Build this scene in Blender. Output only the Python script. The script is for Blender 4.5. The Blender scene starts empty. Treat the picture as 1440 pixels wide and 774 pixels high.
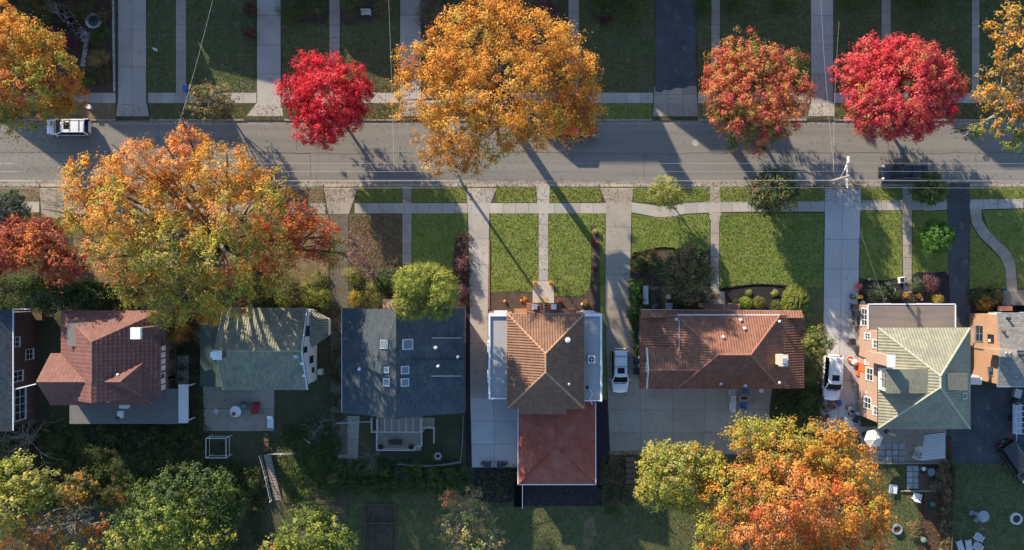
import bpy, bmesh, math, random
import numpy as np
from mathutils import Vector, Matrix
rng = np.random.default_rng(11); random.seed(11)
scene = bpy.context.scene
COL = scene.collection
R = math.radians
# ------------------------------------------------------------------ camera
SC, H, CX, CY = 13.0, 95.0, 720.0, 387.0          # ground scale (px per metre), camera height
cam_d = bpy.data.cameras.new('camera'); cam = bpy.data.objects.new('camera', cam_d); COL.objects.link(cam)
cam.location = (0, 0, H); cam.rotation_euler = (0, 0, 0)
cam_d.sensor_width = 36; cam_d.lens = 36 * SC * H / 1440.0; cam_d.clip_end = 3000
scene.camera = cam
# ------------------------------------------------------------------ sky, sun, exposure
SUN_EL = 20.0; AZ = 34.5                            # sun stands up and to the left of the picture
w = bpy.data.worlds.new('World'); scene.world = w; w.use_nodes = True
nt = w.node_tree
sky = nt.nodes.new('ShaderNodeTexSky'); sky.sky_type = 'NISHITA'; sky.sun_disc = False
sky.sun_elevation = R(SUN_EL); sky.sun_rotation = R(-AZ); sky.air_density = 1.0; sky.dust_density = 0.3; sky.ozone_density = 3.2
bg = nt.nodes['Background']; bg.inputs['Strength'].default_value = 0.15
nt.links.new(sky.outputs[0], bg.inputs[0])
sun_d = bpy.data.lights.new('sun', 'SUN'); sun_d.energy = 5.0; sun_d.angle = R(0.55); sun_d.color = (1.0, 0.85, 0.66)
sun = bpy.data.objects.new('sun', sun_d); COL.objects.link(sun)
sdir = Vector((math.sin(R(AZ)) * math.cos(R(SUN_EL)), -math.cos(R(AZ)) * math.cos(R(SUN_EL)), -math.sin(R(SUN_EL))))
sun.rotation_euler = sdir.to_track_quat('-Z', 'Y').to_euler(); sun.location = (-40, 60, 60)
vs = scene.view_settings; vs.view_transform = 'Standard'; vs.look = 'None'; vs.gamma = 1.0; vs.exposure = 1.0; vs.use_curve_mapping = False

# ------------------------------------------------------------------ helpers
G = 0.10                                            # yards lie one kerb above the street
def P(px, py, h=0.0):
    k = (H - h) / H / SC
    return Vector(((px - CX) * k, (CY - py) * k, h))
ORIG = {}
def tag(o, label=None, cat=None, group=None, kind=None):
    if label: o['label'] = label
    if cat: o['category'] = cat
    if group: o['group'] = group
    if kind: o['kind'] = kind
    return o
def thing(name, label, cat, loc=(0, 0, 0), rz=0.0, group=None, local=False):
    o = bpy.data.objects.new(name, None); COL.objects.link(o); o.empty_display_size = 0.2
    o.location = loc; o.rotation_euler = (0, 0, rz)
    ORIG[o.name] = Vector((0, 0, 0)) if local else Vector(loc)
    return tag(o, label, cat, group)
def link_mesh(name, me, mat, parent=None, origin=None):
    o = bpy.data.objects.new(name, me); COL.objects.link(o)
    if parent is not None:
        o.parent = parent; ORIG[o.name] = ORIG[parent.name]
    elif origin is not None:
        o.location = origin; ORIG[o.name] = Vector(origin)
    else: ORIG[o.name] = Vector((0, 0, 0))
    for m in (mat if isinstance(mat, (list, tuple)) else [mat]): me.materials.append(m)
    return o
class MB:
    def __init__(s): s.v = []; s.f = []
    def poly(s, pts):
        n = len(s.v); s.v += [tuple(p) for p in pts]; s.f.append(tuple(range(n, n + len(pts)))); return s
    def prism(s, pts, z0, z1):
        """closed prism over a CCW or CW polygon (x, y)"""
        pts = [(p[0], p[1]) for p in pts]
        a = sum(pts[i][0] * pts[(i + 1) % len(pts)][1] - pts[(i + 1) % len(pts)][0] * pts[i][1] for i in range(len(pts)))
        if a < 0: pts = pts[::-1]
        n = len(s.v); k = len(pts)
        s.v += [(x, y, z0) for x, y in pts] + [(x, y, z1) for x, y in pts]
        s.f.append(tuple(n + k + i for i in range(k))); s.f.append(tuple(n + k - 1 - i for i in range(k)))
        for i in range(k):
            j = (i + 1) % k; s.f.append((n + i, n + j, n + k + j, n + k + i))
        return s
    def box(s, c, d, rz=0.0, tilt=None):
        hx, hy, hz = d[0] / 2, d[1] / 2, d[2] / 2
        M = Matrix.Rotation(rz, 3, 'Z')
        if tilt: M = M @ Matrix.Rotation(tilt[1], 3, tilt[0])
        n = len(s.v)
        for sz in (-1, 1):
            for sx, sy in ((-1, -1), (1, -1), (1, 1), (-1, 1)):
                p = M @ Vector((sx * hx, sy * hy, sz * hz)); s.v.append((p.x + c[0], p.y + c[1], p.z + c[2]))
        for f in ((3, 2, 1, 0), (4, 5, 6, 7), (0, 1, 5, 4), (1, 2, 6, 5), (2, 3, 7, 6), (3, 0, 4, 7)):
            s.f.append(tuple(n + i for i in f))
        return s
    def bar(s, a, b, wd, ht, up=(0, 0, 1)):
        a = Vector(a); b = Vector(b); t = (b - a).normalized(); up = Vector(up)
        sd = t.cross(up)
        if sd.length < 1e-4: sd = t.cross(Vector((1, 0, 0)))
        sd.normalize(); u = sd.cross(t).normalized()
        n = len(s.v)
        for p in (a, b):
            for q, r in ((-1, -1), (1, -1), (1, 1), (-1, 1)): s.v.append(tuple(p + sd * q * wd / 2 + u * r * ht / 2))
        for f in ((0, 1, 2, 3), (7, 6, 5, 4), (4, 5, 1, 0), (5, 6, 2, 1), (6, 7, 3, 2), (7, 4, 0, 3)): s.f.append(tuple(n + i for i in f))
        return s
    def tube(s, pts, rad, k=6, caps=True):
        pts = [Vector(p) for p in pts]; m = len(pts)
        rad = rad if isinstance(rad, (list, tuple)) else [rad] * m
        n0 = len(s.v); prev = None
        for i, p in enumerate(pts):
            t = (pts[min(i + 1, m - 1)] - pts[max(i - 1, 0)]).normalized()
            if prev is None:
                a = t.cross(Vector((0, 0, 1)));  a = a if a.length > 1e-3 else t.cross(Vector((1, 0, 0)))
            else: a = prev - t * prev.dot(t)
            a.normalize(); prev = a; b = t.cross(a)
            for j in range(k):
                an = 2 * math.pi * j / k; s.v.append(tuple(p + (a * math.cos(an) + b * math.sin(an)) * rad[i]))
        for i in range(m - 1):
            for j in range(k):
                q = n0 + i * k; s.f.append((q + j, q + (j + 1) % k, q + k + (j + 1) % k, q + k + j))
        if caps:
            s.f.append(tuple(n0 + k - 1 - j for j in range(k))); s.f.append(tuple(n0 + (m - 1) * k + j for j in range(k)))
        return s
    def lathe(s, prof, c=(0, 0, 0), k=16, axis='z'):
        n0 = len(s.v); m = len(prof)
        for r, z in prof:
            for j in range(k):
                an = 2 * math.pi * j / k; x, y = r * math.cos(an), r * math.sin(an)
                q = (x, y, z) if axis == 'z' else ((x, z, y) if axis == 'y' else (z, x, y))
                s.v.append((q[0] + c[0], q[1] + c[1], q[2] + c[2]))
        for i in range(m - 1):
            for j in range(k):
                q = n0 + i * k; s.f.append((q + j, q + (j + 1) % k, q + k + (j + 1) % k, q + k + j))
        s.f.append(tuple(n0 + k - 1 - j for j in range(k))); s.f.append(tuple(n0 + (m - 1) * k + j for j in range(k)))
        return s
    def cyl(s, c, r, z0, z1, k=16): return s.lathe([(r, z0), (r, z1)], (c[0], c[1], 0), k)
    def build(s, name, mat, parent=None, origin=None, smooth=False, bevel=0.0):
        o0 = ORIG[parent.name] if parent is not None else (Vector(origin) if origin is not None else Vector((0, 0, 0)))
        me = bpy.data.meshes.new(name)
        me.from_pydata([(x - o0.x, y - o0.y, z - o0.z) for x, y, z in s.v], [], s.f)
        if smooth: me.polygons.foreach_set('use_smooth', [True] * len(me.polygons))
        if bevel:
            bm = bmesh.new(); bm.from_mesh(me)
            bmesh.ops.recalc_face_normals(bm, faces=bm.faces)
            bmesh.ops.bevel(bm, geom=bm.edges, offset=bevel, segments=1, affect='EDGES'); bm.to_mesh(me); bm.free()
        me.update()
        return link_mesh(name, me, mat, parent, origin)

# ------------------------------------------------------------------ materials
MATS = {}
def nodes(name):
    m = bpy.data.materials.new(name); m.use_nodes = True; t = m.node_tree
    return m, t, t.nodes['Principled BSDF'], t.nodes.new, t.links.new
def ramp_mix(t, fac, c1, c2):
    x = t.nodes.new('ShaderNodeMix'); x.data_type = 'RGBA'
    t.links.new(fac, x.inputs[0])
    for i, c in ((6, c1), (7, c2)):
        if hasattr(c, 'links'): t.links.new(c, x.inputs[i])
        else: x.inputs[i].default_value = (*c, 1)
    return x.outputs[2]
def sock_range(t, s, a, b, lo=0.0, hi=1.0):
    x = t.nodes.new('ShaderNodeMapRange'); t.links.new(s, x.inputs[0])
    for i, v in ((1, a), (2, b), (3, lo), (4, hi)): x.inputs[i].default_value = v
    return x.outputs[0]
def noise(t, co, scale, detail=4, rough=0.6):
    n = t.nodes.new('ShaderNodeTexNoise'); n.inputs['Scale'].default_value = scale
    n.inputs['Detail'].default_value = detail; n.inputs['Roughness'].default_value = rough
    t.links.new(co, n.inputs['Vector']); return n.outputs[0]
def bump(t, b, hgt, strength, dist=0.05):
    n = t.nodes.new('ShaderNodeBump'); n.inputs['Strength'].default_value = strength; n.inputs['Distance'].default_value = dist
    t.links.new(hgt, n.inputs['Height']); t.links.new(n.outputs[0], b.inputs['Normal'])
def plain(name, c, rough=0.6, metal=0.0, var=0.12, scale=3.0, bmp=0.0, spec=0.3, coat=0.0):
    if name in MATS: return MATS[name]
    m, t, b, N, L = nodes(name)
    tc = N('ShaderNodeTexCoord').outputs['Object']
    f = sock_range(t, noise(t, tc, scale, 5), 0.3, 0.7)
    L(ramp_mix(t, f, tuple(x * (1 - var) for x in c), tuple(min(1, x * (1 + var)) for x in c)), b.inputs['Base Color'])
    b.inputs['Roughness'].default_value = rough; b.inputs['Metallic'].default_value = metal; b.inputs['Specular IOR Level'].default_value = spec
    b.inputs['Coat Weight'].default_value = coat
    if bmp: bump(t, b, noise(t, tc, scale * 6, 4), bmp)
    MATS[name] = m; return m
def ground_mat(name, c1, c2, c3, s1, s2, s3=None, rough=0.95, bmp=0.4, bs=30, bd=0.04, th=(0.35, 0.65), th3=(0.58, 0.68), tint=False, stretch=None):
    """three tones by two noise scales in world metres, fine bump"""
    m, t, b, N, L = nodes(name)
    pos = N('ShaderNodeNewGeometry').outputs['Position']
    if stretch:
        mp = N('ShaderNodeMapping'); mp.inputs['Scale'].default_value = stretch; L(pos, mp.inputs[0]); p1 = mp.outputs[0]
    else: p1 = pos
    a = ramp_mix(t, sock_range(t, noise(t, p1, s1, 6, 0.65), *th), c1, c2)
    a = ramp_mix(t, sock_range(t, noise(t, pos, s2, 8, 0.7), *th3), a, c3)
    fine = noise(t, pos, bs, 3, 0.7)
    x = N('ShaderNodeMix'); x.data_type = 'RGBA'; x.blend_type = 'MULTIPLY'; x.inputs[0].default_value = 1.0
    L(a, x.inputs[6]); g = N('ShaderNodeCombineColor'); v = sock_range(t, fine, 0.25, 0.75, 0.72, 1.28)
    for i in range(3): L(v, g.inputs[i])
    L(g.outputs[0], x.inputs[7]); out = x.outputs[2]
    if tint:
        at = N('ShaderNodeAttribute'); at.attribute_name = 'tint'
        y = N('ShaderNodeMix'); y.data_type = 'RGBA'; y.blend_type = 'MULTIPLY'; y.inputs[0].default_value = 1.0
        L(out, y.inputs[6]); L(at.outputs['Color'], y.inputs[7]); out = y.outputs[2]
    L(out, b.inputs['Base Color']); b.inputs['Roughness'].default_value = rough; b.inputs['Specular IOR Level'].default_value = 0.2
    bump(t, b, fine, bmp, bd); MATS[name] = m; return m
def tile_mat(name, c1, c2, c3, pitch, course, rough=0.75, weather=0.5, wcol=None, bmp=0.3):
    """every tile its own tone (white noise on snapped uv), weathering in world noise"""
    m, t, b, N, L = nodes(name)
    uv = N('ShaderNodeUVMap'); uv.uv_map = 'UVMap'
    d = N('ShaderNodeVectorMath'); d.operation = 'DIVIDE'; L(uv.outputs[0], d.inputs[0]); d.inputs[1].default_value = (pitch, course, 1)
    fl = N('ShaderNodeVectorMath'); fl.operation = 'FLOOR'; L(d.outputs[0], fl.inputs[0])
    wn = N('ShaderNodeTexWhiteNoise'); wn.noise_dimensions = '2D'; L(fl.outputs[0], wn.inputs['Vector'])
    a = ramp_mix(t, wn.outputs['Value'], c1, c2)
    pos = N('ShaderNodeNewGeometry').outputs['Position']
    a = ramp_mix(t, sock_range(t, noise(t, pos, 0.55, 7, 0.7), 0.46, 0.66, 0, weather), a, c3)
    if wcol: a = ramp_mix(t, sock_range(t, noise(t, pos, 2.3, 6, 0.75), 0.58, 0.72, 0, 0.8), a, wcol)
    L(a, b.inputs['Base Color']); b.inputs['Roughness'].default_value = rough; b.inputs['Specular IOR Level'].default_value = 0.25
    bump(t, b, noise(t, pos, 25, 3), bmp, 0.02); MATS[name] = m; return m
def shingle_mat(name, c1, c2, c3, wd=0.30, ht=0.16, weather=0.4, rough=0.9):
    m, t, b, N, L = nodes(name)
    uv = N('ShaderNodeUVMap'); uv.uv_map = 'UVMap'
    br = N('ShaderNodeTexBrick'); L(uv.outputs[0], br.inputs['Vector'])
    br.inputs['Scale'].default_value = 1.0; br.inputs['Brick Width'].default_value = wd; br.inputs['Row Height'].default_value = ht
    br.inputs['Mortar Size'].default_value = 0.018; br.inputs['Bias'].default_value = 0.0
    br.inputs['Color1'].default_value = (*c1, 1); br.inputs['Color2'].default_value = (*c2, 1); br.inputs['Mortar'].default_value = (*[x * 0.55 for x in c1], 1)
    pos = N('ShaderNodeNewGeometry').outputs['Position']
    a = ramp_mix(t, sock_range(t, noise(t, pos, 0.6, 7, 0.7), 0.42, 0.7, 0, weather), br.outputs['Color'], c3)
    L(a, b.inputs['Base Color']); b.inputs['Roughness'].default_value = rough; b.inputs['Specular IOR Level'].default_value = 0.15
    iv = N('ShaderNodeMath'); iv.operation = 'SUBTRACT'; iv.inputs[0].default_value = 1.0; L(br.outputs['Fac'], iv.inputs[1])
    bump(t, b, iv.outputs[0], 0.5, 0.02); MATS[name] = m; return m
def brick_mat(name, c1, c2, mortar, wd=0.22, ht=0.075):
    m, t, b, N, L = nodes(name)
    pos = N('ShaderNodeNewGeometry')
    sp = N('ShaderNodeSeparateXYZ'); L(pos.outputs['Position'], sp.inputs[0])
    ad = N('ShaderNodeMath'); L(sp.outputs[0], ad.inputs[0]); L(sp.outputs[1], ad.inputs[1])
    cb = N('ShaderNodeCombineXYZ'); L(ad.outputs[0], cb.inputs[0]); L(sp.outputs[2], cb.inputs[1])
    br = N('ShaderNodeTexBrick'); L(cb.outputs[0], br.inputs['Vector']); br.inputs['Scale'].default_value = 1.0
    br.inputs['Brick Width'].default_value = wd; br.inputs['Row Height'].default_value = ht; br.inputs['Mortar Size'].default_value = 0.012
    br.inputs['Color1'].default_value = (*c1, 1); br.inputs['Color2'].default_value = (*c2, 1); br.inputs['Mortar'].default_value = (*mortar, 1)
    a = ramp_mix(t, sock_range(t, noise(t, pos.outputs['Position'], 1.2, 6), 0.35, 0.75, 0, 0.5), br.outputs['Color'], tuple(x * 0.8 for x in c1))
    L(a, b.inputs['Base Color']); b.inputs['Roughness'].default_value = 0.9; b.inputs['Specular IOR Level'].default_value = 0.15
    MATS[name] = m; return m
def leaf_mat():
    m, t, b, N, L = nodes('leaves')
    at = N('ShaderNodeAttribute'); at.attribute_name = 'leafcol'
    L(at.outputs['Color'], b.inputs['Base Color']); b.inputs['Roughness'].default_value = 0.6; b.inputs['Specular IOR Level'].default_value = 0.25
    tr = N('ShaderNodeBsdfTranslucent'); L(at.outputs['Color'], tr.inputs['Color'])
    mx = N('ShaderNodeMixShader'); mx.inputs[0].default_value = 0.45
    L(b.outputs[0], mx.inputs[1]); L(tr.outputs[0], mx.inputs[2]); L(mx.outputs[0], t.nodes['Material Output'].inputs['Surface'])
    return m
LEAF = leaf_mat()
BARK = plain('bark', (0.13, 0.10, 0.075), 0.95, var=0.35, scale=4, bmp=0.6)
GREYBARK = plain('grey_bark', (0.30, 0.26, 0.22), 0.95, var=0.3, scale=4, bmp=0.5)
WHITE = plain('white_paint', (0.72, 0.73, 0.74), 0.5, var=0.05)
CREAM = plain('cream_paint', (0.62, 0.56, 0.44), 0.6, var=0.08)
GLASS = plain('window_glass', (0.025, 0.035, 0.045), 0.08, var=0.1, spec=0.5)
SKYGLASS = plain('skylight_glass', (0.13, 0.17, 0.185), 0.12, var=0.06, spec=0.6)
METAL = plain('galvanised_metal', (0.5, 0.52, 0.54), 0.4, metal=0.6, var=0.1)
DARKM = plain('dark_metal', (0.04, 0.042, 0.045), 0.5, metal=0.3)
BLACKP = plain('black_plastic', (0.025, 0.026, 0.03), 0.45)
WOOD = plain('weathered_wood', (0.30, 0.25, 0.20), 0.85, var=0.25, scale=5, bmp=0.3)
DKWOOD = plain('dark_wood', (0.12, 0.075, 0.05), 0.8, var=0.25, scale=5, bmp=0.3)
BRICKR = brick_mat('red_brick', (0.30, 0.12, 0.075), (0.22, 0.085, 0.055), (0.36, 0.32, 0.28))
BRICKO = brick_mat('orange_brick', (0.46, 0.225, 0.11), (0.38, 0.18, 0.09), (0.46, 0.38, 0.30))
BRICKP = brick_mat('pink_brick', (0.48, 0.29, 0.21), (0.40, 0.23, 0.165), (0.45, 0.38, 0.32))
BRICKD = brick_mat('dark_brick', (0.13, 0.07, 0.06), (0.10, 0.055, 0.05), (0.16, 0.14, 0.13))
STUCCO = plain('pale_stucco', (0.66, 0.66, 0.66), 0.9, var=0.08, bmp=0.15)
ORANGE = plain('pumpkin_skin', (0.75, 0.22, 0.03), 0.45)
ORANGEP = plain('orange_plastic', (0.75, 0.16, 0.05), 0.4)
REDP = plain('red_paint', (0.42, 0.02, 0.03), 0.4)
BLUEP = plain('blue_plastic', (0.03, 0.12, 0.45), 0.4)
GREENP = plain('green_plastic', (0.05, 0.16, 0.12), 0.5)
FABRICW = plain('pale_canvas', (0.66, 0.62, 0.55), 0.9, var=0.06)
FABRICG = plain('grey_canvas', (0.42, 0.41, 0.40), 0.9, var=0.1)
# ------------------------------------------------------------------ ground materials
M_EARTH = ground_mat('yard_earth', (0.055, 0.070, 0.030), (0.095, 0.085, 0.050), (0.14, 0.11, 0.07), 0.35, 1.3, bmp=0.9, bs=9, bd=0.1)
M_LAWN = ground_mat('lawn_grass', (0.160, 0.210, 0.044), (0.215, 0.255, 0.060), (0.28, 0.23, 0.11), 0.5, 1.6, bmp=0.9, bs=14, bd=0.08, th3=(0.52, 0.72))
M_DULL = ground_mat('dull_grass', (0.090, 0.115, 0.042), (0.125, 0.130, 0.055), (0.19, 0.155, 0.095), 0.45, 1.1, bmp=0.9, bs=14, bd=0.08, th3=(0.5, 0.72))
M_LITTER = ground_mat('leafy_grass', (0.15, 0.14, 0.06), (0.26, 0.18, 0.125), (0.30, 0.20, 0.15), 0.9, 2.5, bmp=0.9, bs=14, bd=0.08)
M_MULCH = ground_mat('bark_mulch', (0.085, 0.062, 0.050), (0.12, 0.088, 0.068), (0.16, 0.12, 0.09), 0.9, 3.0, bmp=1.0, bs=14, bd=0.1)
M_DMULCH = ground_mat('dark_mulch', (0.030, 0.028, 0.032), (0.045, 0.036, 0.040), (0.065, 0.05, 0.05), 0.9, 3.0, bmp=1.0, bs=14, bd=0.1)
M_CONC = ground_mat('concrete', (0.34, 0.315, 0.275), (0.42, 0.39, 0.34), (0.24, 0.225, 0.195), 0.35, 1.4, bmp=0.12, bs=40, bd=0.01, tint=True)
M_OLDC = ground_mat('old_concrete', (0.30, 0.265, 0.215), (0.36, 0.315, 0.255), (0.22, 0.195, 0.16), 0.4, 1.5, bmp=0.2, bs=40, bd=0.01, tint=True)
M_ROAD = ground_mat('old_asphalt', (0.185, 0.176, 0.155), (0.235, 0.222, 0.192), (0.16, 0.15, 0.132), 0.5, 0.8, bmp=0.25, bs=45, bd=0.01, stretch=(.06, 1.6, 1))
M_BLACK = ground_mat('fresh_asphalt', (0.055, 0.062, 0.068), (0.085, 0.092, 0.098), (0.15, 0.15, 0.145), 0.5, 1.1, bmp=0.25, bs=45, bd=0.01)
M_NEWC = ground_mat('pale_concrete', (0.44, 0.435, 0.415), (0.50, 0.49, 0.47), (0.36, 0.355, 0.34), 0.3, 1.2, bmp=0.12, bs=40, bd=0.01, tint=True)
M_JOINT = ground_mat('joint_dirt', (0.12, 0.11, 0.09), (0.15, 0.135, 0.11), (0.09, 0.085, 0.07), 0.8, 3, bmp=0.3)
M_PAVER = ground_mat('paver', (0.33, 0.33, 0.32), (0.40, 0.39, 0.37), (0.27, 0.27, 0.26), 0.6, 2.0, bmp=0.2, bs=40, bd=0.01, tint=True)

def struct(o): o['kind'] = 'structure'; return o
def sheet(name, pts, z, mat, n=0):
    q = [P(x, y) for x, y in pts]
    a = sum(q[i].x * q[(i + 1) % len(q)].y - q[(i + 1) % len(q)].x * q[i].y for i in range(len(q)))
    if a < 0: q = q[::-1]
    return struct(MB().poly([(p.x, p.y, z) for p in q]).build(name, mat))
def blob(name, pts, z, mat, jit=1.2):
    """organic outline: Catmull-Rom through px points with a little jitter"""
    out = []
    n = len(pts)
    for i in range(n):
        p0, p1, p2, p3 = [np.array(pts[(i + k) % n], float) for k in (-1, 0, 1, 2)]
        for t in np.linspace(0, 1, 6, endpoint=False):
            q = 0.5 * ((2 * p1) + (-p0 + p2) * t + (2 * p0 - 5 * p1 + 4 * p2 - p3) * t * t + (-p0 + 3 * p1 - 3 * p2 + p3) * t ** 3)
            out.append(tuple(q + rng.normal(0, jit * 0.4, 2)))
    return sheet(name, out, z, mat)
def slabs(name, strips, z, mat, base=None, gap=0.035, var=0.10, zf=None):
    """strips: (four px corners tl,tr,br,bl, nu, nv) -> separate cast slabs with open joints, over a joint sheet"""
    v, f, c = [], [], []; bb = MB()
    for (tl, tr, br, bl, nu, nv) in strips:
        A = [np.array(P(*p))[:2] for p in (tl, tr, br, bl)]
        zz = (lambda x, y: z) if zf is None else zf
        bb.poly([(p[0], p[1], zz(*p) - 0.006) for p in A[::-1]])
        def at(s, t): return (A[0] * (1 - s) + A[1] * s) * (1 - t) + (A[3] * (1 - s) + A[2] * s) * t
        lu = np.linalg.norm(A[1] - A[0]); lv = np.linalg.norm(A[3] - A[0])
        gu, gv = gap / 2 / lu, gap / 2 / lv
        for i in range(nu):
            for j in range(nv):
                s0, s1 = i / nu + (gu if i else 0), (i + 1) / nu - (gu if i < nu - 1 else 0)
                t0, t1 = j / nv + (gv if j else 0), (j + 1) / nv - (gv if j < nv - 1 else 0)
                n = len(v); k = 1 + rng.normal(0, var * 0.6); wm = rng.normal(0, 0.015)
                for s, t in ((s0, t1), (s1, t1), (s1, t0), (s0, t0)):
                    p = at(s, t); v.append((p[0], p[1], zz(*p)))
                f.append((n, n + 1, n + 2, n + 3)); c += [(k * (1 + wm), k, k * (1 - wm), 1)] * 4
    me = bpy.data.meshes.new(name); me.from_pydata(v, [], f)
    at_ = me.color_attributes.new('tint', 'FLOAT_COLOR', 'POINT'); at_.data.foreach_set('color', np.array(c, np.float32).ravel())
    o = struct(link_mesh(name, me, mat))
    struct(bb.build('joint_bed', M_JOINT))
    return o

# ------------------------------------------------------------------ terrain, street, kerbs
struct(MB().poly([(-400, -400, 0), (400, -400, 0), (400, 400, 0), (-400, 400, 0)]).build('ground', M_EARTH))
YN = P(0, 170).y; YS = P(0, 259).y
def yard(name, y0, y1):
    struct(MB().prism([(-390, y0), (390, y0), (390, y1), (-390, y1)], 0.006, G).build(name, M_EARTH))
yard('north_yard', YN + 0.02, 380); yard('south_yard', -380, YS - 0.02 - 0.3)
struct(MB().poly([(-390, YS, 0.004), (390, YS, 0.004), (390, YN, 0.004), (-390, YN, 0.004)]).build('street', M_ROAD))
# concrete gutter pans
struct(MB().poly([(-390, YN - 0.42, 0.008), (390, YN - 0.42, 0.008), (390, YN, 0.008), (-390, YN, 0.008)]).build('gutter_pan', MATS['old_concrete']))
struct(MB().poly([(-390, YS, 0.008), (390, YS, 0.008), (390, YS + 0.35, 0.008), (-390, YS + 0.35, 0.008)]).build('gutter_pan', MATS['old_concrete']))
for o in (bpy.data.objects['gutter_pan'], bpy.data.objects['gutter_pan.001']):
    a = o.data.color_attributes.new('tint', 'FLOAT_COLOR', 'POINT'); a.data.foreach_set('color', [0.9, 0.9, 0.9, 1.0] * 4)
KERBC = plain('kerb_concrete', (0.36, 0.33, 0.28), 0.9, var=0.2, scale=1.5)
def kerbs(y0, y1, cuts, top):
    mb = MB(); x = -1500
    for a, b in sorted(cuts) + [(3000, 3000)]:
        xs = np.linspace(P(x, 0).x, P(a, 0).x, max(2, int((a - x) / 40)))
        for i in range(len(xs) - 1): mb.box(((xs[i] + xs[i + 1]) / 2, (y0 + y1) / 2, top / 2), (xs[i + 1] - xs[i] - 0.02, y1 - y0, top))
        x = b
    return struct(mb.build('kerb', KERBC))
NDRIVE = [(163, 211), (344, 400), (560, 596), (917, 981), (1134, 1174)]
SDRIVE = [(56, 104), (455, 504), (655, 699), (843, 892), (1158, 1211), (1330, 1363)]
kerbs(YN - 0.005, YN + 0.15, NDRIVE, G + 0.02); kerbs(YS - 0.3, YS + 0.005, SDRIVE, G + 0.02)
# tar seams and patches in the street
TAR = plain('tar', (0.075, 0.07, 0.062), 0.8)
mb = MB()
def seam(pts, wd=0.05):
    q = [P(*p) for p in pts]
    for a, b in zip(q, q[1:]):
        d = (b - a).normalized(); s = Vector((-d.y, d.x, 0)) * wd / 2
        mb.poly([(a - s)[:2] + (0.012,), (b - s)[:2] + (0.012,), (b + s)[:2] + (0.012,), (a + s)[:2] + (0.012,)])
for ps in ([(436, 216), (437, 250)], [(360, 216), (436, 216)], [(222, 174), (222, 206)], [(418, 174), (417, 212)], [(-50, 214), (160, 215), (330, 213), (480, 216), (720, 214), (900, 217), (1100, 215), (1500, 216)],
           [(760, 214), (760, 176)], [(905, 216), (906, 254)], [(600, 218), (602, 255)], [(1050, 216), (1049, 180)], [(1372, 216), (1374, 254)], [(640, 176), (641, 214)]):
    jp = []
    for a, b in zip(ps, ps[1:]):
        n = max(2, int(abs(b[0] - a[0]) / 14 + abs(b[1] - a[1]) / 14))
        for i in range(n): jp.append((a[0] + (b[0] - a[0]) * i / n + random.gauss(0, .5), a[1] + (b[1] - a[1]) * i / n + random.gauss(0, .5)))
    seam(jp + [ps[-1]], 0.035)
struct(mb.build('tar_seam', TAR))
sheet('road_patch', [(360, 217), (436, 217), (436, 249), (360, 249)], 0.009, ground_mat('patch_asphalt', (0.20, 0.185, 0.16), (0.22, 0.205, 0.18), (0.18, 0.165, 0.145), 0.3, 1.2, bmp=0.2, bs=45, bd=0.01))
HATCH = plain('iron_cover', (0.10, 0.095, 0.09), 0.7, metal=0.3)
for i, (x, y, l) in enumerate([(978, 201, 'pale round utility cover set in the lit roadway near the black driveway'), (1387, 222, 'round iron manhole cover in the street near the right edge')]):
    p = P(x, y); mb = MB().lathe([(0.38, 0), (0.38, 0.010), (0.33, 0.012), (0.31, 0.009)], (0, 0, 0), 20)
    o = mb.build('manhole_cover', HATCH if i else KERBC); o.location = (p.x, p.y, 0.004); tag(o, l, 'manhole cover')

# ------------------------------------------------------------------ sidewalks, walks, drives
Z1, Z2, Z3 = G + 0.004, G + 0.010, G + 0.022
def yend(y):      # aprons slope down to the street
    if y > 0: return max(0.012, min(Z3, Z3 - (YN + 0.75 - y) / 0.75 * Z3)) if y < YN + 0.75 else Z3
    return Z3
def apron_z(x, y):
    if YS - 1e-6 <= y <= YN + 1e-6: return 0.014
    if y > YN: return 0.014 + (Z3 + 0.004 - 0.014) * min(1, (y - YN) / 0.6)
    return 0.014 + (Z3 + 0.004 - 0.014) * min(1, (YS - y) / 0.6)
def rect(x0, y0, x1, y1, nu, nv): return ((x0, y0), (x1, y0), (x1, y1), (x0, y1), nu, nv)
segs = []
for a, b in ((-60, 163), (209, 361), (397, 561), (593, 918), (981, 1138), (1172, 1480)):
    segs.append(rect(a, 131, b, 145.5, max(1, round((b - a) / 18)), 1))
slabs('sidewalk', segs, Z3, M_CONC, var=0.14)
segs = []
for a, b, y0, y1 in ((-60, 56, 284, 299), (104, 458, 286, 301), (499, 657, 286, 300.5), (689, 852, 286, 300.5)):
    segs.append(rect(a, y0, b, y1, max(1, round((b - a) / 18)), 1))
pts = [(888, 285, 299), (905, 287, 302), (925, 290, 306), (945, 290, 305), (962, 286, 301), (998, 284, 299), (1045, 284, 298), (1159, 283, 298)]
for (x0, a0, b0), (x1, a1, b1) in zip(pts, pts[1:]): segs.append(((x0, a0), (x1, a1), (x1, b1), (x0, b0), max(1, round((x1 - x0) / 18)), 1))
segs += [rect(1210, 282, 1300, 296, 5, 1), ((1300, 282), (1331, 281), (1331, 295), (1300, 297), 2, 1), ((1363, 281), (1480, 279), (1480, 292), (1363, 295), 6, 1)]
slabs('sidewalk', segs, Z3, M_CONC, var=0.12)
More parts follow.
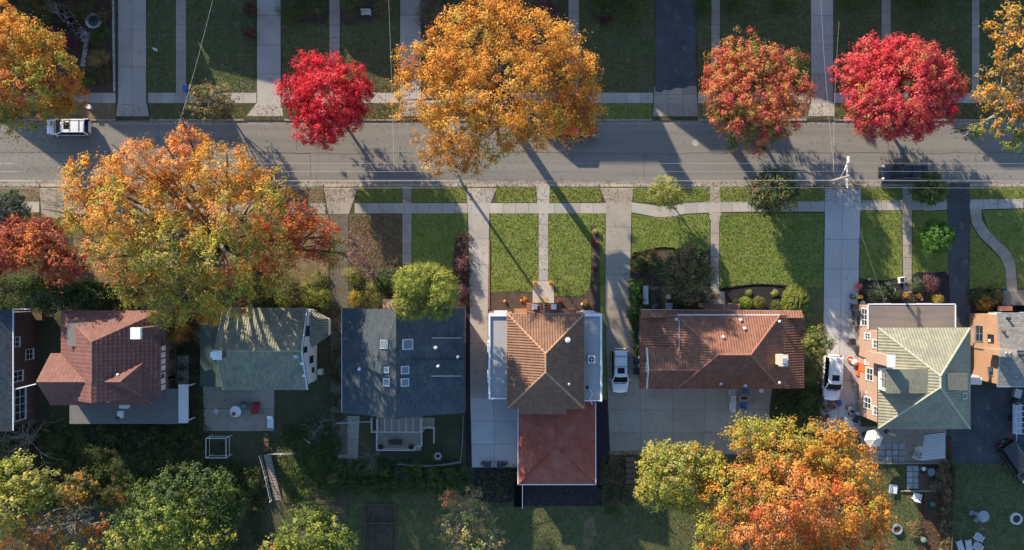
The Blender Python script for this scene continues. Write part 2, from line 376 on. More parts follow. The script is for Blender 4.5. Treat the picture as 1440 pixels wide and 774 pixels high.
# north drives and front walks run up out of the picture
slabs('driveway', [rect(167, -60, 206, 146, 2, 4), ((166, 146), (207, 146), (210, 164), (164, 164), 2, 1)], Z3 + 0.004, M_CONC)
slabs('driveway', [rect(362, -60, 395, 146, 1, 5), ((361, 146), (396, 146), (399, 164), (347, 164), 2, 1)], Z3 + 0.004, M_CONC)
slabs('driveway', [rect(563, -60, 592, 146, 1, 5), ((562, 146), (593, 146), (595, 164), (561, 164), 2, 1)], Z3 + 0.004, M_CONC)
slabs('driveway', [rect(1140, -60, 1171, 146, 1, 5), ((1139, 146), (1172, 146), (1173, 164), (1136, 164), 2, 1)], Z3 + 0.004, M_CONC)
sheet('driveway', [(922, -60), (977, -60), (978, 60), (979, 122), (970, 121), (962, 125), (950, 124), (942, 128), (934, 127), (929, 131), (921, 129), (921, 60)], Z3 + 0.012, M_BLACK)
slabs('driveway', [((920, 122), (979, 120), (980, 146), (919, 146), 3, 2), ((919, 146), (980, 146), (981, 164), (918, 164), 3, 1)], Z3 + 0.004, M_OLDC)
slabs('apron', [rect(a + 1, 163.5, b - 1, 170.5, 2, 1) for a, b in NDRIVE], 0, M_OLDC, zf=apron_z)
slabs('front_walk', [rect(248, -60, 262, 131, 1, 10), rect(463.5, -60, 478, 131, 1, 10), rect(799.5, -60, 814, 131, 1, 10), ((1000, -60), (1012, -60), (1012, 131), (1000, 131), 1, 10),
      rect(1239, -60, 1252, 131, 1, 10), rect(1366, -60, 1376.5, 131, 1, 10)], Z3, M_OLDC)
# south drives
slabs('apron', [rect(a + 1, 258.5, b - 1, 266.5, 2, 1) for a, b in SDRIVE[:5]], 0, M_OLDC, zf=apron_z)
slabs('driveway', [((56, 266.5), (104, 266.5), (100, 306), (60, 306), 2, 1)], Z3 + 0.004, M_OLDC)
slabs('driveway', [((456, 266.5), (503, 266.5), (491, 301), (462, 301), 2, 1), ], Z3 + 0.004, M_OLDC)
sheet('driveway', [(464, 301), (490, 301), (489, 640), (467, 640)], Z3 + 0.004, M_JOINT)
slabs('driveway', [((656, 266.5), (698, 266.5), (690, 286), (657, 286), 2, 1), rect(657.5, 286, 689, 300, 1, 1), ((658.5, 300), (688, 300), (686, 445), (661, 445), 1, 4), ((661, 445), (686, 445), (686.5, 560), (661.5, 560), 1, 3),
      ], Z3 + 0.004, M_CONC)
slabs('patio', [((661.5, 560), (727, 560), (727, 657), (664, 657), 2, 3)], Z3 + 0.004, M_NEWC)
slabs('driveway', [((844, 266.5), (891, 266.5), (888, 286), (852, 286), 2, 1), ((852, 286), (888, 286), (885, 420), (851, 420), 1, 4), ((851, 420), (885, 420), (900, 545), (854, 545), 1, 3),
      ((854, 545), (1085, 545), (1075, 639), (858, 639), 5, 3)], Z3 + 0.004, M_OLDC)
slabs('driveway', [rect(1159.5, 266.5, 1210, 296, 2, 1), ((1159.5, 296), (1209, 296), (1206, 420), (1158, 420), 2, 3), ((1158, 420), (1206, 420), (1203, 500), (1157, 500), 2, 2), ((1157, 500), (1203, 500), (1206, 606), (1150, 606), 2, 3)], Z3 + 0.004, M_NEWC)
sheet('driveway', [(1331, 258), (1363, 258), (1362, 300), (1361, 360), (1358, 420), (1358, 462), (1337, 462), (1334, 400), (1332, 330)], Z3 + 0.008, M_BLACK)
sheet('driveway', [(1328, 430), (1364, 430), (1364, 545), (1480, 545), (1480, 655), (1400, 652), (1340, 650), (1330, 600)], Z3, M_BLACK)
# front walks on the south side
slabs('front_walk', [rect(566, 262, 579, 286, 1, 2), ((566, 300), (579, 300), (579, 372), (566, 372), 1, 5)], Z3 + 0.004, M_OLDC)
slabs('front_walk', [((754, 262), (773, 262), (772, 300), (756, 300), 1, 2), rect(757.5, 300, 770.5, 395, 1, 6), rect(749, 395.5, 779, 428, 1, 1)], Z3 + 0.004, M_CONC)
slabs('front_walk', [rect(998, 262, 1012, 284, 1, 2), ((996, 299), (1014, 299), (1011, 312), (999, 312), 1, 1), rect(999, 312, 1011, 410, 1, 6), rect(991, 410, 1019, 428, 1, 2)], Z3 + 0.004, M_OLDC)
slabs('front_walk', [rect(1268, 262, 1282, 296, 1, 2), ((1268, 296), (1282, 296), (1281, 412), (1270, 412), 1, 7)], Z3 + 0.004, M_OLDC)
cw = [(1363, 295, 1379, 292), (1366, 315, 1380, 310), (1377, 333, 1389, 324), (1392, 347, 1402, 338), (1406, 362, 1418, 352), (1413, 378, 1427, 372), (1415, 410, 1430, 410)]
slabs('front_walk', [((a, b), (c, d), (c2, d2), (a2, b2), 1, 2) for (a, b, c, d), (a2, b2, c2, d2) in zip(cw, cw[1:])], Z3 + 0.004, M_OLDC)
sheet('front_walk', [(1410, 408), (1450, 408), (1450, 432), (1408, 432)], Z3, MATS['patch_asphalt'])
# garden patios and lower surfaces behind the houses
slabs('patio', [((286, 543), (386, 543), (386, 606), (288, 606), 3, 2)], Z3, M_OLDC)
slabs('patio', [((474, 585), (506, 585), (503, 650), (476, 650), 1, 2)], Z3, M_OLDC)
slabs('patio', [rect(248, 500, 266, 596, 1, 3)], Z3 + 0.004, M_CONC)
slabs('patio', [((1203, 600), (1330, 600), (1330, 651), (1220, 651), 1, 1)], Z2, M_OLDC, var=0.02)
slabs('patio', [rect(1236, 624, 1272, 650, 4, 3)], Z3 + 0.004, M_PAVER, gap=0.09)
slabs('patio', [rect(1274.5, 655, 1292, 687, 2, 4)], Z3 + 0.004, M_PAVER, gap=0.09)
sheet('patio', [(885, 403), (940, 403), (940, 436), (885, 436)], Z2, M_JOINT)
slabs('house_walk', [((1202, 462), (1208, 462), (1209, 600), (1202, 600), 1, 9)], Z3 + 0.012, M_PAVER)
# ------------------------------------------------------------------ lawns and beds
LAWNS = []
def lawn(pts, mat=M_LAWN, dens=1.0):
    LAWNS.append((pts, mat, dens)); return sheet('lawn', pts, Z1, mat)
def R4(x0, y0, x1, y1): return [(x0, y0), (x1, y0), (x1, y1), (x0, y1)]
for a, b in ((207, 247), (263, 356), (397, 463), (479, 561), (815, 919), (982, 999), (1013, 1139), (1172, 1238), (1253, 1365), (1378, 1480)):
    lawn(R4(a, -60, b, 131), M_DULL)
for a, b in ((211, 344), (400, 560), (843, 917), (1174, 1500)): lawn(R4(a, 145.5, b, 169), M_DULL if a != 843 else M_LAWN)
sheet('verge', R4(-60, 145.5, 163, 169), Z1, M_LITTER); sheet('verge', R4(981, 145.5, 1134, 169), Z1, M_LITTER); sheet('verge', R4(596, 145.5, 843, 169), Z1, M_LITTER)
for a, b in ((502, 565), (580, 656), (698, 754), (773, 845), (891, 998), (1012, 1159), (1210, 1267), (1283, 1331), (1363, 1500)): lawn(R4(a, 264, b, 285 if a < 1300 else 280))
sheet('verge', R4(-60, 264, 56, 284), Z1, M_LITTER); sheet('verge', R4(104, 264, 455, 286), Z1, M_LITTER)
lawn(R4(580, 301, 656, 390)); lawn([(690, 301), (757, 301), (757, 396), (749, 396), (749, 411), (690, 411)])
lawn([(771, 301), (851, 301), (850, 400), (843, 398), (843, 330), (838, 318), (831, 316), (831, 395), (828, 408), (818, 416), (780, 416), (780, 396), (771, 396)])
sheet('lawn', [(843.5, 400), (850.5, 400), (853, 562), (846, 562)], Z1, M_LAWN)
lawn([(889, 301), (925, 307), (960, 303), (998, 301), (998, 352), (950, 356), (935, 352), (915, 351), (900, 354), (889, 361)])
lawn([(1012, 301), (1158, 300), (1157, 405), (1120, 404), (1100, 400), (1060, 399), (1035, 402), (1014, 405), (1012, 400)], M_LAWN, 1.3)
sheet('lawn', [(1100, 405), (1157, 405), (1156, 605), (1120, 605), (1130, 500)], Z1, M_DULL)
lawn([(1210, 297), (1267, 297), (1268, 392), (1240, 394), (1215, 393), (1208, 390)]); lawn([(1283, 297), (1331, 297), (1333, 385), (1310, 383), (1283, 386)])
lawn([(1364, 316), (1377, 336), (1405, 364), (1413, 380), (1414, 406), (1363, 406)]); lawn([(1381, 296), (1500, 294), (1500, 406), (1431, 406), (1428, 372), (1416, 350), (1390, 326)])
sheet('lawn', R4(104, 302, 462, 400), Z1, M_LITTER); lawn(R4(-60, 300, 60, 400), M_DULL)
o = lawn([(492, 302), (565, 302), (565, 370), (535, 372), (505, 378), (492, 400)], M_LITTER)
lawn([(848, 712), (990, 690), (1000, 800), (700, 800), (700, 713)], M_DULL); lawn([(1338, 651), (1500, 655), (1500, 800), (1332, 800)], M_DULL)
blob('lawn', [(398, 645), (415, 618), (440, 612), (462, 640), (470, 690), (440, 699), (402, 700)], Z1, M_DULL, 4)
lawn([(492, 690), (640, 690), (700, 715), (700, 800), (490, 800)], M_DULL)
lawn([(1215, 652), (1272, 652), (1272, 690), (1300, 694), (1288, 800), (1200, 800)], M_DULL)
sheet('bare_soil', [(821, 733), (834, 727), (838, 750), (831, 766), (820, 764)], Z1 + 0.006, MATS['leafy_grass'])
# mulch
blob('mulch_bed', [(690, 413), (749, 412), (748, 437), (688, 437)], Z2, M_MULCH, .3); sheet('mulch_bed', [(780, 417), (818, 417), (829, 408), (832, 395), (831, 316), (838, 318), (843, 330), (843, 440), (780, 440)], Z2, M_MULCH)
blob('mulch_bed', [(889, 362), (900, 355), (915, 352), (935, 353), (960, 360), (998, 360), (997, 434), (888, 434)], Z1, M_MULCH)
blob('mulch_bed', [(1013, 408), (1035, 403), (1060, 400), (1100, 401), (1125, 408), (1130, 436), (1013, 436)], Z2, M_DMULCH)
blob('mulch_bed', [(1208, 396), (1240, 395), (1268, 393), (1268, 428), (1208, 428)], Z2, M_DMULCH); blob('mulch_bed', [(1283, 388), (1310, 384), (1332, 386), (1336, 428), (1283, 428)], Z2, M_DMULCH)
sheet('mulch_bed', [(1363, 407), (1412, 407), (1408, 440), (1364, 440)], Z2, M_DMULCH)
sheet('mulch_bed', [(666, 658), (722, 658), (722, 706), (668, 706)], Z1, M_DMULCH); sheet('mulch_bed', [(735, 683), (848, 683), (846, 712), (735, 711)], Z1, M_DMULCH)
sheet('mulch_bed', [(837, 562), (853.5, 562), (857, 640), (847, 690), (838, 682)], Z1, M_DMULCH); sheet('mulch_bed', [(853, 640), (900, 641), (893, 700), (848, 706)], Z1, M_MULCH)
sheet('mulch_bed', [(655, 430), (661, 430), (663, 657), (655, 655)], Z1, M_DMULCH)
blob('mulch_bed', [(402, 22), (430, 32), (461, 30), (462, -30), (400, -30)], Z2, M_MULCH); blob('mulch_bed', [(480, 30), (510, 34), (530, 24), (540, -30), (480, -30)], Z2, M_MULCH)
sheet('mulch_bed', R4(-60, -60, 163, 131), Z1, M_MULCH)
sheet('mulch_bed', [(1300, 652), (1336, 650), (1331, 800), (1290, 800)], Z1, M_MULCH)
sheet('mulch_bed', [(512, 710), (557, 710), (557, 800), (511, 800)], Z2, M_MULCH)
blob('mulch_bed', [(640, 345), (657, 340), (657, 430), (636, 430)], Z2, M_MULCH, .5)
def grass_stuff():
    """blades on the lawns, one uncountable object"""
    V, C = [], []
    for pts, mat, dens in LAWNS:
        q = np.array([P(*p)[:2] for p in pts]); lo, hi = q.min(0), q.max(0)
        lo = np.maximum(lo, [-62, -34]); hi = np.minimum(hi, [62, 34])
        if (hi <= lo).any(): continue
        n = int(np.prod(hi - lo) * 75 * dens); p = rng.uniform(lo, hi, (n, 2))
        ins = np.zeros(n, bool); k = len(q)
        for i in range(k):
            a, b = q[i], q[(i + 1) % k]
            c = ((a[1] > p[:, 1]) != (b[1] > p[:, 1])); 
            with np.errstate(divide='ignore', invalid='ignore'):
                xi = (b[0] - a[0]) * (p[:, 1] - a[1]) / (b[1] - a[1]) + a[0]
            ins ^= c & (p[:, 0] < xi)
        p = p[ins]; n = len(p); p = p + rng.normal(0, .05, (n, 2))
        an = rng.uniform(0, math.pi * 2, n); s = rng.uniform(0.03, 0.07, n); hgt = rng.uniform(0.05, 0.11, n)
        lean = rng.normal(0, 0.05, (n, 2)); d = np.stack([np.cos(an) * s, np.sin(an) * s], 1)
        tri = np.zeros((n, 3, 3)); tri[:, 0, :2] = p - d; tri[:, 1, :2] = p + d; tri[:, 2, :2] = p + lean; tri[:, :2, 2] = Z1 - 0.01; tri[:, 2, 2] = Z1 + hgt
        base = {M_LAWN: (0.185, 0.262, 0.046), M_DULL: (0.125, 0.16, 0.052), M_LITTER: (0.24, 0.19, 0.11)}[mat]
        col = np.ones((n, 4)); band = 1 + (.28 if dens > 1.2 else .08) * np.sin(p[:, 1:2] * 9.5 + .3 * np.sin(p[:, :1])); col[:, :3] = band * np.array(base) * rng.uniform(0.75, 1.3, (n, 1)) * (1 + rng.normal(0, 0.12, (n, 3)))
        x, y = p[:, 0], p[:, 1]; pt = np.sin(x * .83 + 1.7 * np.sin(y * .51)) * np.sin(y * 1.07 + 1.3 * np.sin(x * .67)) + .5 * np.sin(x * 2.9 + y * 1.3) * np.sin(y * 3.3 - x)
        wt = np.clip((pt - .6) * 1.3, 0, .6)[:, None]; col[:, :3] = col[:, :3] * (1 - wt) + np.array((.26, .22, .10)) * rng.uniform(.6, 1.2, (n, 1)) * wt * (1 if mat == M_LAWN else .75)
        V.append(tri); C.append(np.repeat(col[:, None], 3, 1))
    V = np.concatenate(V); C = np.concatenate(C); n = len(V)
    me = bpy.data.meshes.new('grass'); me.vertices.add(n * 3); me.vertices.foreach_set('co', V.astype(np.float32).ravel())
    me.loops.add(n * 3); me.loops.foreach_set('vertex_index', np.arange(n * 3, dtype=np.int32))
    me.polygons.add(n); me.polygons.foreach_set('loop_start', np.arange(0, n * 3, 3, dtype=np.int32))
    me.update(calc_edges=True)
    a = me.color_attributes.new('leafcol', 'FLOAT_COLOR', 'POINT'); a.data.foreach_set('color', np.clip(C, 0.005, 1).astype(np.float32).ravel())
    o = link_mesh('grass', me, LEAF); tag(o, 'short green grass growing on the front and back lawns', 'grass', kind='stuff')
grass_stuff()
# ------------------------------------------------------------------ roofs
def plane_frame(poly):
    n = Vector((0, 0, 0)); k = len(poly)
    for i in range(k):
        a, b = poly[i], poly[(i + 1) % k]
        n += Vector(((a.y - b.y) * (a.z + b.z), (a.z - b.z) * (a.x + b.x), (a.x - b.x) * (a.y + b.y)))
    n.normalize()
    if n.z < 0: n = -n; poly = poly[::-1]
    d = Vector((n.x, n.y, 0))
    d = d.normalized() if d.length > 1e-3 else Vector((0, -1, 0))
    u = Vector((0, 0, 1)).cross(d).normalized(); v = u.cross(n); v = -v if v.dot(d) < 0 else v
    return poly, n, u, v
def roof_mesh(name, polys, mat, parent, tile=None, thick=0.14):
    """polys: convex roof planes in world points. tile = (pitch, course, amp, lift) builds real barrel tiles."""
    o0 = ORIG[parent.name]; bm = bmesh.new(); uvl = bm.loops.layers.uv.new('UVMap')
    for poly in polys:
        poly, n, u, v = plane_frame([Vector(p) for p in poly]); c = sum(poly, Vector()) / len(poly)
        # slab under the tiles
        low = [Vector((p.x, p.y, p.z - thick)) for p in poly]; top = poly
        tv = [bm.verts.new(p - o0) for p in top]; lv = [bm.verts.new(p - o0) for p in low]
        fs = [bm.faces.new(tv), bm.faces.new(lv[::-1])]
        for i in range(len(poly)):
            j = (i + 1) % len(poly); fs.append(bm.faces.new((tv[i], lv[i], lv[j], tv[j])))
        for f in fs:
            for l in f.loops: q = l.vert.co + o0; l[uvl].uv = ((q - c).dot(u) + 50, (q - c).dot(v) + 50)
        if not tile: continue
        pitch, course, amp, lift = tile
        us = [(p - c).dot(u) for p in poly]; vv = [(p - c).dot(v) for p in poly]
        u0, u1, v0, v1 = min(us), max(us), min(vv), max(vv)
        bt = bmesh.new(); ul = bt.loops.layers.uv.new('UVMap')
        nu = int((u1 - u0) / pitch) + 2; nv = int((v1 - v0) / course) + 2
        prof = [(0, 0), (.18, .72), (.36, 1), (.54, .72), (.72, 0)]
        uu = [(u0 + (i + a) * pitch, b * amp) for i in range(nu) for a, b in prof]
        rows = []
        for j in range(nv):
            va, vb = v1 - (nv - j) * course, v1 - (nv - j - 1) * course + 0.01
            r0 = [bt.verts.new(c + u * a + v * va + n * (0.012 + b)) for a, b in uu]
            r1 = [bt.verts.new(c + u * a + v * vb + n * (0.012 + lift + b)) for a, b in uu]
            for i in range(len(uu) - 1):
                f = bt.faces.new((r0[i], r1[i], r1[i + 1], r0[i + 1]))
                for l in f.loops: l[ul].uv = ((i // 5 + .5) * pitch + 50, (j + .5) * course + 50)
        k = len(poly)
        for i in range(k):
            a, b = poly[i], poly[(i + 1) % k]
            nn = (b - a).cross(n)
            if nn.dot(c - a) > 0: nn = -nn
            bmesh.ops.bisect_plane(bt, geom=bt.verts[:] + bt.edges[:] + bt.faces[:], plane_co=a + nn.normalized() * 0.02, plane_no=nn, clear_outer=True)
        vm = {}
        for vt in bt.verts: vm[vt] = bm.verts.new(vt.co - o0)
        for f in bt.faces:
            g = bm.faces.new([vm[x] for x in f.verts])
            for l, m in zip(g.loops, f.loops): l[uvl].uv = m[ul].uv
        bt.free()
    for f in bm.faces: f.normal_update()
    me = bpy.data.meshes.new(name); bm.to_mesh(me); bm.free()
    return link_mesh(name, me, mat, parent)
def caps(roof, lines, mat, r=0.12):
    for a, b in lines:
        a = Vector(a); b = Vector(b); L = (b - a).length; n = max(2, int(L / 0.42)); mb = MB()
        for i in range(n):
            p = a.lerp(b, i / n); q = a.lerp(b, (i + 1.08) / n)
            mb.tube([p, q], [r * 0.85, r * 1.1], 7)
        mb.build('ridge_cap', mat, roof)
def gutter(house, lines, mat=None, wd=0.13):
    for a, b in lines:
        a = Vector(a); b = Vector(b)
        MB().bar(a + Vector((0, 0, -0.05)), b + Vector((0, 0, -0.05)), wd, 0.12).build('gutter', mat or WHITE, house)
def walls(house, name, foot, z0, z1, mat): return MB().prism(foot, z0, z1).build(name, mat, house)
def inset(x0, y0, x1, y1, h, ov):
    a, b = P(x0, y1, h), P(x1, y0, h)
    return a.x + ov, a.y + ov, b.x - ov, b.y - ov
def RW(b): return [(b[0], b[1]), (b[2], b[1]), (b[2], b[3]), (b[0], b[3])]
def window(house, side, box, t, z, ww, hh, frame=None, bars=1, name='window', pane=None):
    """side 'W','E','N','S' of box (x0,y0,x1,y1); t = 0..1 along; z sill height"""
    x0, y0, x1, y1 = box; e = 0.05
    if side == 'W': c = Vector((x0, y0 + (y1 - y0) * t, z + hh / 2)); o = Vector((-1, 0, 0)); s = Vector((0, 1, 0))
    elif side == 'E': c = Vector((x1, y0 + (y1 - y0) * t, z + hh / 2)); o = Vector((1, 0, 0)); s = Vector((0, 1, 0))
    elif side == 'N': c = Vector((x0 + (x1 - x0) * t, y1, z + hh / 2)); o = Vector((0, 1, 0)); s = Vector((1, 0, 0))
    else: c = Vector((x0 + (x1 - x0) * t, y0, z + hh / 2)); o = Vector((0, -1, 0)); s = Vector((1, 0, 0))
    up = Vector((0, 0, 1)); mb = MB()
    def bx(m, ct, a, b, d): 
        q = [abs(s[i]) * a + abs(o[i]) * d + abs(up[i]) * b for i in range(3)]; m.box(ct, q)
    for q in (-1, 1): bx(mb, c + s * q * (ww / 2 + .04) + o * e / 2, .08, hh + .16, e + .02)
    bx(mb, c + up * (hh / 2 + .04) + o * e / 2, ww, .08, e + .02)
    for i in range(1, bars + 1): bx(mb, c + s * (-ww / 2 + ww * i / (bars + 1)) + o * 0.022, .045, hh, .04)
    bx(mb, c + o * 0.025, ww, .04, .046)
    w_ = mb.build(name, frame or WHITE, house)
    m2 = MB(); bx(m2, c - up * (hh / 2 + .04) + o * 0.07, ww + .2, .07, .17); m2.build('sill', frame or WHITE, w_)
    m3 = MB(); bx(m3, c + o * 0.006, ww, hh, .016); m3.build('pane', pane or GLASS, w_)
    return w_
def door(house, side, box, t, z, mat, ww=0.95, hh=2.05):
    x0, y0, x1, y1 = box
    o = {'W': (-1, 0), 'E': (1, 0), 'N': (0, 1), 'S': (0, -1)}[side]
    c = {'W': (x0, y0 + (y1 - y0) * t), 'E': (x1, y0 + (y1 - y0) * t), 'N': (x0 + (x1 - x0) * t, y1), 'S': (x0 + (x1 - x0) * t, y0)}[side]
    d = (0.06, ww, hh) if o[0] else (ww, 0.06, hh)
    dr = MB().box((c[0] + o[0] * .03, c[1] + o[1] * .03, z + hh / 2), d).build('door', mat, house)
    s = (0, 1) if o[0] else (1, 0)
    MB().box((c[0] + o[0] * .09 + s[0] * .36, c[1] + o[1] * .09 + s[1] * .36, z + 1.0), (.06, .06, .12)).build('handle', METAL, dr)
def skylight(roof, plane, px, py, wd, ht, mat=None):
    """plane: three world points of the slope; px of the centre in the picture gives the ray, met with the slope"""
    a, b, c = [Vector(q) for q in plane[:3]]; n = (b - a).cross(c - a).normalized(); n = n if n.z > 0 else -n
    cam_p = Vector((0, 0, H)); ray = P(px, py, 0) - cam_p
    p = cam_p + ray * ((a - cam_p).dot(n) / ray.dot(n))
    d = Vector((n.x, n.y, 0)).normalized(); u = Vector((0, 0, 1)).cross(d); v = u.cross(n)
    mb = MB(); q = p + n * 0.07
    for s in (-1, 1):
        mb.bar(q + u * s * wd / 2 - v * (ht / 2 + .04), q + u * s * wd / 2 + v * (ht / 2 + .04), .08, .16, n)
        mb.bar(q + v * s * ht / 2 - u * (wd / 2 - .04), q + v * s * ht / 2 + u * (wd / 2 - .04), .08, .16, n)
    f = mb.build('skylight', METAL, roof)
    MB().bar(q - u * (wd / 2 - .04) + n * .03, q + u * (wd / 2 - .04) + n * .03, ht - .08, .05, n).build('pane', mat or SKYGLASS, roof)
def on_plane(plane, px, py):
    a, b, c = [Vector(q) for q in plane[:3]]; n = (b - a).cross(c - a).normalized(); n = n if n.z > 0 else -n
    cp = Vector((0, 0, H)); ray = P(px, py, 0) - cp
    return cp + ray * ((a - cp).dot(n) / ray.dot(n)), n
def vent(roof, plane, px, py, r=0.14, h=0.35, mat=None):
    p, n = on_plane(plane, px, py)
    MB().lathe([(r * 1.5, -0.1), (r * 1.5, 0.03), (r, 0.05), (r, h), (r * 1.35, h), (r * 1.35, h + .06), (0.02, h + .12)], p, 10).build('roof_vent', mat or METAL, roof, smooth=False)
def chimney(house, base, d, z0, z1, mat, capmat, pots=1):
    x, y = base
    ch = MB().box((x, y, (z0 + z1) / 2), (d[0], d[1], z1 - z0)).build('chimney', mat, house)
    mb = MB().box((x, y, z1 + .05), (d[0] + .16, d[1] + .16, .1))
    mb.build('chimney_cap', capmat, ch)
    for i in range(pots):
        off = (i - (pots - 1) / 2) * .4
        MB().lathe([(.14, 0), (.12, .3), (.09, .3), (.09, .1)], (x + (off if d[0] > d[1] else 0), y + (0 if d[0] > d[1] else off), z1 + .1), 10).build('chimney_pot', capmat, ch)
def hip(e, he, r, hr):
    """eave px rect (x0,y0,x1,y1), ridge px ((ax,ay),(bx,by)); returns planes and ridge / hip lines"""
    x0, y0, x1, y1 = e; A, B, C, D = P(x0, y0, he), P(x1, y0, he), P(x1, y1, he), P(x0, y1, he)
    r0, r1 = P(*r[0], hr), P(*r[1], hr)
    if abs(r[1][0] - r[0][0]) > abs(r[1][1] - r[0][1]):   # ridge runs across
        return dict(N=[A, B, r1, r0], E=[B, C, r1], S=[C, D, r0, r1], W=[D, A, r0]), [(r0, r1), (A, r0), (D, r0), (B, r1), (C, r1)], (A, B, C, D)
    return dict(N=[A, B, r0], E=[B, C, r1, r0], S=[C, D, r1], W=[D, A, r0, r1]), [(r0, r1), (A, r0), (B, r0), (C, r1), (D, r1)], (A, B, C, D)

T_BROWN = tile_mat('brown_tile', (0.176, 0.096, 0.060), (0.232, 0.127, 0.082), (0.125, 0.073, 0.056), 0.27, 0.36)
T_RED = tile_mat('red_tile', (0.194, 0.084, 0.052), (0.258, 0.120, 0.076), (0.133, 0.067, 0.052), 0.27, 0.36, wcol=(0.32, 0.18, 0.12))
T_SAGE = tile_mat('sage_tile', (0.228, 0.222, 0.159), (0.288, 0.280, 0.198), (0.172, 0.172, 0.142), 0.30, 0.36, wcol=(0.20, 0.20, 0.16), weather=.7)
T_TEAL = tile_mat('teal_tile', (0.184, 0.188, 0.140), (0.264, 0.260, 0.188), (0.104, 0.116, 0.100), 0.26, 0.36, wcol=(0.40, 0.38, 0.27))
T_PLUM = tile_mat('plum_tile', (0.155, 0.070, 0.058), (0.20, 0.092, 0.074), (0.115, 0.056, 0.05), 0.40, 0.42)
C_BROWN = plain('brown_ridge', (0.42, 0.25, 0.15), 0.8, var=0.2); C_RED = plain('red_ridge', (0.34, 0.15, 0.10), 0.8, var=0.2)
C_SAGE = plain('sage_ridge', (0.38, 0.385, 0.28), 0.8, var=0.2); C_TEAL = plain('teal_ridge', (0.28, 0.30, 0.21), 0.8, var=0.2); C_PLUM = plain('plum_ridge', (0.24, 0.12, 0.095), 0.8, var=0.2)
S_BLUE = shingle_mat('slate_shingle', (0.085, 0.105, 0.120), (0.042, 0.060, 0.073), (0.13, 0.135, 0.13))
S_RED = shingle_mat('red_shingle', (0.36, 0.10, 0.06), (0.28, 0.075, 0.05), (0.34, 0.15, 0.12), weather=0.8)
S_GREY = shingle_mat('grey_shingle', (0.30, 0.285, 0.245), (0.18, 0.17, 0.15), (0.24, 0.225, 0.195), 0.45, 0.25)
S_MOSS = shingle_mat('moss_shingle', (0.22, 0.22, 0.165), (0.16, 0.165, 0.125), (0.25, 0.245, 0.18))
S_GREEN = shingle_mat('green_shingle', (0.06, 0.095, 0.085), (0.045, 0.075, 0.07), (0.08, 0.11, 0.10))
F_GREY = ground_mat('grey_membrane', (0.33, 0.33, 0.325), (0.38, 0.375, 0.36), (0.29, 0.29, 0.285), 0.3, 1.2, bmp=0.1, bs=20)
F_BROWN = ground_mat('brown_membrane', (0.19, 0.165, 0.145), (0.22, 0.195, 0.17), (0.16, 0.14, 0.125), 0.3, 1.2, bmp=0.1, bs=20)
F_DECK = ground_mat('grey_deck', (0.156, 0.150, 0.144), (0.186, 0.180, 0.171), (0.132, 0.126, 0.120), 0.4, 1.4, bmp=0.2, bs=20)

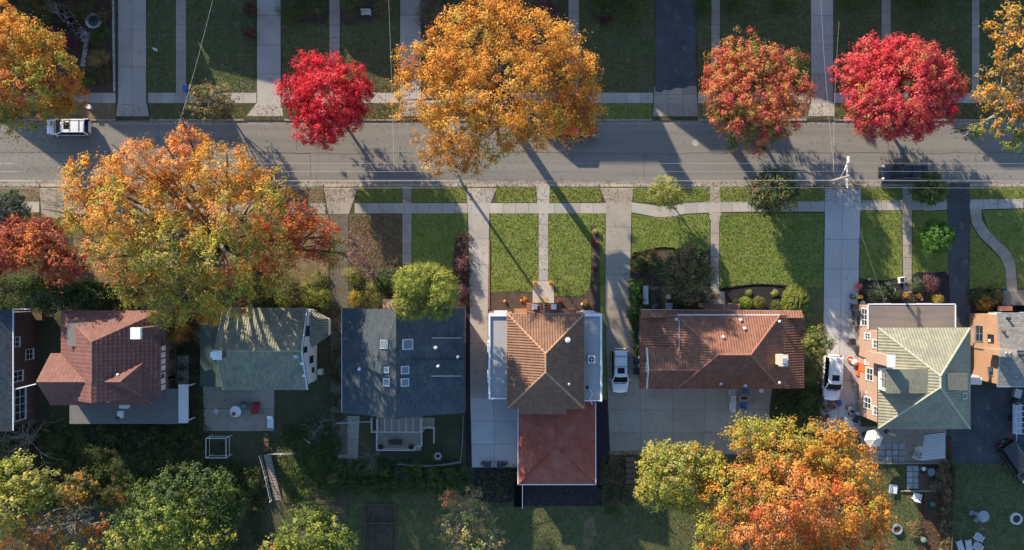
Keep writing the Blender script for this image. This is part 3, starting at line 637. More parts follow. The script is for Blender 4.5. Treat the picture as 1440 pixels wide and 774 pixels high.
# ---------------- house with the brown hipped roof, middle of the row
def house_brown():
    e = (713.5, 441.5, 821.5, 574.5); he, hr = 6.2, 8.8
    b = inset(*e, he, .45); base = ((b[0] + b[2]) / 2, (b[1] + b[3]) / 2, G)
    h = thing('house', 'house with brown hipped tile roof, grey flat side wings and red rear extension', 'house', base)
    pl, ln, cn = hip(e, he, ((767.4, 497.4), (767.4, 524)), hr)
    walls(h, 'wall', RW(b), 0.05, he - .1, BRICKR)
    r = roof_mesh('roof', list(pl.values()), T_BROWN, h, (0.27, 0.36, 0.055, 0.03)); caps(r, ln, C_BROWN, .10)
    # the lower middle of the rear slope carries on past the eave
    s0, s1, q = cn[3], cn[2], pl['S']
    d = (s0 - q[2]); d = Vector((0, d.y, d.z)) / abs(d.y)
    a = P(729, 574.6, he); bq = P(796, 574.6, he); k = P(0, 574.6, he).y - P(0, 582, he - .4).y
    r2 = roof_mesh('rear_roof', [[a, bq, bq + d * k * 1.0, a + d * k * 1.0]], T_BROWN, h, (0.27, 0.36, 0.055, 0.03))
    gutter(h, [(cn[0], cn[1]), (cn[1], cn[2]), (cn[3], cn[0])], wd=.12)
    vent(r, pl['E'], 798, 478, .2, .4, WHITE); vent(r, pl['E'], 800, 540, .1)
    for side, x0, x1, y1 in (('W', 686.5, 713, 562), ('E', 822, 847, 565)):
        wb = inset(x0, 441, x1, y1, 5.3, 0.02)
        wb = (wb[0], wb[1], b[0] - .002, wb[3]) if side == 'W' else (b[2] + .002, wb[1], wb[2], wb[3])
        wg = walls(h, 'side_wing', RW(wb), 0.05, 5.1, BRICKR)
        MB().prism([(wb[0] + .2, wb[1] + .2), (wb[2], wb[1] + .2), (wb[2], wb[3] - .2), (wb[0] + .2, wb[3] - .2)] if side == 'W' else [(wb[0], wb[1] + .2), (wb[2] - .2, wb[1] + .2), (wb[2] - .2, wb[3] - .2), (wb[0], wb[3] - .2)], 5.1, 5.14).build('flat_roof', F_GREY, wg)
        mb = MB()
        xo = wb[0] + .1 if side == 'W' else wb[2] - .1
        mb.box((xo, (wb[1] + wb[3]) / 2, 5.22), (.2, wb[3] - wb[1], .24))
        mb.box(((wb[0] + wb[2]) / 2 + (.1 if side == 'W' else -.1), wb[3] - .14, 5.221), (wb[2] - wb[0] - .2, .28, .242)); mb.box(((wb[0] + wb[2]) / 2 + (.1 if side == 'W' else -.1), wb[1] + .07, 5.18), (wb[2] - wb[0] - .2, .14, .16))
        mb.build('parapet', WHITE, wg)
        for t in (.25, .6): window(wg, side, wb, t, 1.0, 1.1, 1.3); window(wg, side, wb, t, 3.4, 1.0, 1.2)
        window(wg, 'N', wb, .5, 1.0, 1.2, 1.4); window(wg, 'N', wb, .5, 3.4, 1.0, 1.2)
        if side == 'W': vent(wg, [Vector((wb[0], wb[1], 5.14)), Vector((wb[2], wb[1], 5.14)), Vector((wb[2], wb[3], 5.14))], 690, 532, .08, .2)
        if side == 'E':
            p, n = on_plane([Vector((wb[0], wb[1], 5.14)), Vector((wb[2], wb[1], 5.14)), Vector((wb[2], wb[3], 5.14))], 831, 505)
            ac = MB().box((p.x, p.y, 5.5), (.75, .75, .62)).build('air_conditioner', WHITE, h, bevel=.03)
            MB().lathe([(.30, 0), (.30, .03), (.27, .03), (.27, .01)], (p.x, p.y, 5.812), 18).build('fan_grille', DARKM, ac)
            MB().box((p.x, p.y, 5.85), (.5, .06, .02)).box((p.x, p.y, 5.852), (.06, .5, .02)).build('fan', METAL, ac)
            p, n = on_plane([Vector((wb[0], wb[1], 5.14)), Vector((wb[2], wb[1], 5.14)), Vector((wb[2], wb[3], 5.14))], 826, 545)
            MB().lathe([(.16, 0), (.16, .2), (.11, .25), (.02, .28)], (p.x, p.y, 5.14), 10).build('roof_vent', DARKM, h)
            MB().tube([(p.x + .2, p.y - .1, 5.17), (p.x + .5, p.y - .7, 5.17), (p.x + .25, p.y - 1.2, 5.17), (p.x + .5, p.y - 1.7, 5.17)], .05, 6).build('cable', WHITE, h)
    # entry porch in brick with two white capped piers
    y = b[3]; p0, p1 = P(742.5, 427.5, 3.0), P(787, 427.5, 3.0)
    pr = MB().prism([(p0.x, y + .003), (p1.x, y + .003), (p1.x, p0.y), (p0.x, p0.y)], 0.05, 3.0).build('porch', BRICKO, h)
    A, B = Vector((p0.x - .1, p0.y + .1, 3.0)), Vector((p1.x + .1, p0.y + .1, 3.0)); C, D = Vector((p1.x + .1, y, 3.15)), Vector((p0.x - .1, y, 3.15)); mx = (A.x + B.x) / 2
    rr = roof_mesh('porch_roof', [[A, Vector((mx, A.y, 3.7)), Vector((mx, C.y, 3.7)), D], [Vector((mx, A.y, 3.7)), B, C, Vector((mx, C.y, 3.7))]], T_RED, pr, (0.27, 0.36, 0.05, 0.03)); caps(rr, [(Vector((mx, A.y, 3.72)), Vector((mx, C.y, 3.72)))], C_BROWN, .12)
    for px in (752, 778.6):
        c = P(px, 431.6, 3.7); MB().box((c.x, c.y, 1.9), (.5, .5, 3.6)).build('pier', BRICKO, pr); MB().box((c.x, c.y, 3.74), (.56, .56, .12)).build('pier_cap', WHITE, pr)
    door(pr, 'N', (p0.x, y, p1.x, p0.y), .5, G + .05, DKWOOD, 1.1, 2.2)
    for x0, x1 in ((723, 742), (788, 808)):
        a, c = P(x0, 435, 1), P(x1, 441, 1)
        MB().prism([(a.x, y + .003), (c.x, y + .003), (c.x, a.y), (a.x, a.y)], .05, .8).build('planter_wall', BRICKO, h)
    # rear one storey extension
    e2 = (728.5, 566, 837.5, 681.5); b2 = inset(*e2, 3.2, .3); b2 = (b2[0], b2[1], b2[2], b[1] - .003)
    walls(h, 'rear_wall', RW(b2), .05, 3.15, BRICKR)
    A, B, C, D = P(728.5, 576, 3.3), P(837.5, 564, 3.3), P(837.5, 681.5, 3.3), P(728.5, 681.5, 3.3); ap = P(782.5, 629, 5.0); A.y = B.y = b[1] + .2; top = Vector((ap.x, A.y, 5.0))
    rb = roof_mesh('rear_extension_roof', [[A, top, ap, D], [top, B, C, ap], [D, ap, C]], S_RED, h); caps(rb, [(D, ap), (C, ap), (ap, top)], S_RED, .06)
    gutter(h, [(Vector((A.x, b[1] - .5, 3.3)), D), (D, C), (C, Vector((B.x, b[1] - .3, 3.3)))])
    window(h, 'W', b2, .4, 1.0, 1.3, 1.2); window(h, 'S', b2, .3, 1.0, 1.3, 1.2); window(h, 'S', b2, .7, 1.0, 1.3, 1.2); window(h, 'E', b2, .5, 1.0, 1.3, 1.2)
    for t in (.25, .75): window(h, 'N', b, t, 4.0, 1.2, 1.3)
    # rear steps
    a = P(723, 660); st = thing('outdoor_steps', 'white concrete steps running down beside the red rear roof', 'steps', (a.x, a.y, 0))
    for i in range(9):
        y0, y1 = P(0, 660 + i * 5.8).y, P(0, 660 + (i + 1) * 5.8).y
        MB().prism([(a.x, y1 + .015), (P(734, 0).x, y1 + .015), (P(734, 0).x, y0), (a.x, y0)], 0.05, 1.75 - i * .18).build('step', MATS['paver'], st)
    MB().bar((P(734.5, 0).x, P(0, 660).y, 2.5), (P(734.5, 0).x, P(0, 712).y, 1.0), .05, .05).build('handrail', WHITE, st)
house_brown()

# ---------------- house with the wide red tile roof
def house_red():
    he, hr = 5.0, 7.4
    e = (952.5, 444, 1096.5, 546); b = inset(900, 444, 1130, 546, 4.3, .45); base = ((b[0] + b[2]) / 2, (b[1] + b[3]) / 2, G)
    h = thing('house', 'wide house with long red tile hipped roof and cream chimney', 'house', base)
    walls(h, 'wall', RW(b), .05, 3.1, BRICKP)
    b1 = inset(e[0] + 6, e[1], e[2] - 6, e[3], he, .5); walls(h, 'upper_wall', RW(b1), 3.1, he - .15, BRICKP)
    N0, N1, S0, S1 = P(952.5, 444, he), P(1096.5, 444, he), P(953, 546, he), P(1096.5, 546, he); r0, r1 = P(1010.7, 499, hr), P(1056, 499, hr)
    def ext(a, r, px, py):   # carry the end slope down to the outer eave
        k = (px - 0); sl = (r.z - a.z) / abs(r.x - a.x)
        z = a.z
        for _ in range(8):
            q = P(px, py, z); z = a.z - abs(q.x - a.x) * sl * .72
        return P(px, py, z)
    nw, sw = ext(N0, r0, 900, 444), ext(S0, r0, 900, 546); ne, se = ext(N1, r1, 1130, 444), ext(S1, r1, 1130, 546)
    pl = dict(N=[N0, N1, r1, r0], S=[S1, S0, r0, r1], W=[N0, r0, S0], E=[N1, S1, r1], W2=[nw, N0, S0, sw], E2=[N1, ne, se, S1])
    rf = roof_mesh('roof', list(pl.values()), T_RED, h, (0.27, 0.36, 0.055, 0.03)); caps(rf, [(r0, r1), (N0, r0), (S0, r0), (N1, r1), (S1, r1)], C_RED, .10)
    caps(rf, [(nw, N0), (N1, ne)], C_RED, .07)
    q0, q1 = P(901, 436, he - .75), P(1128, 438, he - .75); n0, n1 = Vector((q0.x, N0.y - .25, he - .3)), Vector((q1.x, N1.y - .25, he - .3))
    roof_mesh('front_roof', [[q0, q1, n1, n0]], T_RED, h, (0.27, 0.36, 0.05, 0.03)); gutter(h, [(q0, q1)]); gutter(h, [(N0 + Vector((0, .06, .05)), N1 + Vector((0, .06, .05)))])
    gutter(h, [(S0, S1), (nw, sw), (ne, se)], MATS['dark_metal'], .1)
    MB().bar(P(955, 450, he + .2), P(955, 492, he + .35), .1, .06).build('roof_valley', METAL, rf)
    # front porch gable
    A, B = P(988.6, 428, 3.4), P(1039.8, 428, 3.4); C, D = Vector((B.x, q0.y - .3, 3.9)), Vector((A.x, q0.y - .3, 3.9)); mx = P(1017, 428, 3.9).x
    m0, m1 = Vector((mx, A.y, 3.95)), Vector((mx, C.y, 4.3))
    pr = roof_mesh('porch_roof', [[A, m0, m1, D], [m0, B, C, m1]], T_RED, h, (0.27, 0.36, 0.05, 0.03)); caps(pr, [(m0, m1)], C_RED, .08)
    for x in (991, 1037): c = P(x, 430.5, 0); MB().box((c.x * .965, c.y * .965, 1.7), (.35, .35, 3.3)).build('porch_post', BRICKP, h)
    # west gable dormer on the end slope
    hz = 6.1; ra, rb = P(912, 520.7, hz), P(984, 520.7, hz); na, nb = P(912, 489.5, 4.9), P(962, 489.5, 4.9); sa, sb = P(912, 546.5, 4.9), P(953, 546.5, 4.9)
    dm = roof_mesh('dormer_roof', [[na, nb, rb, ra], [ra, rb, sb, sa]], T_RED, h, (0.27, 0.36, 0.055, 0.03)); caps(dm, [(ra, rb)], C_RED, .09)
    x = ra.x + .22; MB().poly([(x, na.y - .05, 3.0), (x, na.y - .05, na.z - .1), (x, ra.y, hz - .1), (x, sa.y + .05, sa.z - .1), (x, sa.y + .05, 3.0)][::-1]).poly([(x + .25, na.y - .05, 3.0), (x + .25, na.y - .05, na.z - .1), (x + .25, ra.y, hz - .1), (x + .25, sa.y + .05, sa.z - .1), (x + .25, sa.y + .05, 3.0)]).build('dormer_gable', CREAM, h)
    MB().bar((ra.x - .02, na.y, na.z + .05), (ra.x - .02, ra.y, hz + .05), .14, .16).bar((ra.x - .02, sa.y, sa.z + .05), (ra.x - .02, ra.y, hz + .05), .14, .16).build('barge_board', CREAM, h)
    window(h, 'W', (x, sa.y, x + 1, na.y), .5, 3.9, .8, .9)
    c = P(1102.5, 507.5, 7.2); chimney(h, (c.x, c.y), (.75, 1.0), 3.0, 7.0, CREAM, CREAM, 0); MB().box((c.x + .05, c.y, 7.2), (.42, .5, .25)).build('chimney_cowl', METAL, h)
    for x, y, k in ((1041, 450, 'N'), (1046.5, 462, 'N'), (1016.5, 474, 'N'), (951, 449, 'W2'), (955.5, 503, 'W2'), (1095, 452, 'E'), (1095, 538, 'E'), (1013, 539.5, 'S'), (1047, 542, 'S'), (956.5, 530, 'W2')):
        vent(rf, pl[k], x, y, .11, .3, WHITE if k in 'NE' else METAL)
    for t in (.1, .25, .42, .62, .78, .92): window(h, 'N', b, t, 1.0, 1.2, 1.3); window(h, 'S', b, t, 1.0, 1.2, 1.3)
    for t in (.3, .7): window(h, 'E', b, t, 1.0, 1.0, 1.2); window(h, 'W', b, t, 1.0, 1.0, 1.2)
    door(h, 'N', b, (P(1010, 0).x - b[0]) / (b[2] - b[0]), G + .05, DKWOOD)
    MB().box((P(1005, 419, 0).x, P(0, 417).y, G + .06), (.8, .5, .03)).build('doormat', DKWOOD, h)
house_red()

# ---------------- brick house with the sage green tile roof
def house_sage():
    e = (1235, 461.5, 1364, 603); he, hr = 6.5, 9.9
    b = inset(*e, he, .42); base = ((b[0] + b[2]) / 2, (b[1] + b[3]) / 2, G)
    h = thing('house', 'pink brick house with pale green tiled hip roof and flat front porch', 'house', base)
    walls(h, 'wall', RW(b), .05, he - .1, BRICKP)
    pl, ln, cn = hip(e, he, ((1322.6, 529), (1322.6, 545.4)), hr)
    r = roof_mesh('roof', list(pl.values()), T_SAGE, h, (0.30, 0.36, 0.042, 0.03)); caps(r, ln, C_SAGE, .11)
    gutter(h, [(cn[0], cn[1]), (cn[1], cn[2]), (cn[2], cn[3]), (cn[3], cn[0])], MATS['dark_metal'], .1)
    # west and east shed dormers with mossy roofs
    zt = 9.3
    a0, a1, a2, a3 = P(1246.5, 519.5, 8.9), P(1314, 519.5, 9.35), P(1321, 553.5, 9.35), P(1246.5, 553.5, 8.9)
    roof_mesh('dormer_roof', [[a0, a1, a2, a3]], S_MOSS, h, None, .2)
    MB().prism([(a0.x + .15, a0.y - .12), (a1.x, a1.y - .12), (a2.x, a2.y + .12), (a3.x + .15, a3.y + .12)], 6.6, 8.78).build('dormer', WHITE, h)
    dbx = (a0.x + .15, a3.y, a1.x, a0.y); window(h, 'W', dbx, .35, 7.6, .8, .95, WHITE, 0); window(h, 'W', dbx, .72, 7.6, .8, .95, WHITE, 0)
    c0, c1, c2, c3 = P(1332, 525.5, 9.4), P(1361, 525.5, 8.9), P(1361, 549, 8.9), P(1330, 549, 9.4)
    roof_mesh('dormer_roof', [[c0, c1, c2, c3]], S_MOSS, h, None, .2)
    MB().prism([(c0.x, c0.y - .12), (c1.x - .15, c1.y - .12), (c2.x - .15, c2.y + .12), (c3.x, c3.y + .12)], 6.6, 8.78).build('dormer', BRICKP, h)
    sk = pl['E']; skylight(r, sk, 1355, 557, .55, .8)
    c = P(1260, 508, 10.3); chimney(h, (c.x - .45, c.y), (.62, 1.05), 5, 10.2, BRICKP, WHITE, 0); 
    # flat front porch
    f = P(1220.7, 428, 2.9); g = P(1343.5, 461, 2.9); pb = (f.x + .12, b[3] + .003, g.x - .12, f.y - .12)
    po = walls(h, 'porch', RW(pb), .05, 2.8, BRICKP)
    MB().prism(RW((f.x, b[3] + .003, g.x, f.y)), 2.8, 2.9).build('porch_roof', F_BROWN, po)
    gutter(po, [(Vector((f.x, f.y, 2.94)), Vector((g.x, f.y, 2.94))), (Vector((f.x, b[3] + .1, 2.94)), Vector((f.x, f.y - .07, 2.94))), (Vector((g.x, b[3] + .1, 2.94)), Vector((g.x, f.y - .07, 2.94)))], None, .12)
    vent(po, [Vector((f.x, f.y, 2.9)), Vector((g.x, f.y, 2.9)), Vector((g.x, b[3], 2.9))], 1276, 430, .1, .12, DARKM)
    window(po, 'W', pb, .5, 1.0, 1.7, 1.4, WHITE, 2); window(po, 'N', pb, .25, 1.0, 1.5, 1.4, WHITE, 2); window(po, 'N', pb, .75, 1.0, 1.5, 1.4, WHITE, 2); door(po, 'N', pb, .5, G + .05, DKWOOD); window(po, 'E', pb, .5, 1.0, 1.4, 1.4)
    def wy(py): return (P(0, py, 3).y - b[1]) / (b[3] - b[1])
    for py, z, ww, hh in ((473, 2.3, .55, 1.2), (482, 4.4, .75, 1.3), (526, 2.7, 1.2, 1.5), (567, 2.2, 1.1, 1.5), (574, 4.5, .8, 1.2), (510, 2.4, .4, .6), (500, 4.5, .6, 1.2)):
        window(h, 'W', b, wy(py), z, ww, hh, WHITE, 1)
    MB().tube([(b[0] - .06, P(0, 503, 3).y, .1), (b[0] - .06, P(0, 506, 3).y, 3.2), (b[0] - .06, P(0, 509, 5).y, 6.4)], .05, 6).build('downpipe', MATS['dark_metal'], h)
    MB().lathe([(.09, 0), (.09, .1)], (b[0] - .1, P(0, 553, 3).y, 2.6), 8, 'x').build('wall_vent', WHITE, h)
    for t in (.2, .5, .8): window(h, 'S', b, t, 1.0, 1.2, 1.3); window(h, 'S', b, t, 4.0, 1.1, 1.3); window(h, 'E', b, t, 1.2, 1.1, 1.3); window(h, 'E', b, t, 4.2, 1.0, 1.2)
    for t in (.2, .8): window(h, 'N', b, t, 4.75, 1.1, 1.2)
    door(h, 'W', b, wy(519), G + .02, ORANGEP, .9, 2.0)
    return b
SAGE = house_sage()

# ---------------- orange brick house at the right edge
plain('rust_vent', (.16, .07, .05), .7)
def house_orange():
    he, hr = 5.8, 7.25
    x0 = P(1403, 440, he).x; y0, y1 = P(0, 544, he).y, P(0, 440.5, he).y; xr = x0 + 11.4; b = (x0 + .08, y0 + .25, xr - .3, y1 - .25)
    h = thing('house', 'orange brick house with mottled grey shingle roof at the right edge', 'house', ((b[0] + b[2]) / 2, (b[1] + b[3]) / 2, G))
    walls(h, 'wall', RW(b), .05, he - .08, BRICKO)
    A, B, C, D = [Vector(q) for q in ((x0, y1, he), (xr, y1, he), (xr, y0, he), (x0, y0, he))]; ym = (y0 + y1) / 2; r0, r1 = Vector((x0 + 0.01, ym, hr - .9)), Vector((xr, ym, hr - .9))
    pl = [[A, B, r1, r0], [C, D, r0, r1]]; rf = roof_mesh('roof', pl, S_GREY, h); caps(rf, [(r0, r1)], S_GREY, .06)
    MB().poly([(b[0], b[1], he - .1), (b[0], ym, hr - 1.1), (b[0], b[3], he - .1)][::-1]).build('gable_wall', BRICKO, h); MB().poly([(b[2], b[1], he - .1), (b[2], ym, hr - 1.1), (b[2], b[3], he - .1)]).build('gable_wall', BRICKO, h)
    gutter(h, [(Vector((x0 - .03, y0, he)), Vector((x0 - .03, ym, hr - .9))), (Vector((x0 - .03, ym, hr - .9)), Vector((x0 - .03, y1, he)))], METAL, .07)
    gutter(h, [(A, B), (D, C)], METAL, .1)
    def wy(py): return (P(0, py, 3).y - b[1]) / (b[3] - b[1])
    window(h, 'W', b, wy(470), 1.5, 1.6, 1.4, METAL, 1); window(h, 'W', b, wy(475), 4.1, .7, .8, DARKM, 0); window(h, 'W', b, wy(478), 4.2, .1, .1, WHITE, 0); window(h, 'W', b, wy(520), 4.0, .8, .9, METAL, 0)
    MB().box((b[0] - .06, wy(491) * (b[3] - b[1]) + b[1], 2.9), (.08, .1, 5.6)).build('downpipe', METAL, h)
    c = P(1378, 536, 2.5); MB().box((b[0] - .75, c.y, 2.5), (1.5, .75, .09), 0, ('Y', R(-12))).build('door_canopy', WHITE, h); door(h, 'W', b, (c.y - b[1]) / (b[3] - b[1]), G + .02, WHITE)
    ch = P(1417, 496, 7.4); chimney(h, (ch.x - .3, ch.y), (1.6, .55), 5, 7.9, BRICKO, MATS['kerb_concrete'], 2)
    vent(rf, pl[0], 1416.5, 448, .12, .4, DARKM); vent(rf, pl[0], 1410, 466, .12, .3, MATS['rust_vent']); vent(rf, pl[1], 1434, 499, .12, .5, DARKM)
    for t in (.2, .5, .8): window(h, 'N', b, t, 1.2, 1.2, 1.4); window(h, 'S', b, t, 1.2, 1.2, 1.4); window(h, 'N', b, t, 4.0, 1.1, 1.2); window(h, 'S', b, t, 4.0, 1.1, 1.2)
    g0, g1 = P(1405, 430, 1), P(1445, 441, 1)
    ps = MB().prism([(g0.x, b[3] + .003), (g1.x, b[3] + .003), (g1.x, g0.y), (g0.x, g0.y)], .05, .6).build('front_step', MATS['paver'], h)
    MB().box(((g0.x + P(1421, 0, 1).x) / 2, g0.y - .3, 1.0), (1.2, .5, .8)).build('planter_wall', BRICKR, h)
house_orange()

# ---------------- slate blue shingle gable
RAILG = plain('rail_grey', (.42, .41, .40), .7)
def house_slate():
    he, hr = 4.7, 8.7
    A, B = P(480, 434.5, he), P(654.5, 433.5, he); D, C = P(481, 581.5, he), P(654, 579, he); N, S = P(557, 433, hr), P(555.5, 590.5, hr)
    N.y = A.y = B.y; S.x = N.x; A.x = D.x; B.x = C.x; S.y = (C.y + D.y) / 2; C.y = D.y = S.y
    b = (A.x + .5, C.y + .5, B.x - .5, A.y - .5)
    h = thing('house', 'slate blue shingle gable house with six roof windows and rear deck', 'house', ((b[0] + b[2]) / 2, (b[1] + b[3]) / 2, G))
    walls(h, 'wall', RW(b), .05, he - .1, STUCCO)
    for y, fl in ((b[1], 1), (b[3], 0)):
        t = [(b[0], y, he - .1), (b[2], y, he - .1), (N.x, y, hr - .35)]; MB().poly(t if fl else t[::-1]).build('gable_wall', STUCCO, h)
    pl = [[A, N, S, D], [N, B, C, S]]; rf = roof_mesh('roof', pl, S_BLUE, h, None, .18); caps(rf, [(N, S)], S_BLUE, .07)
    gutter(h, [(A, D)], METAL, .12); gutter(h, [(B, C)], MATS['dark_brick'], .12)
    for x, y, k, s in ((541, 484.5, 0, .85), (544.5, 520.5, 0, .55), (544.5, 538, 0, .75), (573, 484.5, 1, 1.0), (569, 520.5, 1, .75), (569, 538, 1, .75)):
        p, n = on_plane(pl[k], x, y); d = Vector((n.x, n.y, 0)).normalized(); u = Vector((0, 0, 1)).cross(d); v = u.cross(n); q = p + n * .06; wd, ht = s * .95, s * 1.05
        mb = MB()
        for g in (-1, 1):
            mb.bar(q + u * g * wd / 2 - v * (ht / 2 + .04), q + u * g * wd / 2 + v * (ht / 2 + .04), .08, .14, n); mb.bar(q + v * g * ht / 2 - u * (wd / 2 - .04), q + v * g * ht / 2 + u * (wd / 2 - .04), .08, .14, n)
        f = mb.build('skylight', METAL, rf); MB().bar(q - u * (wd / 2 - .04) + n * .02, q + u * (wd / 2 - .04) + n * .02, ht - .08, .04, n).build('pane', SKYGLASS, rf)
    for y, xa, xb in ((475.5, 607, 648), (529, 606, 648)):   # thin metal snow guards
        p, n = on_plane(pl[1], xa, y); q, _ = on_plane(pl[1], xb, y); MB().bar(p + n * .08, q + n * .08, .06, .1, n).build('snow_guard', METAL, rf)
    p, n = on_plane(pl[1], 580, 505); q, _ = on_plane(pl[1], 648, 504.5); MB().bar(p + n * .03, q + n * .03, .2, .03, n).build('flashing', MATS['dark_metal'], rf)
    vent(rf, pl[1], 612.5, 489, .13, .35, WHITE); vent(rf, pl[1], 644, 502, .12, .3, METAL); vent(rf, pl[1], 616, 515, .1, .3, WHITE); vent(rf, pl[0], 506, 519, .12, .3, WHITE)
    for t in (.2, .5, .8): window(h, 'S', b, t, 1.0, 1.4, 1.3); window(h, 'N', b, t, 1.0, 1.4, 1.3); window(h, 'E', b, t, 1.0, 1.2, 1.2); window(h, 'W', b, t, 1.0, 1.2, 1.2)
    c = P(551, 433, 1); MB().box((c.x * .99, b[3] + .65, 1.2), (1.8, 1.3, 2.3)).build('porch', BRICKP, h); door(h, 'N', (c.x * .99 - .9, b[1], c.x * .99 + .9, b[3] + 1.3), .5, G, DKWOOD)
    # deck with pergola behind
    z = 1.1; d0, d1 = P(529, 586, z), P(592, 634, z); dk = thing('deck', 'wooden rear deck with white railing and slatted pergola behind slate roof', 'deck', (d0.x, d1.y, G))
    bd = MB(); x0, x1, y0, y1 = d0.x, d1.x, d1.y, min(d0.y, b[1] - .02)
    n = int((y1 - y0) / .15)
    for i in range(n): bd.box(((x0 + x1) / 2, y0 + (i + .5) * (y1 - y0) / n, z), (x1 - x0, (y1 - y0) / n - .015, .05))
    bd.build('floor_boards', WOOD, dk)
    for px, py in ((x0 + .1, y0 + .1), (x1 - .1, y0 + .1), (x0 + .1, y1 - .2), (x1 - .1, y1 - .2)): MB().box((px, py, .55), (.12, .12, 1.04)).build('post', DKWOOD, dk)
    def rail(pts):
        for a, c in zip(pts, pts[1:]):
            a, c = P(*a, z + 1), P(*c, z + 1); m = MB().bar((a.x, a.y, z + .98), (c.x, c.y, z + .98), .11, .06).bar((a.x, a.y, z + .15), (c.x, c.y, z + .15), .06, .06)
            L = (c - a).length; k = max(2, int(L / .16))
            for i in range(k): q = a.lerp(c, (i + .5) / k); m.box((q.x, q.y, z + .56), (.035, .035, .8))
            m.build('railing', RAILG, dk)
    rail([(529.5, 590), (529.5, 633.5), (583, 633.5), (583, 628.5), (592.5, 628.5), (592.5, 588)]); rail([(522, 588), (522, 608), (529, 608)]); rail([(594, 602), (610, 602), (610, 624)])
    lo = MB().box(((P(593, 0, z).x + P(611, 0, z).x) / 2, (P(0, 588, z).y + P(0, 603, z).y) / 2, z - .02), (P(18 + CX, 0, z).x, 1.15, .05)); lo.build('side_deck', WOOD, dk)
    for i in range(7): px = 531 + i * 10; a, c = P(px, 589, 3.2), P(px, 607.5, 3.2); MB().bar(a, c, .07, .12).build('pergola_beam', RAILG, dk)
    a, c = P(528, 607.8, 3.1), P(594, 607.8, 3.1); MB().bar(a, c, .08, .14).build('pergola_beam', RAILG, dk)
    for q in (a, c): MB().box((q.x, q.y, 2.1), (.1, .1, 2.0)).build('pergola_post', RAILG, dk)
house_slate()

# ---------------- teal tile gable house with the white gable wall
def house_teal():
    he, hr = 5.5, 7.9
    A, B = P(313, 433.5, he), P(434, 433.5, he); D, C = P(313, 548, he), P(436, 548, he); r0, r1 = P(302, 494, hr), P(425.5, 494, hr)
    r0.x = A.x = D.x = (A.x + r0.x) / 2; r1.x = B.x = C.x = (B.x + r1.x) / 2; r0.y = r1.y = (A.y + D.y) / 2
    b = (A.x + .35, D.y + .4, B.x - .3, A.y - .4)
    h = thing('house', 'green tile gable house with tall white gable wall facing right', 'house', ((b[0] + b[2]) / 2, (b[1] + b[3]) / 2, G))
    walls(h, 'wall', RW(b), .05, he - .1, STUCCO)
    for x, fl in ((b[0], 1), (b[2], 0)):
        t = [(x, b[1], he - .1), (x, b[3], he - .1), (x, r0.y, hr - .25)]; MB().poly(t[::-1] if fl else t).build('gable_wall', STUCCO, h)
    pl = [[A, B, r1, r0], [C, D, r0, r1]]; rf = roof_mesh('roof', pl, T_TEAL, h, (0.26, 0.36, 0.055, 0.03)); caps(rf, [(r0, r1)], C_TEAL, .1)
    gutter(h, [(A, B), (D, C)], MATS['dark_metal'], .1)
    MB().bar((b[2] + .2, A.y, he + .02), (b[2] + .2, r0.y, hr + .02), .1, .14).bar((b[2] + .2, D.y, he + .02), (b[2] + .2, r0.y, hr + .02), .1, .14).build('barge_board', WHITE, h)
    vent(rf, pl[1], 417, 501, .15, .4, METAL); vent(rf, pl[1], 425, 511, .12, .2, WHITE); vent(rf, pl[1], 428, 528, .12, .2, WHITE)
    def ty(py): return (P(0, py, 4).y - b[1]) / (b[3] - b[1])
    window(h, 'E', b, ty(465), 4.4, .9, 1.3, MATS['window_glass'], 0); window(h, 'E', b, ty(490), 5.4, .45, .9, MATS['window_glass'], 0); window(h, 'E', b, ty(507), 2.6, .6, 1.1, MATS['window_glass'], 0); window(h, 'E', b, ty(523), 2.2, .4, .5, MATS['window_glass'], 0)
    # bay with its own green hipped roof
    y0, y1 = P(0, 489, 3).y, P(0, 437, 3).y; x0 = b[2]
    bay = walls(h, 'bay_window', [(x0 + .003, y0 + .2), (x0 + 1.5, y0 + 1.2), (x0 + 1.5, y1 - 1.0), (x0 + .003, y1 - .2)], .05, 2.7, STUCCO)
    q = [Vector((x0, y0, 2.75)), Vector((x0 + 1.7, y0 + 1.15, 2.75)), Vector((x0 + 1.7, y1 - .9, 2.75)), Vector((x0, y1, 2.75))]; t0, t1 = Vector((x0, y0 + .8, 3.75)), Vector((x0, y1 - .7, 3.75))
    br = roof_mesh('bay_roof', [[q[1], q[2], t1, t0], [q[0], q[1], t0], [q[2], q[3], t1]], T_TEAL, bay, (0.26, 0.36, 0.04, 0.03))
    gutter(h, [(q[0], q[1]), (q[1], q[2]), (q[2], q[3])], MATS['dark_metal'], .09)
    MB().box((x0 + .45, P(0, 523, .6).y, .5), (.5, .6, .9)).build('meter_box', CREAM, h)
    # flat green roofed side room to the left, brick chimney with a white cap
    s = inset(281.5, 455, 311, 544, 3.0, .25); s = (s[0], s[1], b[0] - .003, s[3]); walls(h, 'side_room', RW(s), .05, 2.95, BRICKD)
    a0, a1, a2, a3 = [Vector(k) for k in ((s[0] - .25, s[3] + .25, 3.0), (s[2], s[3] + .25, 3.35), (s[2], s[1] - .25, 3.35), (s[0] - .25, s[1] - .25, 3.0))]
    roof_mesh('side_roof', [[a0, a1, a2, a3]], S_GREEN, h)
    c = P(297, 500, 9.6); chimney(h, (c.x + .45, c.y), (.75, .75), 4, 9.2, BRICKD, WHITE, 0); MB().box((c.x + .2, c.y + .05, 9.5), (.55, .5, .3)).build('chimney_cowl', WHITE, h)
    for t in (.15, .4, .65, .9): window(h, 'N', b, t, 1.0, 1.1, 1.3); window(h, 'S', b, t, 1.0, 1.1, 1.3); window(h, 'S', b, t, 3.7, 1.0, 1.2)
house_teal()

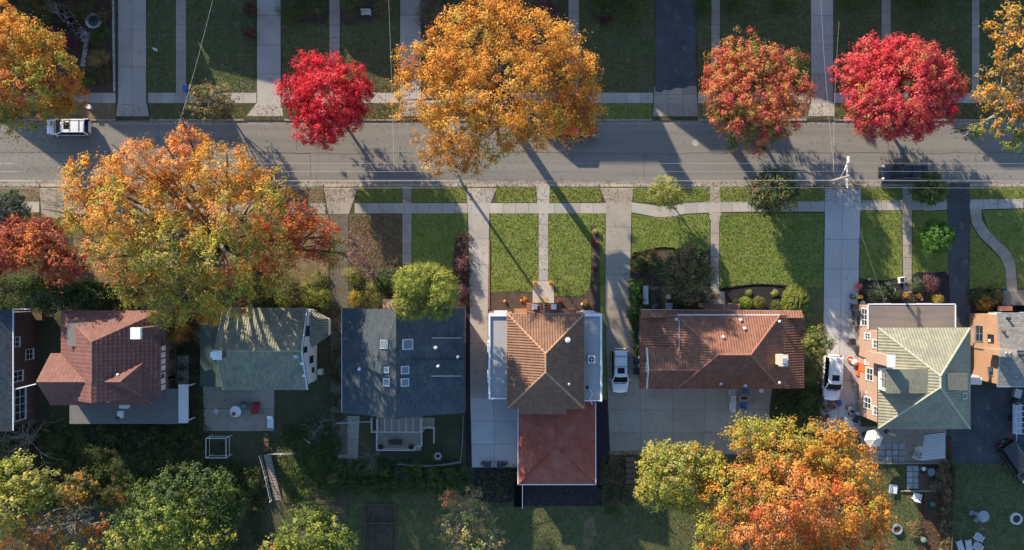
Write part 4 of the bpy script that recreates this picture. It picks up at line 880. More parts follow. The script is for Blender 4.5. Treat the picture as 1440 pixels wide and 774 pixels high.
# ---------------- plum tile house, left
def house_plum():
    he, hr = 6.0, 9.3
    e = (87, 438, 225, 560); h0 = inset(*e, he, .5); h = thing('house', 'plum brown tile house with crossing roofs, tall chimney and rear terrace', 'house', ((h0[0] + h0[2]) / 2, (h0[1] + h0[3]) / 2, G))
    walls(h, 'wall', RW(h0), .05, he - .1, BRICKD)
    r0, r1 = P(129, 481, hr), P(129, 537, hr); A, B = P(87, 438, he), P(226, 438, he); C, D = P(226, 560, he), P(87, 560, he)
    NL, NR = P(111, 438, he), P(188, 438, he)
    r1.x = r0.x
    pl = dict(N=[A, B, r0], E=[B, C, Vector((r0.x, C.y, hr)), r0], W=[D, A, r0, Vector((r0.x, D.y, hr))])
    T = (0.40, 0.42, 0.012, 0.085)
    rf = roof_mesh('roof', list(pl.values()), T_PLUM, h, T); caps(rf, [(r0, r1), (A, r0), (B, r0)], C_PLUM, .09)
    hr2 = 8.7; q0, q1 = P(53, 537, hr2), P(169, 537, hr2); a, b_, c, d = P(70, 498, he), P(216, 498, he), P(215, 568, he), P(71, 569, he); q1.y = q0.y
    a.x = d.x = q0.x = (a.x + q0.x) / 2
    p2 = dict(N=[a, b_, q1, q0], S=[c, d, q0, q1], E=[b_, c, q1]); r2 = roof_mesh('cross_roof', list(p2.values()), T_PLUM, h, T); caps(r2, [(q0, q1), (b_, q1), (c, q1)], C_PLUM, .09)
    cw = (a.x + .35, d.y + .4, h0[0] - .003, a.y - .4); walls(h, 'wing_wall', RW(cw), .05, he - .1, BRICKD); y = q0.y
    MB().poly([(cw[0], cw[1], he - .1), (cw[0], cw[3], he - .1), (cw[0], y, hr2 - .25)][::-1]).build('gable_wall', BRICKD, h)
    gutter(h, [(A, B), (c, d), (B, Vector((B.x, b_.y, he)))], MATS['dark_metal'], .1)
    # dormer on the left slope
    dz = 7.6; v0, v1 = P(97, 456, dz), P(110, 486, dz); MB().prism([(v0.x, v1.y), (v1.x + .6, v1.y), (v1.x + .6, v0.y), (v0.x, v0.y)], 6.0, dz).build('dormer', BRICKD, h); MB().prism([(v0.x - .1, v1.y - .1), (v1.x + .7, v1.y - .1), (v1.x + .7, v0.y + .1), (v0.x - .1, v0.y + .1)], dz, dz + .1).build('dormer_roof', F_BROWN, h)
    cc = P(187, 469, 11); chimney(h, (cc.x + .3, cc.y), (.85, .95), 5, 10.8, BRICKD, WHITE, 0); MB().box((cc.x + .3, cc.y, 11.05), (.95, 1.1, .3)).build('chimney_cowl', WHITE, h)
    for x, y, k in ((125, 544, 'S'), (156, 557, 'S'), (153, 563.5, 'S'), (167, 527, 'N')): vent(r2, p2[k], x, y, .11, .2, WHITE)
    # half timbered east wall, white panels between dark timbers
    X = h0[2]; mb = MB(); tb = MB()
    for i in range(7):
        y1, y0 = P(0, 487 + i * 9.2, 4.5).y, P(0, 494.5 + i * 9.2, 4.5).y
        if i == 4: continue
        mb.box((X + .03, (y0 + y1) / 2, 4.55), (.05, y1 - y0, 2.2))
    mb.build('plaster_panel', STUCCO, h)
    for i in range(8): tb.box((X + .06, P(0, 486 + i * 9.2, 4.5).y, 4.55), (.07, .12, 2.4))
    tb.build('timber', MATS['dark_wood'], h)
    for py, z in ((500, 1.0), (527, 1.2), (535, 1.2), (528, 3.8)): window(h, 'E', h0, (P(0, py, 2).y - h0[1]) / (h0[3] - h0[1]), z, .9, 1.3, MATS['dark_wood'] if z < 3 else WHITE)
    for t in (.2, .5, .8): window(h, 'N', h0, t, 1, 1.1, 1.3); window(h, 'N', h0, t, 3.9, 1.1, 1.2); window(h, 'S', h0, t, 3.9, 1.1, 1.2)
    window(h, 'W', cw, .5, 4, 1, 1.2)
    # terrace over the garage at the back
    tz = 2.6; t0, t1 = P(99, 540, tz), P(250, 595, tz); tb_ = (t0.x, t1.y, t1.x, h0[1] - .003); g = walls(h, 'garage', RW(tb_), .05, tz - .05, BRICKD); MB().prism(RW((tb_[0] - .1, tb_[1] - .1, tb_[2] + .1, tb_[3])), tz - .05, tz).build('terrace_floor', F_DECK, g)
    u0, u1 = P(248.5, 541, tz), P(264, 595, tz); MB().prism([(tb_[2] + .11, u1.y), (u1.x, u1.y), (u1.x, u0.y), (tb_[2] + .11, u0.y)], tz - .25, tz + .12).build('carport_roof', STUCCO, g)
    for q in (u0, u1): MB().box((u1.x - .15, q.y + (.2 if q is u1 else -.2), 1.2), (.12, .12, 2.3)).build('carport_post', WHITE, g)
    for px, py, sx, sy in ((174.5, 570, .95, .65), (169, 583, .5, .75)):
        c = P(px, py, tz + .4); MB().box((c.x, c.y, tz + .3), (sx, sy, .6)).build('roof_hatch' if sx > .9 else 'air_conditioner', WHITE, g, bevel=.04)
    MB().box((P(169, 586, tz).x, P(0, 588, tz + .7).y, tz + .63), (.42, .3, .02)).build('vent_grille', DARKM, g)
house_plum()

# ---------------- dark blue roofed house at the left edge
def house_blue():
    he = 5.2; hr = 7.6
    x1 = P(18, 0, he).x; y1, y0 = P(0, 435, he).y, P(0, 606, he).y; x0 = x1 - 12
    b = (x0 + .4, y0 + .4, x1 - .28, y1 - .4); h = thing('house', 'dark brick house with blue grey roof cut by the left edge', 'house', ((b[0] + b[2]) / 2, (b[1] + b[3]) / 2, G))
    walls(h, 'wall', RW(b), .05, he - .1, BRICKD); xm = (x0 + x1) / 2
    A, B, C, D, N, S = [Vector(q) for q in ((x0, y1, he), (x1, y1, he), (x1, y0, he), (x0, y0, he), (xm, y1, hr), (xm, y0, hr))]
    r = roof_mesh('roof', [[A, N, S, D], [N, B, C, S]], S_BLUE, h); caps(r, [(N, S)], S_BLUE, .06); gutter(h, [(B, C)], WHITE, .14)
    for y, f in ((b[1], 1), (b[3], 0)): t = [(b[0], y, he - .1), (b[2], y, he - .1), (xm, y, hr - .3)]; MB().poly(t if f else t[::-1]).build('gable_wall', BRICKD, h)
    def ty(py): return (P(0, py, 3).y - b[1]) / (b[3] - b[1])
    for py, z, ww, hh in ((480, 3.6, .9, 1.3), (528, 3.0, 1.0, 1.7), (568, 2.5, 3.2, 1.9)): window(h, 'E', b, ty(py), z, ww, hh, WHITE, 1 if ww < 2 else 3)
    window(h, 'E', b, ty(500), 1.0, 1, 1.3); window(h, 'N', b, .7, 1.0, 1.2, 1.3)
    for py in (443,): MB().box((b[2] + .7, P(0, py, 1).y, .9), (1.0, 1.1, .9)).build('basement_hatch', MATS['dark_wood'], h)
    MB().bar((b[2] + .05, P(0, 549, he).y, he - .3), (P(51, 537, 5.5).x, P(51, 540, 5.5).y, 5.5), .09, .09).build('downpipe', WHITE, h)
    MB().bar((x1, y1, he - .05), (x1 + 1.8, y1, he - .1), .1, .12).build('gutter', WHITE, h)
    c = P(46, 520); struct(MB().prism([(P(40, 0).x, P(0, 600).y), (P(48, 0).x, P(0, 600).y), (P(48, 0).x, P(0, 455).y), (P(40, 0).x, P(0, 455).y)], G, G + .06).build('house_walk', MATS['patch_asphalt']))
house_blue()

# ---------------- the row north of the street, beyond the frame: their shadows fall into the picture
def house_north(i, x0, x1, he, hr, kind, label, yf=-8, depth=120):
    he *= .92; hr *= .9
    a, b_ = P(x0, yf - depth), P(x1, yf); b = (a.x, b_.y, b_.x, a.y)
    h = thing('house', label, 'house', ((b[0] + b[2]) / 2, (b[1] + b[3]) / 2, G), group='houses north of the street beyond the top edge')
    walls(h, 'wall', RW(b), .05, he - .1, (BRICKR, BRICKP, STUCCO, BRICKO)[i % 4])
    X0, Y0, X1, Y1 = b[0] - .4, b[1] - .4, b[2] + .4, b[3] + .4; xm, ym = (X0 + X1) / 2, (Y0 + Y1) / 2
    A, B, C, D = [Vector(q) for q in ((X0, Y1, he), (X1, Y1, he), (X1, Y0, he), (X0, Y0, he))]
    if kind == 'front':
        N, S = Vector((xm, Y1, hr)), Vector((xm, Y0, hr)); pl = [[A, N, S, D], [N, B, C, S]]
        for y, f in ((b[1], 1), (b[3], 0)): t = [(b[0], y, he - .1), (b[2], y, he - .1), (xm, y, hr - .3)]; MB().poly(t if f else t[::-1]).build('gable_wall', STUCCO, h)
    elif kind == 'side':
        N, S = Vector((X0, ym, hr)), Vector((X1, ym, hr)); pl = [[A, B, S, N], [C, D, N, S]]
        for x, f in ((b[0], 1), (b[2], 0)): t = [(x, b[1], he - .1), (x, b[3], he - .1), (x, ym, hr - .3)]; MB().poly(t[::-1] if f else t).build('gable_wall', STUCCO, h)
    else:
        k = min(X1 - X0, Y1 - Y0) * .42; N, S = Vector((X0 + k, ym, hr)), Vector((X1 - k, ym, hr)); pl = [[A, B, S, N], [C, D, N, S], [D, A, N], [B, C, S]]
    r = roof_mesh('roof', pl, (S_GREY, S_BLUE, S_RED)[i % 3], h); caps(r, [(N, S)], (S_GREY, S_BLUE, S_RED)[i % 3], .06)
    chimney(h, (X0 + (X1 - X0) * (.88 if i == 4 else .3), ym), (1.5 if i == 4 else .7, .9), he - 1, hr + 1.2, BRICKR, MATS['kerb_concrete'], 2)
    for t in (.2, .8): window(h, 'S', b, t, 1, 1.4, 1.4); window(h, 'S', b, t, 3.8, 1.1, 1.3)
    door(h, 'S', b, .5, G, DKWOOD)
for i, q in enumerate([(-120, 8, 6, 10.0, 'front', 'tall house whose shadow covers the road by the white car', -8), (16, 151, 5.8, 10.4, 'side', 'house above the shaded driveway left of the blue bin', -8), (184, 355, 6.5, 10.2, 'hip', 'house above the shaded lawn with the white sign', -80),
        (384, 558, 6.3, 9.8, 'side', 'house above the lawn with the white bench', -80), (590, 735, 6.2, 12, 'side', 'house above the big orange maple', -30), (796, 905, 6.2, 11.4, 'side', 'house left of the black asphalt driveway', -30), (957, 1135, 6.3, 10.5, 'hip', 'house above the coral pink maple', -60),
        (1190, 1320, 6.3, 12.3, 'side', 'house above the broad crimson maple', -30), (1345, 1470, 6.0, 9.0, 'hip', 'house above the sparse golden tree at the right', -40)]):
    house_north(i, *q)
# ------------------------------------------------------------------ foliage
PAL = dict(
    orange=[(.52, .22, .035), (.58, .29, .05), (.44, .165, .03), (.54, .32, .06), (.40, .20, .04)],
    gold=[(.46, .265, .045), (.40, .24, .045), (.50, .30, .06), (.34, .23, .05), (.48, .22, .045)],
    flame=[(.50, .115, .035), (.55, .16, .045), (.44, .085, .035), (.52, .20, .05)],
    rust=[(.46, .16, .045), (.52, .20, .06), (.38, .12, .04), (.48, .24, .06)],
    salmon=[(.55, .24, .10), (.50, .20, .08), (.58, .30, .12), (.46, .22, .07)],
    ygreen=[(.27, .25, .045), (.33, .30, .05), (.20, .22, .045), (.36, .30, .06)],
    lime=[(.20, .24, .045), (.25, .28, .05), (.16, .20, .04), (.29, .29, .06)],
    paleyel=[(.36, .34, .09), (.42, .38, .10), (.28, .30, .08), (.32, .28, .10)],
    green=[(.103, .155, .034), (.127, .184, .040), (.081, .127, .032)],
    bright=[(.085, .19, .035), (.11, .23, .045), (.07, .16, .03)],
    dkgreen=[(.078, .116, .040), (.101, .139, .046), (.062, .093, .037)],
    blue=[(.098, .140, .105), (.126, .168, .126), (.077, .112, .084)],
    olive=[(.156, .150, .052), (.195, .182, .065), (.130, .130, .046)],
    bronze=[(.169, .137, .065), (.221, .156, .078), (.117, .117, .052), (.195, .156, .078)],
    tan=[(.26, .20, .11), (.30, .22, .12), (.21, .17, .08), (.24, .22, .09)],
    red=[(.55, .028, .045), (.48, .022, .04), (.60, .05, .07), (.42, .02, .04)],
    crimson=[(.52, .06, .07), (.58, .10, .10), (.46, .04, .06), (.55, .15, .12)],
    coral=[(.47, .115, .065), (.52, .17, .085), (.42, .08, .065), (.52, .22, .09), (.34, .22, .06)],
    darkred=[(.250, .056, .050), (.325, .075, .050), (.200, .044, .044), (.375, .125, .050)],
    burgundy=[(.162, .053, .067), (.209, .067, .076), (.123, .042, .057)],
    mauve=[(.230, .138, .138), (.276, .172, .161), (.172, .103, .109)],
    straw=[(.30, .21, .12), (.35, .25, .15), (.24, .16, .10), (.20, .15, .09)])
def make_leaves(name, lobes, leaf, per, dens, rc, parent=None, origin=None, out=0.55, inner=0.45, up=0.35, clump=1.5, lump=.40):
    """lobes: (centre, radii, [(palette, weight), ...]) -> one mesh of leaf faces gathered in clumps"""
    VV, CC = [], []
    for c, r, pals in lobes:
        c = np.array(c, float); r = np.array(r, float); rm = (r[0] * r[1] * r[2]) ** (1 / 3)
        n = max(6, int(dens * 4 * rm * rm / (rc * rc)))
        d = rng.normal(size=(n, 3)); d /= np.linalg.norm(d, axis=1)[:, None]
        fl = (d[:, 2] < -0.25) & (rng.random(n) < 0.6); d[fl, 2] *= -1
        ph = rng.uniform(0, 6.28, 6); K = rng.normal(0, 2.6, (6, 3))
        bm_ = sum(np.cos(d @ K[i] + ph[i]) for i in range(6)) / 6
        rad = (1 + lump * bm_ + rng.normal(0, .07, n)) * (1 - inner * rng.random(n) ** 2.2)
        p = c + d * r * rad[:, None]
        p[:, 2] = np.maximum(p[:, 2], G + 0.1)
        g = sum(np.cos((p - c) @ rng.normal(0, 1.6 / max(rm, .5), 3) + rng.uniform(0, 6.28)) for _ in range(3)) / 3 + rng.normal(0, .35, n)
        w = np.array([q[1] for q in pals], float); cum = np.cumsum(w / w.sum()); rank = g.argsort().argsort() / n
        idx = np.searchsorted(cum, np.clip(rank + rng.normal(0, .10, n), 0, .999))
        cc = np.zeros((n, 3))
        for k, (pn, _) in enumerate(pals):
            A = np.array(PAL[pn]); A = A * (1.25 if A.max() > .25 else 1.1); s = idx == k; cc[s] = A[rng.integers(0, len(A), s.sum())]
        cc *= (1 + rng.normal(0, .10, (n, 1)))
        cr = rc * rng.uniform(.6, 1.35, n)
        m = per; off = rng.normal(size=(n, m, 3)) * 0.5; off[..., 2] *= .75
        q = p[:, None] + off * cr[:, None, None]
        nrm = off * clump + d[:, None] * out + np.array([-.22, .32, up]) + rng.normal(0, .34, (n, m, 3)); nrm /= np.linalg.norm(nrm, axis=2)[..., None]
        t = rng.normal(size=(n, m, 3)); t -= nrm * (t * nrm).sum(2)[..., None]; t /= np.linalg.norm(t, axis=2)[..., None]
        b = np.cross(nrm, t); s = leaf * rng.uniform(.55, 1.25, (n, m, 1))
        V = np.stack([q - t * s * .5, q + b * s * .36, q + t * s * .6, q - b * s * .36], 2)
        col = np.ones((n, m, 4, 4)); col[..., :3] = (cc[:, None] * (1 + rng.normal(0, .10, (n, m, 1))) * (1 + rng.normal(0, .05, (n, m, 3))))[:, :, None]
        VV.append(V.reshape(-1, 3)); CC.append(col.reshape(-1, 4))
    V = np.concatenate(VV); C = np.clip(np.concatenate(CC), .004, .9); n = len(V) // 4
    o0 = ORIG[parent.name] if parent is not None else Vector(origin or (0, 0, 0))
    V = V - np.array(o0)
    me = bpy.data.meshes.new(name); me.vertices.add(n * 4); me.vertices.foreach_set('co', V.astype(np.float32).ravel())
    me.loops.add(n * 4); me.loops.foreach_set('vertex_index', np.arange(n * 4, dtype=np.int32))
    me.polygons.add(n); me.polygons.foreach_set('loop_start', np.arange(0, n * 4, 4, dtype=np.int32)); me.update(calc_edges=True)
    a = me.color_attributes.new('leafcol', 'FLOAT_COLOR', 'POINT'); a.data.foreach_set('color', C.astype(np.float32).ravel())
    return link_mesh(name, me, LEAF, parent, origin)
NQ = [0]
def trunk_mesh(base, lobes, r0, fork, mat, parent, twigs=5, tw=0.03):
    mb = MB(); b = Vector(base); top = b + Vector((random.gauss(0, .1), random.gauss(0, .1), fork))
    mb.tube([b - Vector((0, 0, .1)), b + Vector((0, 0, .25)), b.lerp(top, .5) + Vector((random.gauss(0, .06), random.gauss(0, .06), 0)), top], [r0 * 1.5, r0 * 1.1, r0 * .9, r0 * .78], 9)
    for c, r, _ in lobes:
        c = Vector(c); m = top.lerp(c, .5) + Vector((0, 0, -.12 * (c - top).length)); m.z = max(m.z, top.z + .1)
        rr = max(.04, r0 * .5); mb.tube([top - Vector((0, 0, .2)), m, c, c + (c - m) * .5], [rr, rr * .7, rr * .42, rr * .15], 6)
        for _ in range(twigs):
            d = Vector((random.gauss(0, 1), random.gauss(0, 1), random.gauss(.3, .8))).normalized(); e = c + Vector((d.x * r[0], d.y * r[1], d.z * r[2])) * random.uniform(.6, .95)
            s = m.lerp(c, random.uniform(.2, 1)); k = s.lerp(e, .5) + Vector((random.gauss(0, .15), random.gauss(0, .15), random.gauss(.1, .15))) * r[0] * .3
            mb.tube([s, k, e], [rr * .4, rr * .22 + tw * .3, tw * .4], 4)
    return mb.build('trunk', mat, parent, smooth=True)
def L3(px, py, h, rx, ry=None, rz=None, pal=(('green', 1),)):
    k = (H - h) / H / SC; ry = ry or rx; rz = rz if rz else (rx + ry) / 2 * k * .8
    p = P(px, py, h); return ((p.x, p.y, p.z), (rx * k, ry * k, rz), list(pal))
def tree(name, label, lobes, base=None, r0=.25, fork=None, leaf=.26, per=22, dens=1.0, rc=.5, mat=None, cat='tree', group=None, twigs=5, inner=.45, out=.55, tw=.03, lump=.40):
    if base is None:
        c = np.mean([l[0] for l in lobes], 0); base = (c[0], c[1])
    else: q = P(*base); base = (q.x, q.y)
    root = thing(name, label, cat, (base[0], base[1], G), group=group)
    lo = min(l[0][2] - l[1][2] * .5 for l in lobes)
    trunk_mesh((base[0], base[1], G), lobes, r0, fork or max(.4, lo - G), mat or BARK, root, twigs, tw)
    o = make_leaves('crown', lobes, leaf, per, dens, rc, root, inner=inner, out=out, lump=lump); NQ[0] += len(o.data.polygons)
    return root
def auto(px, py, h, R_, hz, pals, n=7, core=.62, sub=.46, jit=.12, seed=0, sq=1.0, drop=.25):
    """core lobe and satellites of a roundish crown; pals: list of palettes mixes to deal round the satellites"""
    st = random.Random(seed); L = [L3(px, py, h, R_ * core, R_ * core * sq, hz * .72, pals[0])]
    for i in range(n):
        a = 2 * math.pi * (i + st.uniform(-.25, .25)) / n; d = R_ * (1 - sub) * st.uniform(1 - jit, 1 + jit); s = R_ * sub * st.uniform(1 - jit, 1 + jit)
        L.append(L3(px + math.cos(a) * d, py + math.sin(a) * d * sq, h - hz * drop * st.uniform(.2, 1.6), s, s * sq, hz * st.uniform(.4, .55), pals[i % len(pals)]))
    return L
def shrub(px, py, rpx, hh, pals, label, name='shrub', cat='shrub', leaf=.10, per=20, dens=2.0, ry=None, group=None, rc=None, lumps=3, inner=.2):
    c = P(px, py, hh * .5); k = (H - hh) / H / SC; r = rpx * k; ryy = (ry or rpx) * k
    root = thing(name, label, cat, (c.x, c.y, G), group=group)
    L = [((c.x, c.y, G + hh * .5), (r * .8, ryy * .8, hh * .5), pals)]
    for i in range(lumps):
        a = random.uniform(0, 6.28); L.append(((c.x + math.cos(a) * r * .45, c.y + math.sin(a) * ryy * .45, G + hh * random.uniform(.4, .62)), (r * .52, ryy * .52, hh * .36), pals))
    mb = MB()
    for i in range(5):
        a = random.uniform(0, 6.28); mb.tube([(c.x + random.gauss(0, .05), c.y + random.gauss(0, .05), G - .05), (c.x + math.cos(a) * r * .3, c.y + math.sin(a) * ryy * .3, G + hh * .45), (c.x + math.cos(a) * r * .6, c.y + math.sin(a) * ryy * .6, G + hh * .75)], [.035, .025, .008], 5)
    mb.build('stem', BARK, root)
    o = make_leaves('foliage', L, leaf, per, dens, rc or max(.13, min(.4, r * .3)), root, inner=inner, out=.8, lump=.22); NQ[0] += len(o.data.polygons)
    return root
def bare(name, label, px, py, h, spread, mat, base=None, n=9, twig=.02, leaves=None, cat='tree', r0=.14, depth=3):
    c = P(px, py, h * .6); b = Vector((c.x, c.y, G)); root = thing(name, label, cat, b); mb = MB()
    st = random.Random(px * 7 + py)
    def grow(p, d, L, r, k):
        pts = [p]; q = p
        for i in range(3):
            d = (d + Vector((st.gauss(0, .22), st.gauss(0, .22), st.gauss(.03, .16)))).normalized(); q = q + d * L / 3; pts.append(q)
        mb.tube(pts, [r, r * .8, r * .62, r * .42], 5 if k > 1 else 4, caps=False)
        if k == 0: return
        for i in range(3 if k > 1 else 3):
            s = pts[st.choice((1, 2, 3))]; grow(s, (d + Vector((st.gauss(0, .6), st.gauss(0, .6), st.gauss(.05, .4)))).normalized(), L * st.uniform(.5, .75), max(twig * .5, r * .5), k - 1)
    for i in range(n):
        a = 6.283 * i / n + st.gauss(0, .2); grow(b + Vector((0, 0, h * .15)), Vector((math.cos(a) * spread, math.sin(a) * spread, h * .55)).normalized(), math.hypot(spread, h * .6) * .62, r0 * .6, depth)
    mb.tube([b - Vector((0, 0, .1)), b + Vector((0, 0, h * .25))], [r0 * 1.3, r0], 8); mb.build('trunk', mat, root, smooth=True)
    if leaves: make_leaves('crown', leaves[0], *leaves[1:], parent=root)
    return root

O, GO, RU, SA, YGR, LI, RD, CR, CO = [('orange', 1)], [('gold', 1)], [('rust', 1)], [('salmon', 1)], [('ygreen', 1)], [('lime', 1)], [('red', 1)], [('crimson', 1)], [('coral', 1)]
OG = [('gold', 1), ('orange', 2)]; OY = [('ygreen', 1), ('gold', 1.5), ('orange', 1)]; GYO = [('ygreen', 2), ('gold', 1.2), ('rust', .6)]
# ---- street maples north side
tree('maple_tree', 'small bright red maple standing at the kerb left of the big orange maple', auto(461, 139, 6.0, 66, 3.6, [[('red', 3), ('crimson', 1)], RD, [('red', 2), ('crimson', 1), ('darkred', .5)], [('red', 3), ('flame', 1)], RD], 9, .68, .40, .17, 3), r0=.16, fork=3.0, leaf=.19, per=38, dens=1.1, rc=.42, out=.8, base=(475, 160))
big = [L3(700, 112, 16.9, 72, 62, 4.2, OG), L3(640, 95, 14.9, 52, 46, 3.2, O), L3(598, 140, 12.8, 46, 42, 2.8, OG), L3(648, 165, 14.2, 50, 46, 3, OG), L3(622, 212, 11.5, 38, 32, 2.2, O), L3(590, 95, 12.2, 36, 34, 2.4, OG),
       L3(690, 40, 14.2, 56, 44, 3.0, OG), L3(636, 50, 12.4, 36, 34, 2.4, O), L3(748, 60, 14.9, 50, 44, 3, O), L3(790, 110, 13.5, 46, 46, 2.8, O), L3(800, 160, 12.2, 38, 36, 2.4, [('rust', 1), ('orange', 2)]), L3(755, 168, 14.2, 52, 44, 3, [('orange', 2), ('gold', 1), ('ygreen', .4)]), L3(700, 190, 13.5, 48, 38, 2.8, [('gold', 1), ('orange', 1.4), ('ygreen', .3)]),
       L3(660, 222, 10.8, 34, 26, 2, OG), L3(690, 2, 12.2, 44, 30, 2.4, O), L3(812, 158, 11.5, 34, 36, 2.4, [('rust', 1), ('orange', 2)]), L3(818, 108, 12.5, 30, 34, 2.4, OG), L3(784, 170, 11, 34, 20, 2.0, [('rust', 1), ('orange', 2)]), L3(790, 55, 11.6, 28, 26, 2, O)]
tree('maple_tree', 'huge orange maple spreading over the street in the upper middle', big, r0=.45, fork=7.5, leaf=.21, per=50, dens=.80, rc=.60, base=(704, 152))
tree('maple_tree', 'coral pink maple with a green lower edge beside the street', auto(1060, 132, 6.8, 82, 3.8, [CO, [('coral', 3), ('salmon', 1)], CO, [('coral', 1), ('green', 1), ('lime', .6)], [('coral', 1), ('green', .7)]], 10, .68, .39, .16, 11, .95), r0=.2, fork=3.0, leaf=.19, per=38, dens=1.05, rc=.45, out=.75, base=(1038, 155))
tree('maple_tree', 'broad crimson maple above the parked black car', auto(1264, 128, 7.0, 88, 4.0, [[('crimson', 3), ('coral', .6)], [('crimson', 2), ('red', 2)], CR, [('crimson', 2), ('coral', 1.2)], [('crimson', 2), ('salmon', .5)], [('coral', 1), ('crimson', 1), ('olive', .25)]], 11, .70, .38, .16, 5, .93), r0=.2, fork=3.2, leaf=.20, per=38, dens=1.1, rc=.45, out=.75, base=(1230, 155))
tree('maple_tree', 'orange and green maple in the top left corner above the white car', [L3(20, 65, 12.3, 52, 46, 3, OG), L3(75, 105, 11.1, 42, 38, 2.5, [('rust', 1), ('orange', 1), ('ygreen', .6)]), L3(30, 120, 12.3, 50, 42, 3, [('ygreen', 1), ('rust', 1)]), L3(95, 135, 9.1, 30, 26, 2, O), L3(82, 152, 8.5, 28, 20, 1.8, [('ygreen', 2), ('gold', 1)]),
      L3(15, 160, 10.4, 44, 28, 2.4, [('green', 1), ('ygreen', 1.5)]), L3(-30, 110, 11.7, 50, 60, 3, OG), L3(-5, 28, 10.4, 32, 28, 2.2, O), L3(60, 70, 10.4, 34, 30, 2.2, [('ygreen', 1), ('orange', 1)])], r0=.32, fork=3.6, leaf=.20, per=42, dens=.85, rc=.48, base=(40, 155))
tree('maple_tree', 'sparse golden tree with bare grey branches at the right edge', [L3(1418, 35, 9, 30, 30, 2.2, GO), L3(1440, 75, 9.5, 44, 42, 2.6, OG), L3(1405, 120, 8.5, 34, 34, 2.4, [('gold', 1), ('tan', 1)]), L3(1420, 165, 8, 40, 32, 2.2, [('gold', 1), ('salmon', 1), ('lime', 1)]), L3(1428, 195, 7, 28, 18, 1.8, LI), L3(1365, 185, 6, 26, 10, 1.2, [('green', 1), ('lime', .6)]), L3(1460, 130, 9, 40, 50, 2.6, OG), L3(1385, 140, 6.5, 20, 18, 1.4, GO)],
     r0=.3, fork=3.5, leaf=.28, per=15, dens=.5, rc=.42, mat=GREYBARK, base=(1402, 155), twigs=16, inner=.6, tw=.035)
# ---- south side
left = [L3(140, 260, 14.2, 44, 38, 2.6, OG), L3(195, 235, 15.8, 44, 36, 2.6, [('orange', 2), ('salmon', 1)]), L3(120, 305, 14.2, 34, 32, 2.4, [('ygreen', 1.3), ('orange', 1), ('salmon', .6)]), L3(180, 300, 18.0, 58, 48, 3.4, [('gold', 1), ('orange', 1.2), ('salmon', .5), ('ygreen', .6)]), L3(268, 200, 14.2, 30, 20, 1.8, [('rust', 1), ('orange', 1)]), L3(250, 232, 15.8, 34, 26, 2, [('orange', 1), ('salmon', 1)]),
        L3(320, 245, 18.0, 50, 42, 3, OG), L3(260, 275, 13.9, 56, 42, 3.2, [('orange', 1.4), ('rust', .7), ('ygreen', .6), ('salmon', .6)]), L3(345, 300, 18.0, 52, 50, 3.2, [('ygreen', 1.3), ('orange', 1), ('salmon', .6)]), L3(170, 360, 15.0, 44, 38, 2.8, [('gold', .7), ('salmon', .5), ('ygreen', 1)]), L3(240, 345, 18.0, 54, 46, 3.2, [('ygreen', 1.6), ('gold', 1), ('green', .5)]), L3(310, 365, 17.2, 50, 44, 3, [('ygreen', 2), ('gold', .7), ('rust', .5)]),
        L3(400, 310, 8.0, 44, 36, 2.6, [('flame', 2), ('rust', 1)]), L3(440, 335, 7.0, 34, 30, 2.2, [('flame', 2.4), ('darkred', .5)]), L3(385, 345, 8.5, 44, 38, 2.6, [('flame', 1.3), ('rust', 1), ('ygreen', .6)]), L3(200, 400, 13.5, 38, 34, 2.4, [('ygreen', 1), ('gold', 1)]), L3(255, 410, 14.2, 46, 38, 2.6, [('ygreen', 2), ('olive', 1)]), L3(320, 415, 13.5, 44, 32, 2.4, [('ygreen', 2), ('rust', .6)]),
        L3(372, 390, 7.0, 34, 28, 2.2, [('ygreen', 1.2), ('rust', .8)]), L3(300, 440, 8.9, 26, 22, 1.8, [('ygreen', 1), ('rust', .8), ('gold', 1)]), L3(380, 270, 9.0, 30, 30, 2.2, [('olive', .8), ('ygreen', 1), ('gold', .6)]), L3(468, 355, 6.0, 20, 24, 1.6, [('ygreen', 1), ('rust', .4)]), L3(240, 440, 10.6, 30, 20, 1.8, [('ygreen', 2), ('gold', 1)])]
tree('maple_tree', 'enormous multicoloured maple, orange to yellow green, over the left front yards', left, r0=.55, fork=5.5, leaf=.205, per=44, dens=1.0, rc=.55, inner=.36, lump=.3, base=(330, 345))
tree('maple_tree', 'dusky red maple partly behind the enormous multicoloured maple at the left', [L3(50, 350, 8, 46, 36, 2.8, [('darkred', 1.6), ('rust', 1)]), L3(20, 345, 7.5, 36, 36, 2.4, [('darkred', 3), ('crimson', .4)]), L3(88, 372, 7.5, 34, 28, 2.2, [('darkred', 1.6), ('rust', 1)]), L3(-20, 370, 6.5, 40, 36, 2.2, [('darkred', 1)]), L3(60, 325, 6, 34, 22, 1.8, [('darkred', 2)])], r0=.22, fork=2.6, leaf=.26, per=20, dens=1.0, rc=.42)
tree('spruce_tree', 'blue green evergreen at the left edge above the dusky red maple', auto(10, 292, 4, 30, 3, [[('blue', 1)], [('blue', 2), ('dkgreen', 1)]], 6, .7, .4, .1, 2), r0=.15, fork=1.2, leaf=.16, per=26, dens=1.1, rc=.32)
tree('evergreen_tree', 'dark green tree in the shade under the dusky red maple', auto(70, 412, 5, 46, 3, [[('dkgreen', 2), ('green', 1)]], 6, .7, .42, .1, 9, .62), r0=.2, fork=1.5, leaf=.2, per=22, dens=1.0, rc=.38)
tree('evergreen_tree', 'dark shaded tree between red maple and plum brown roof', auto(135, 415, 4.5, 40, 2.6, [[('dkgreen', 3), ('green', 1)]], 6, .7, .42, .1, 19, .55), r0=.18, fork=1.4, leaf=.2, per=22, dens=1.0, rc=.36)
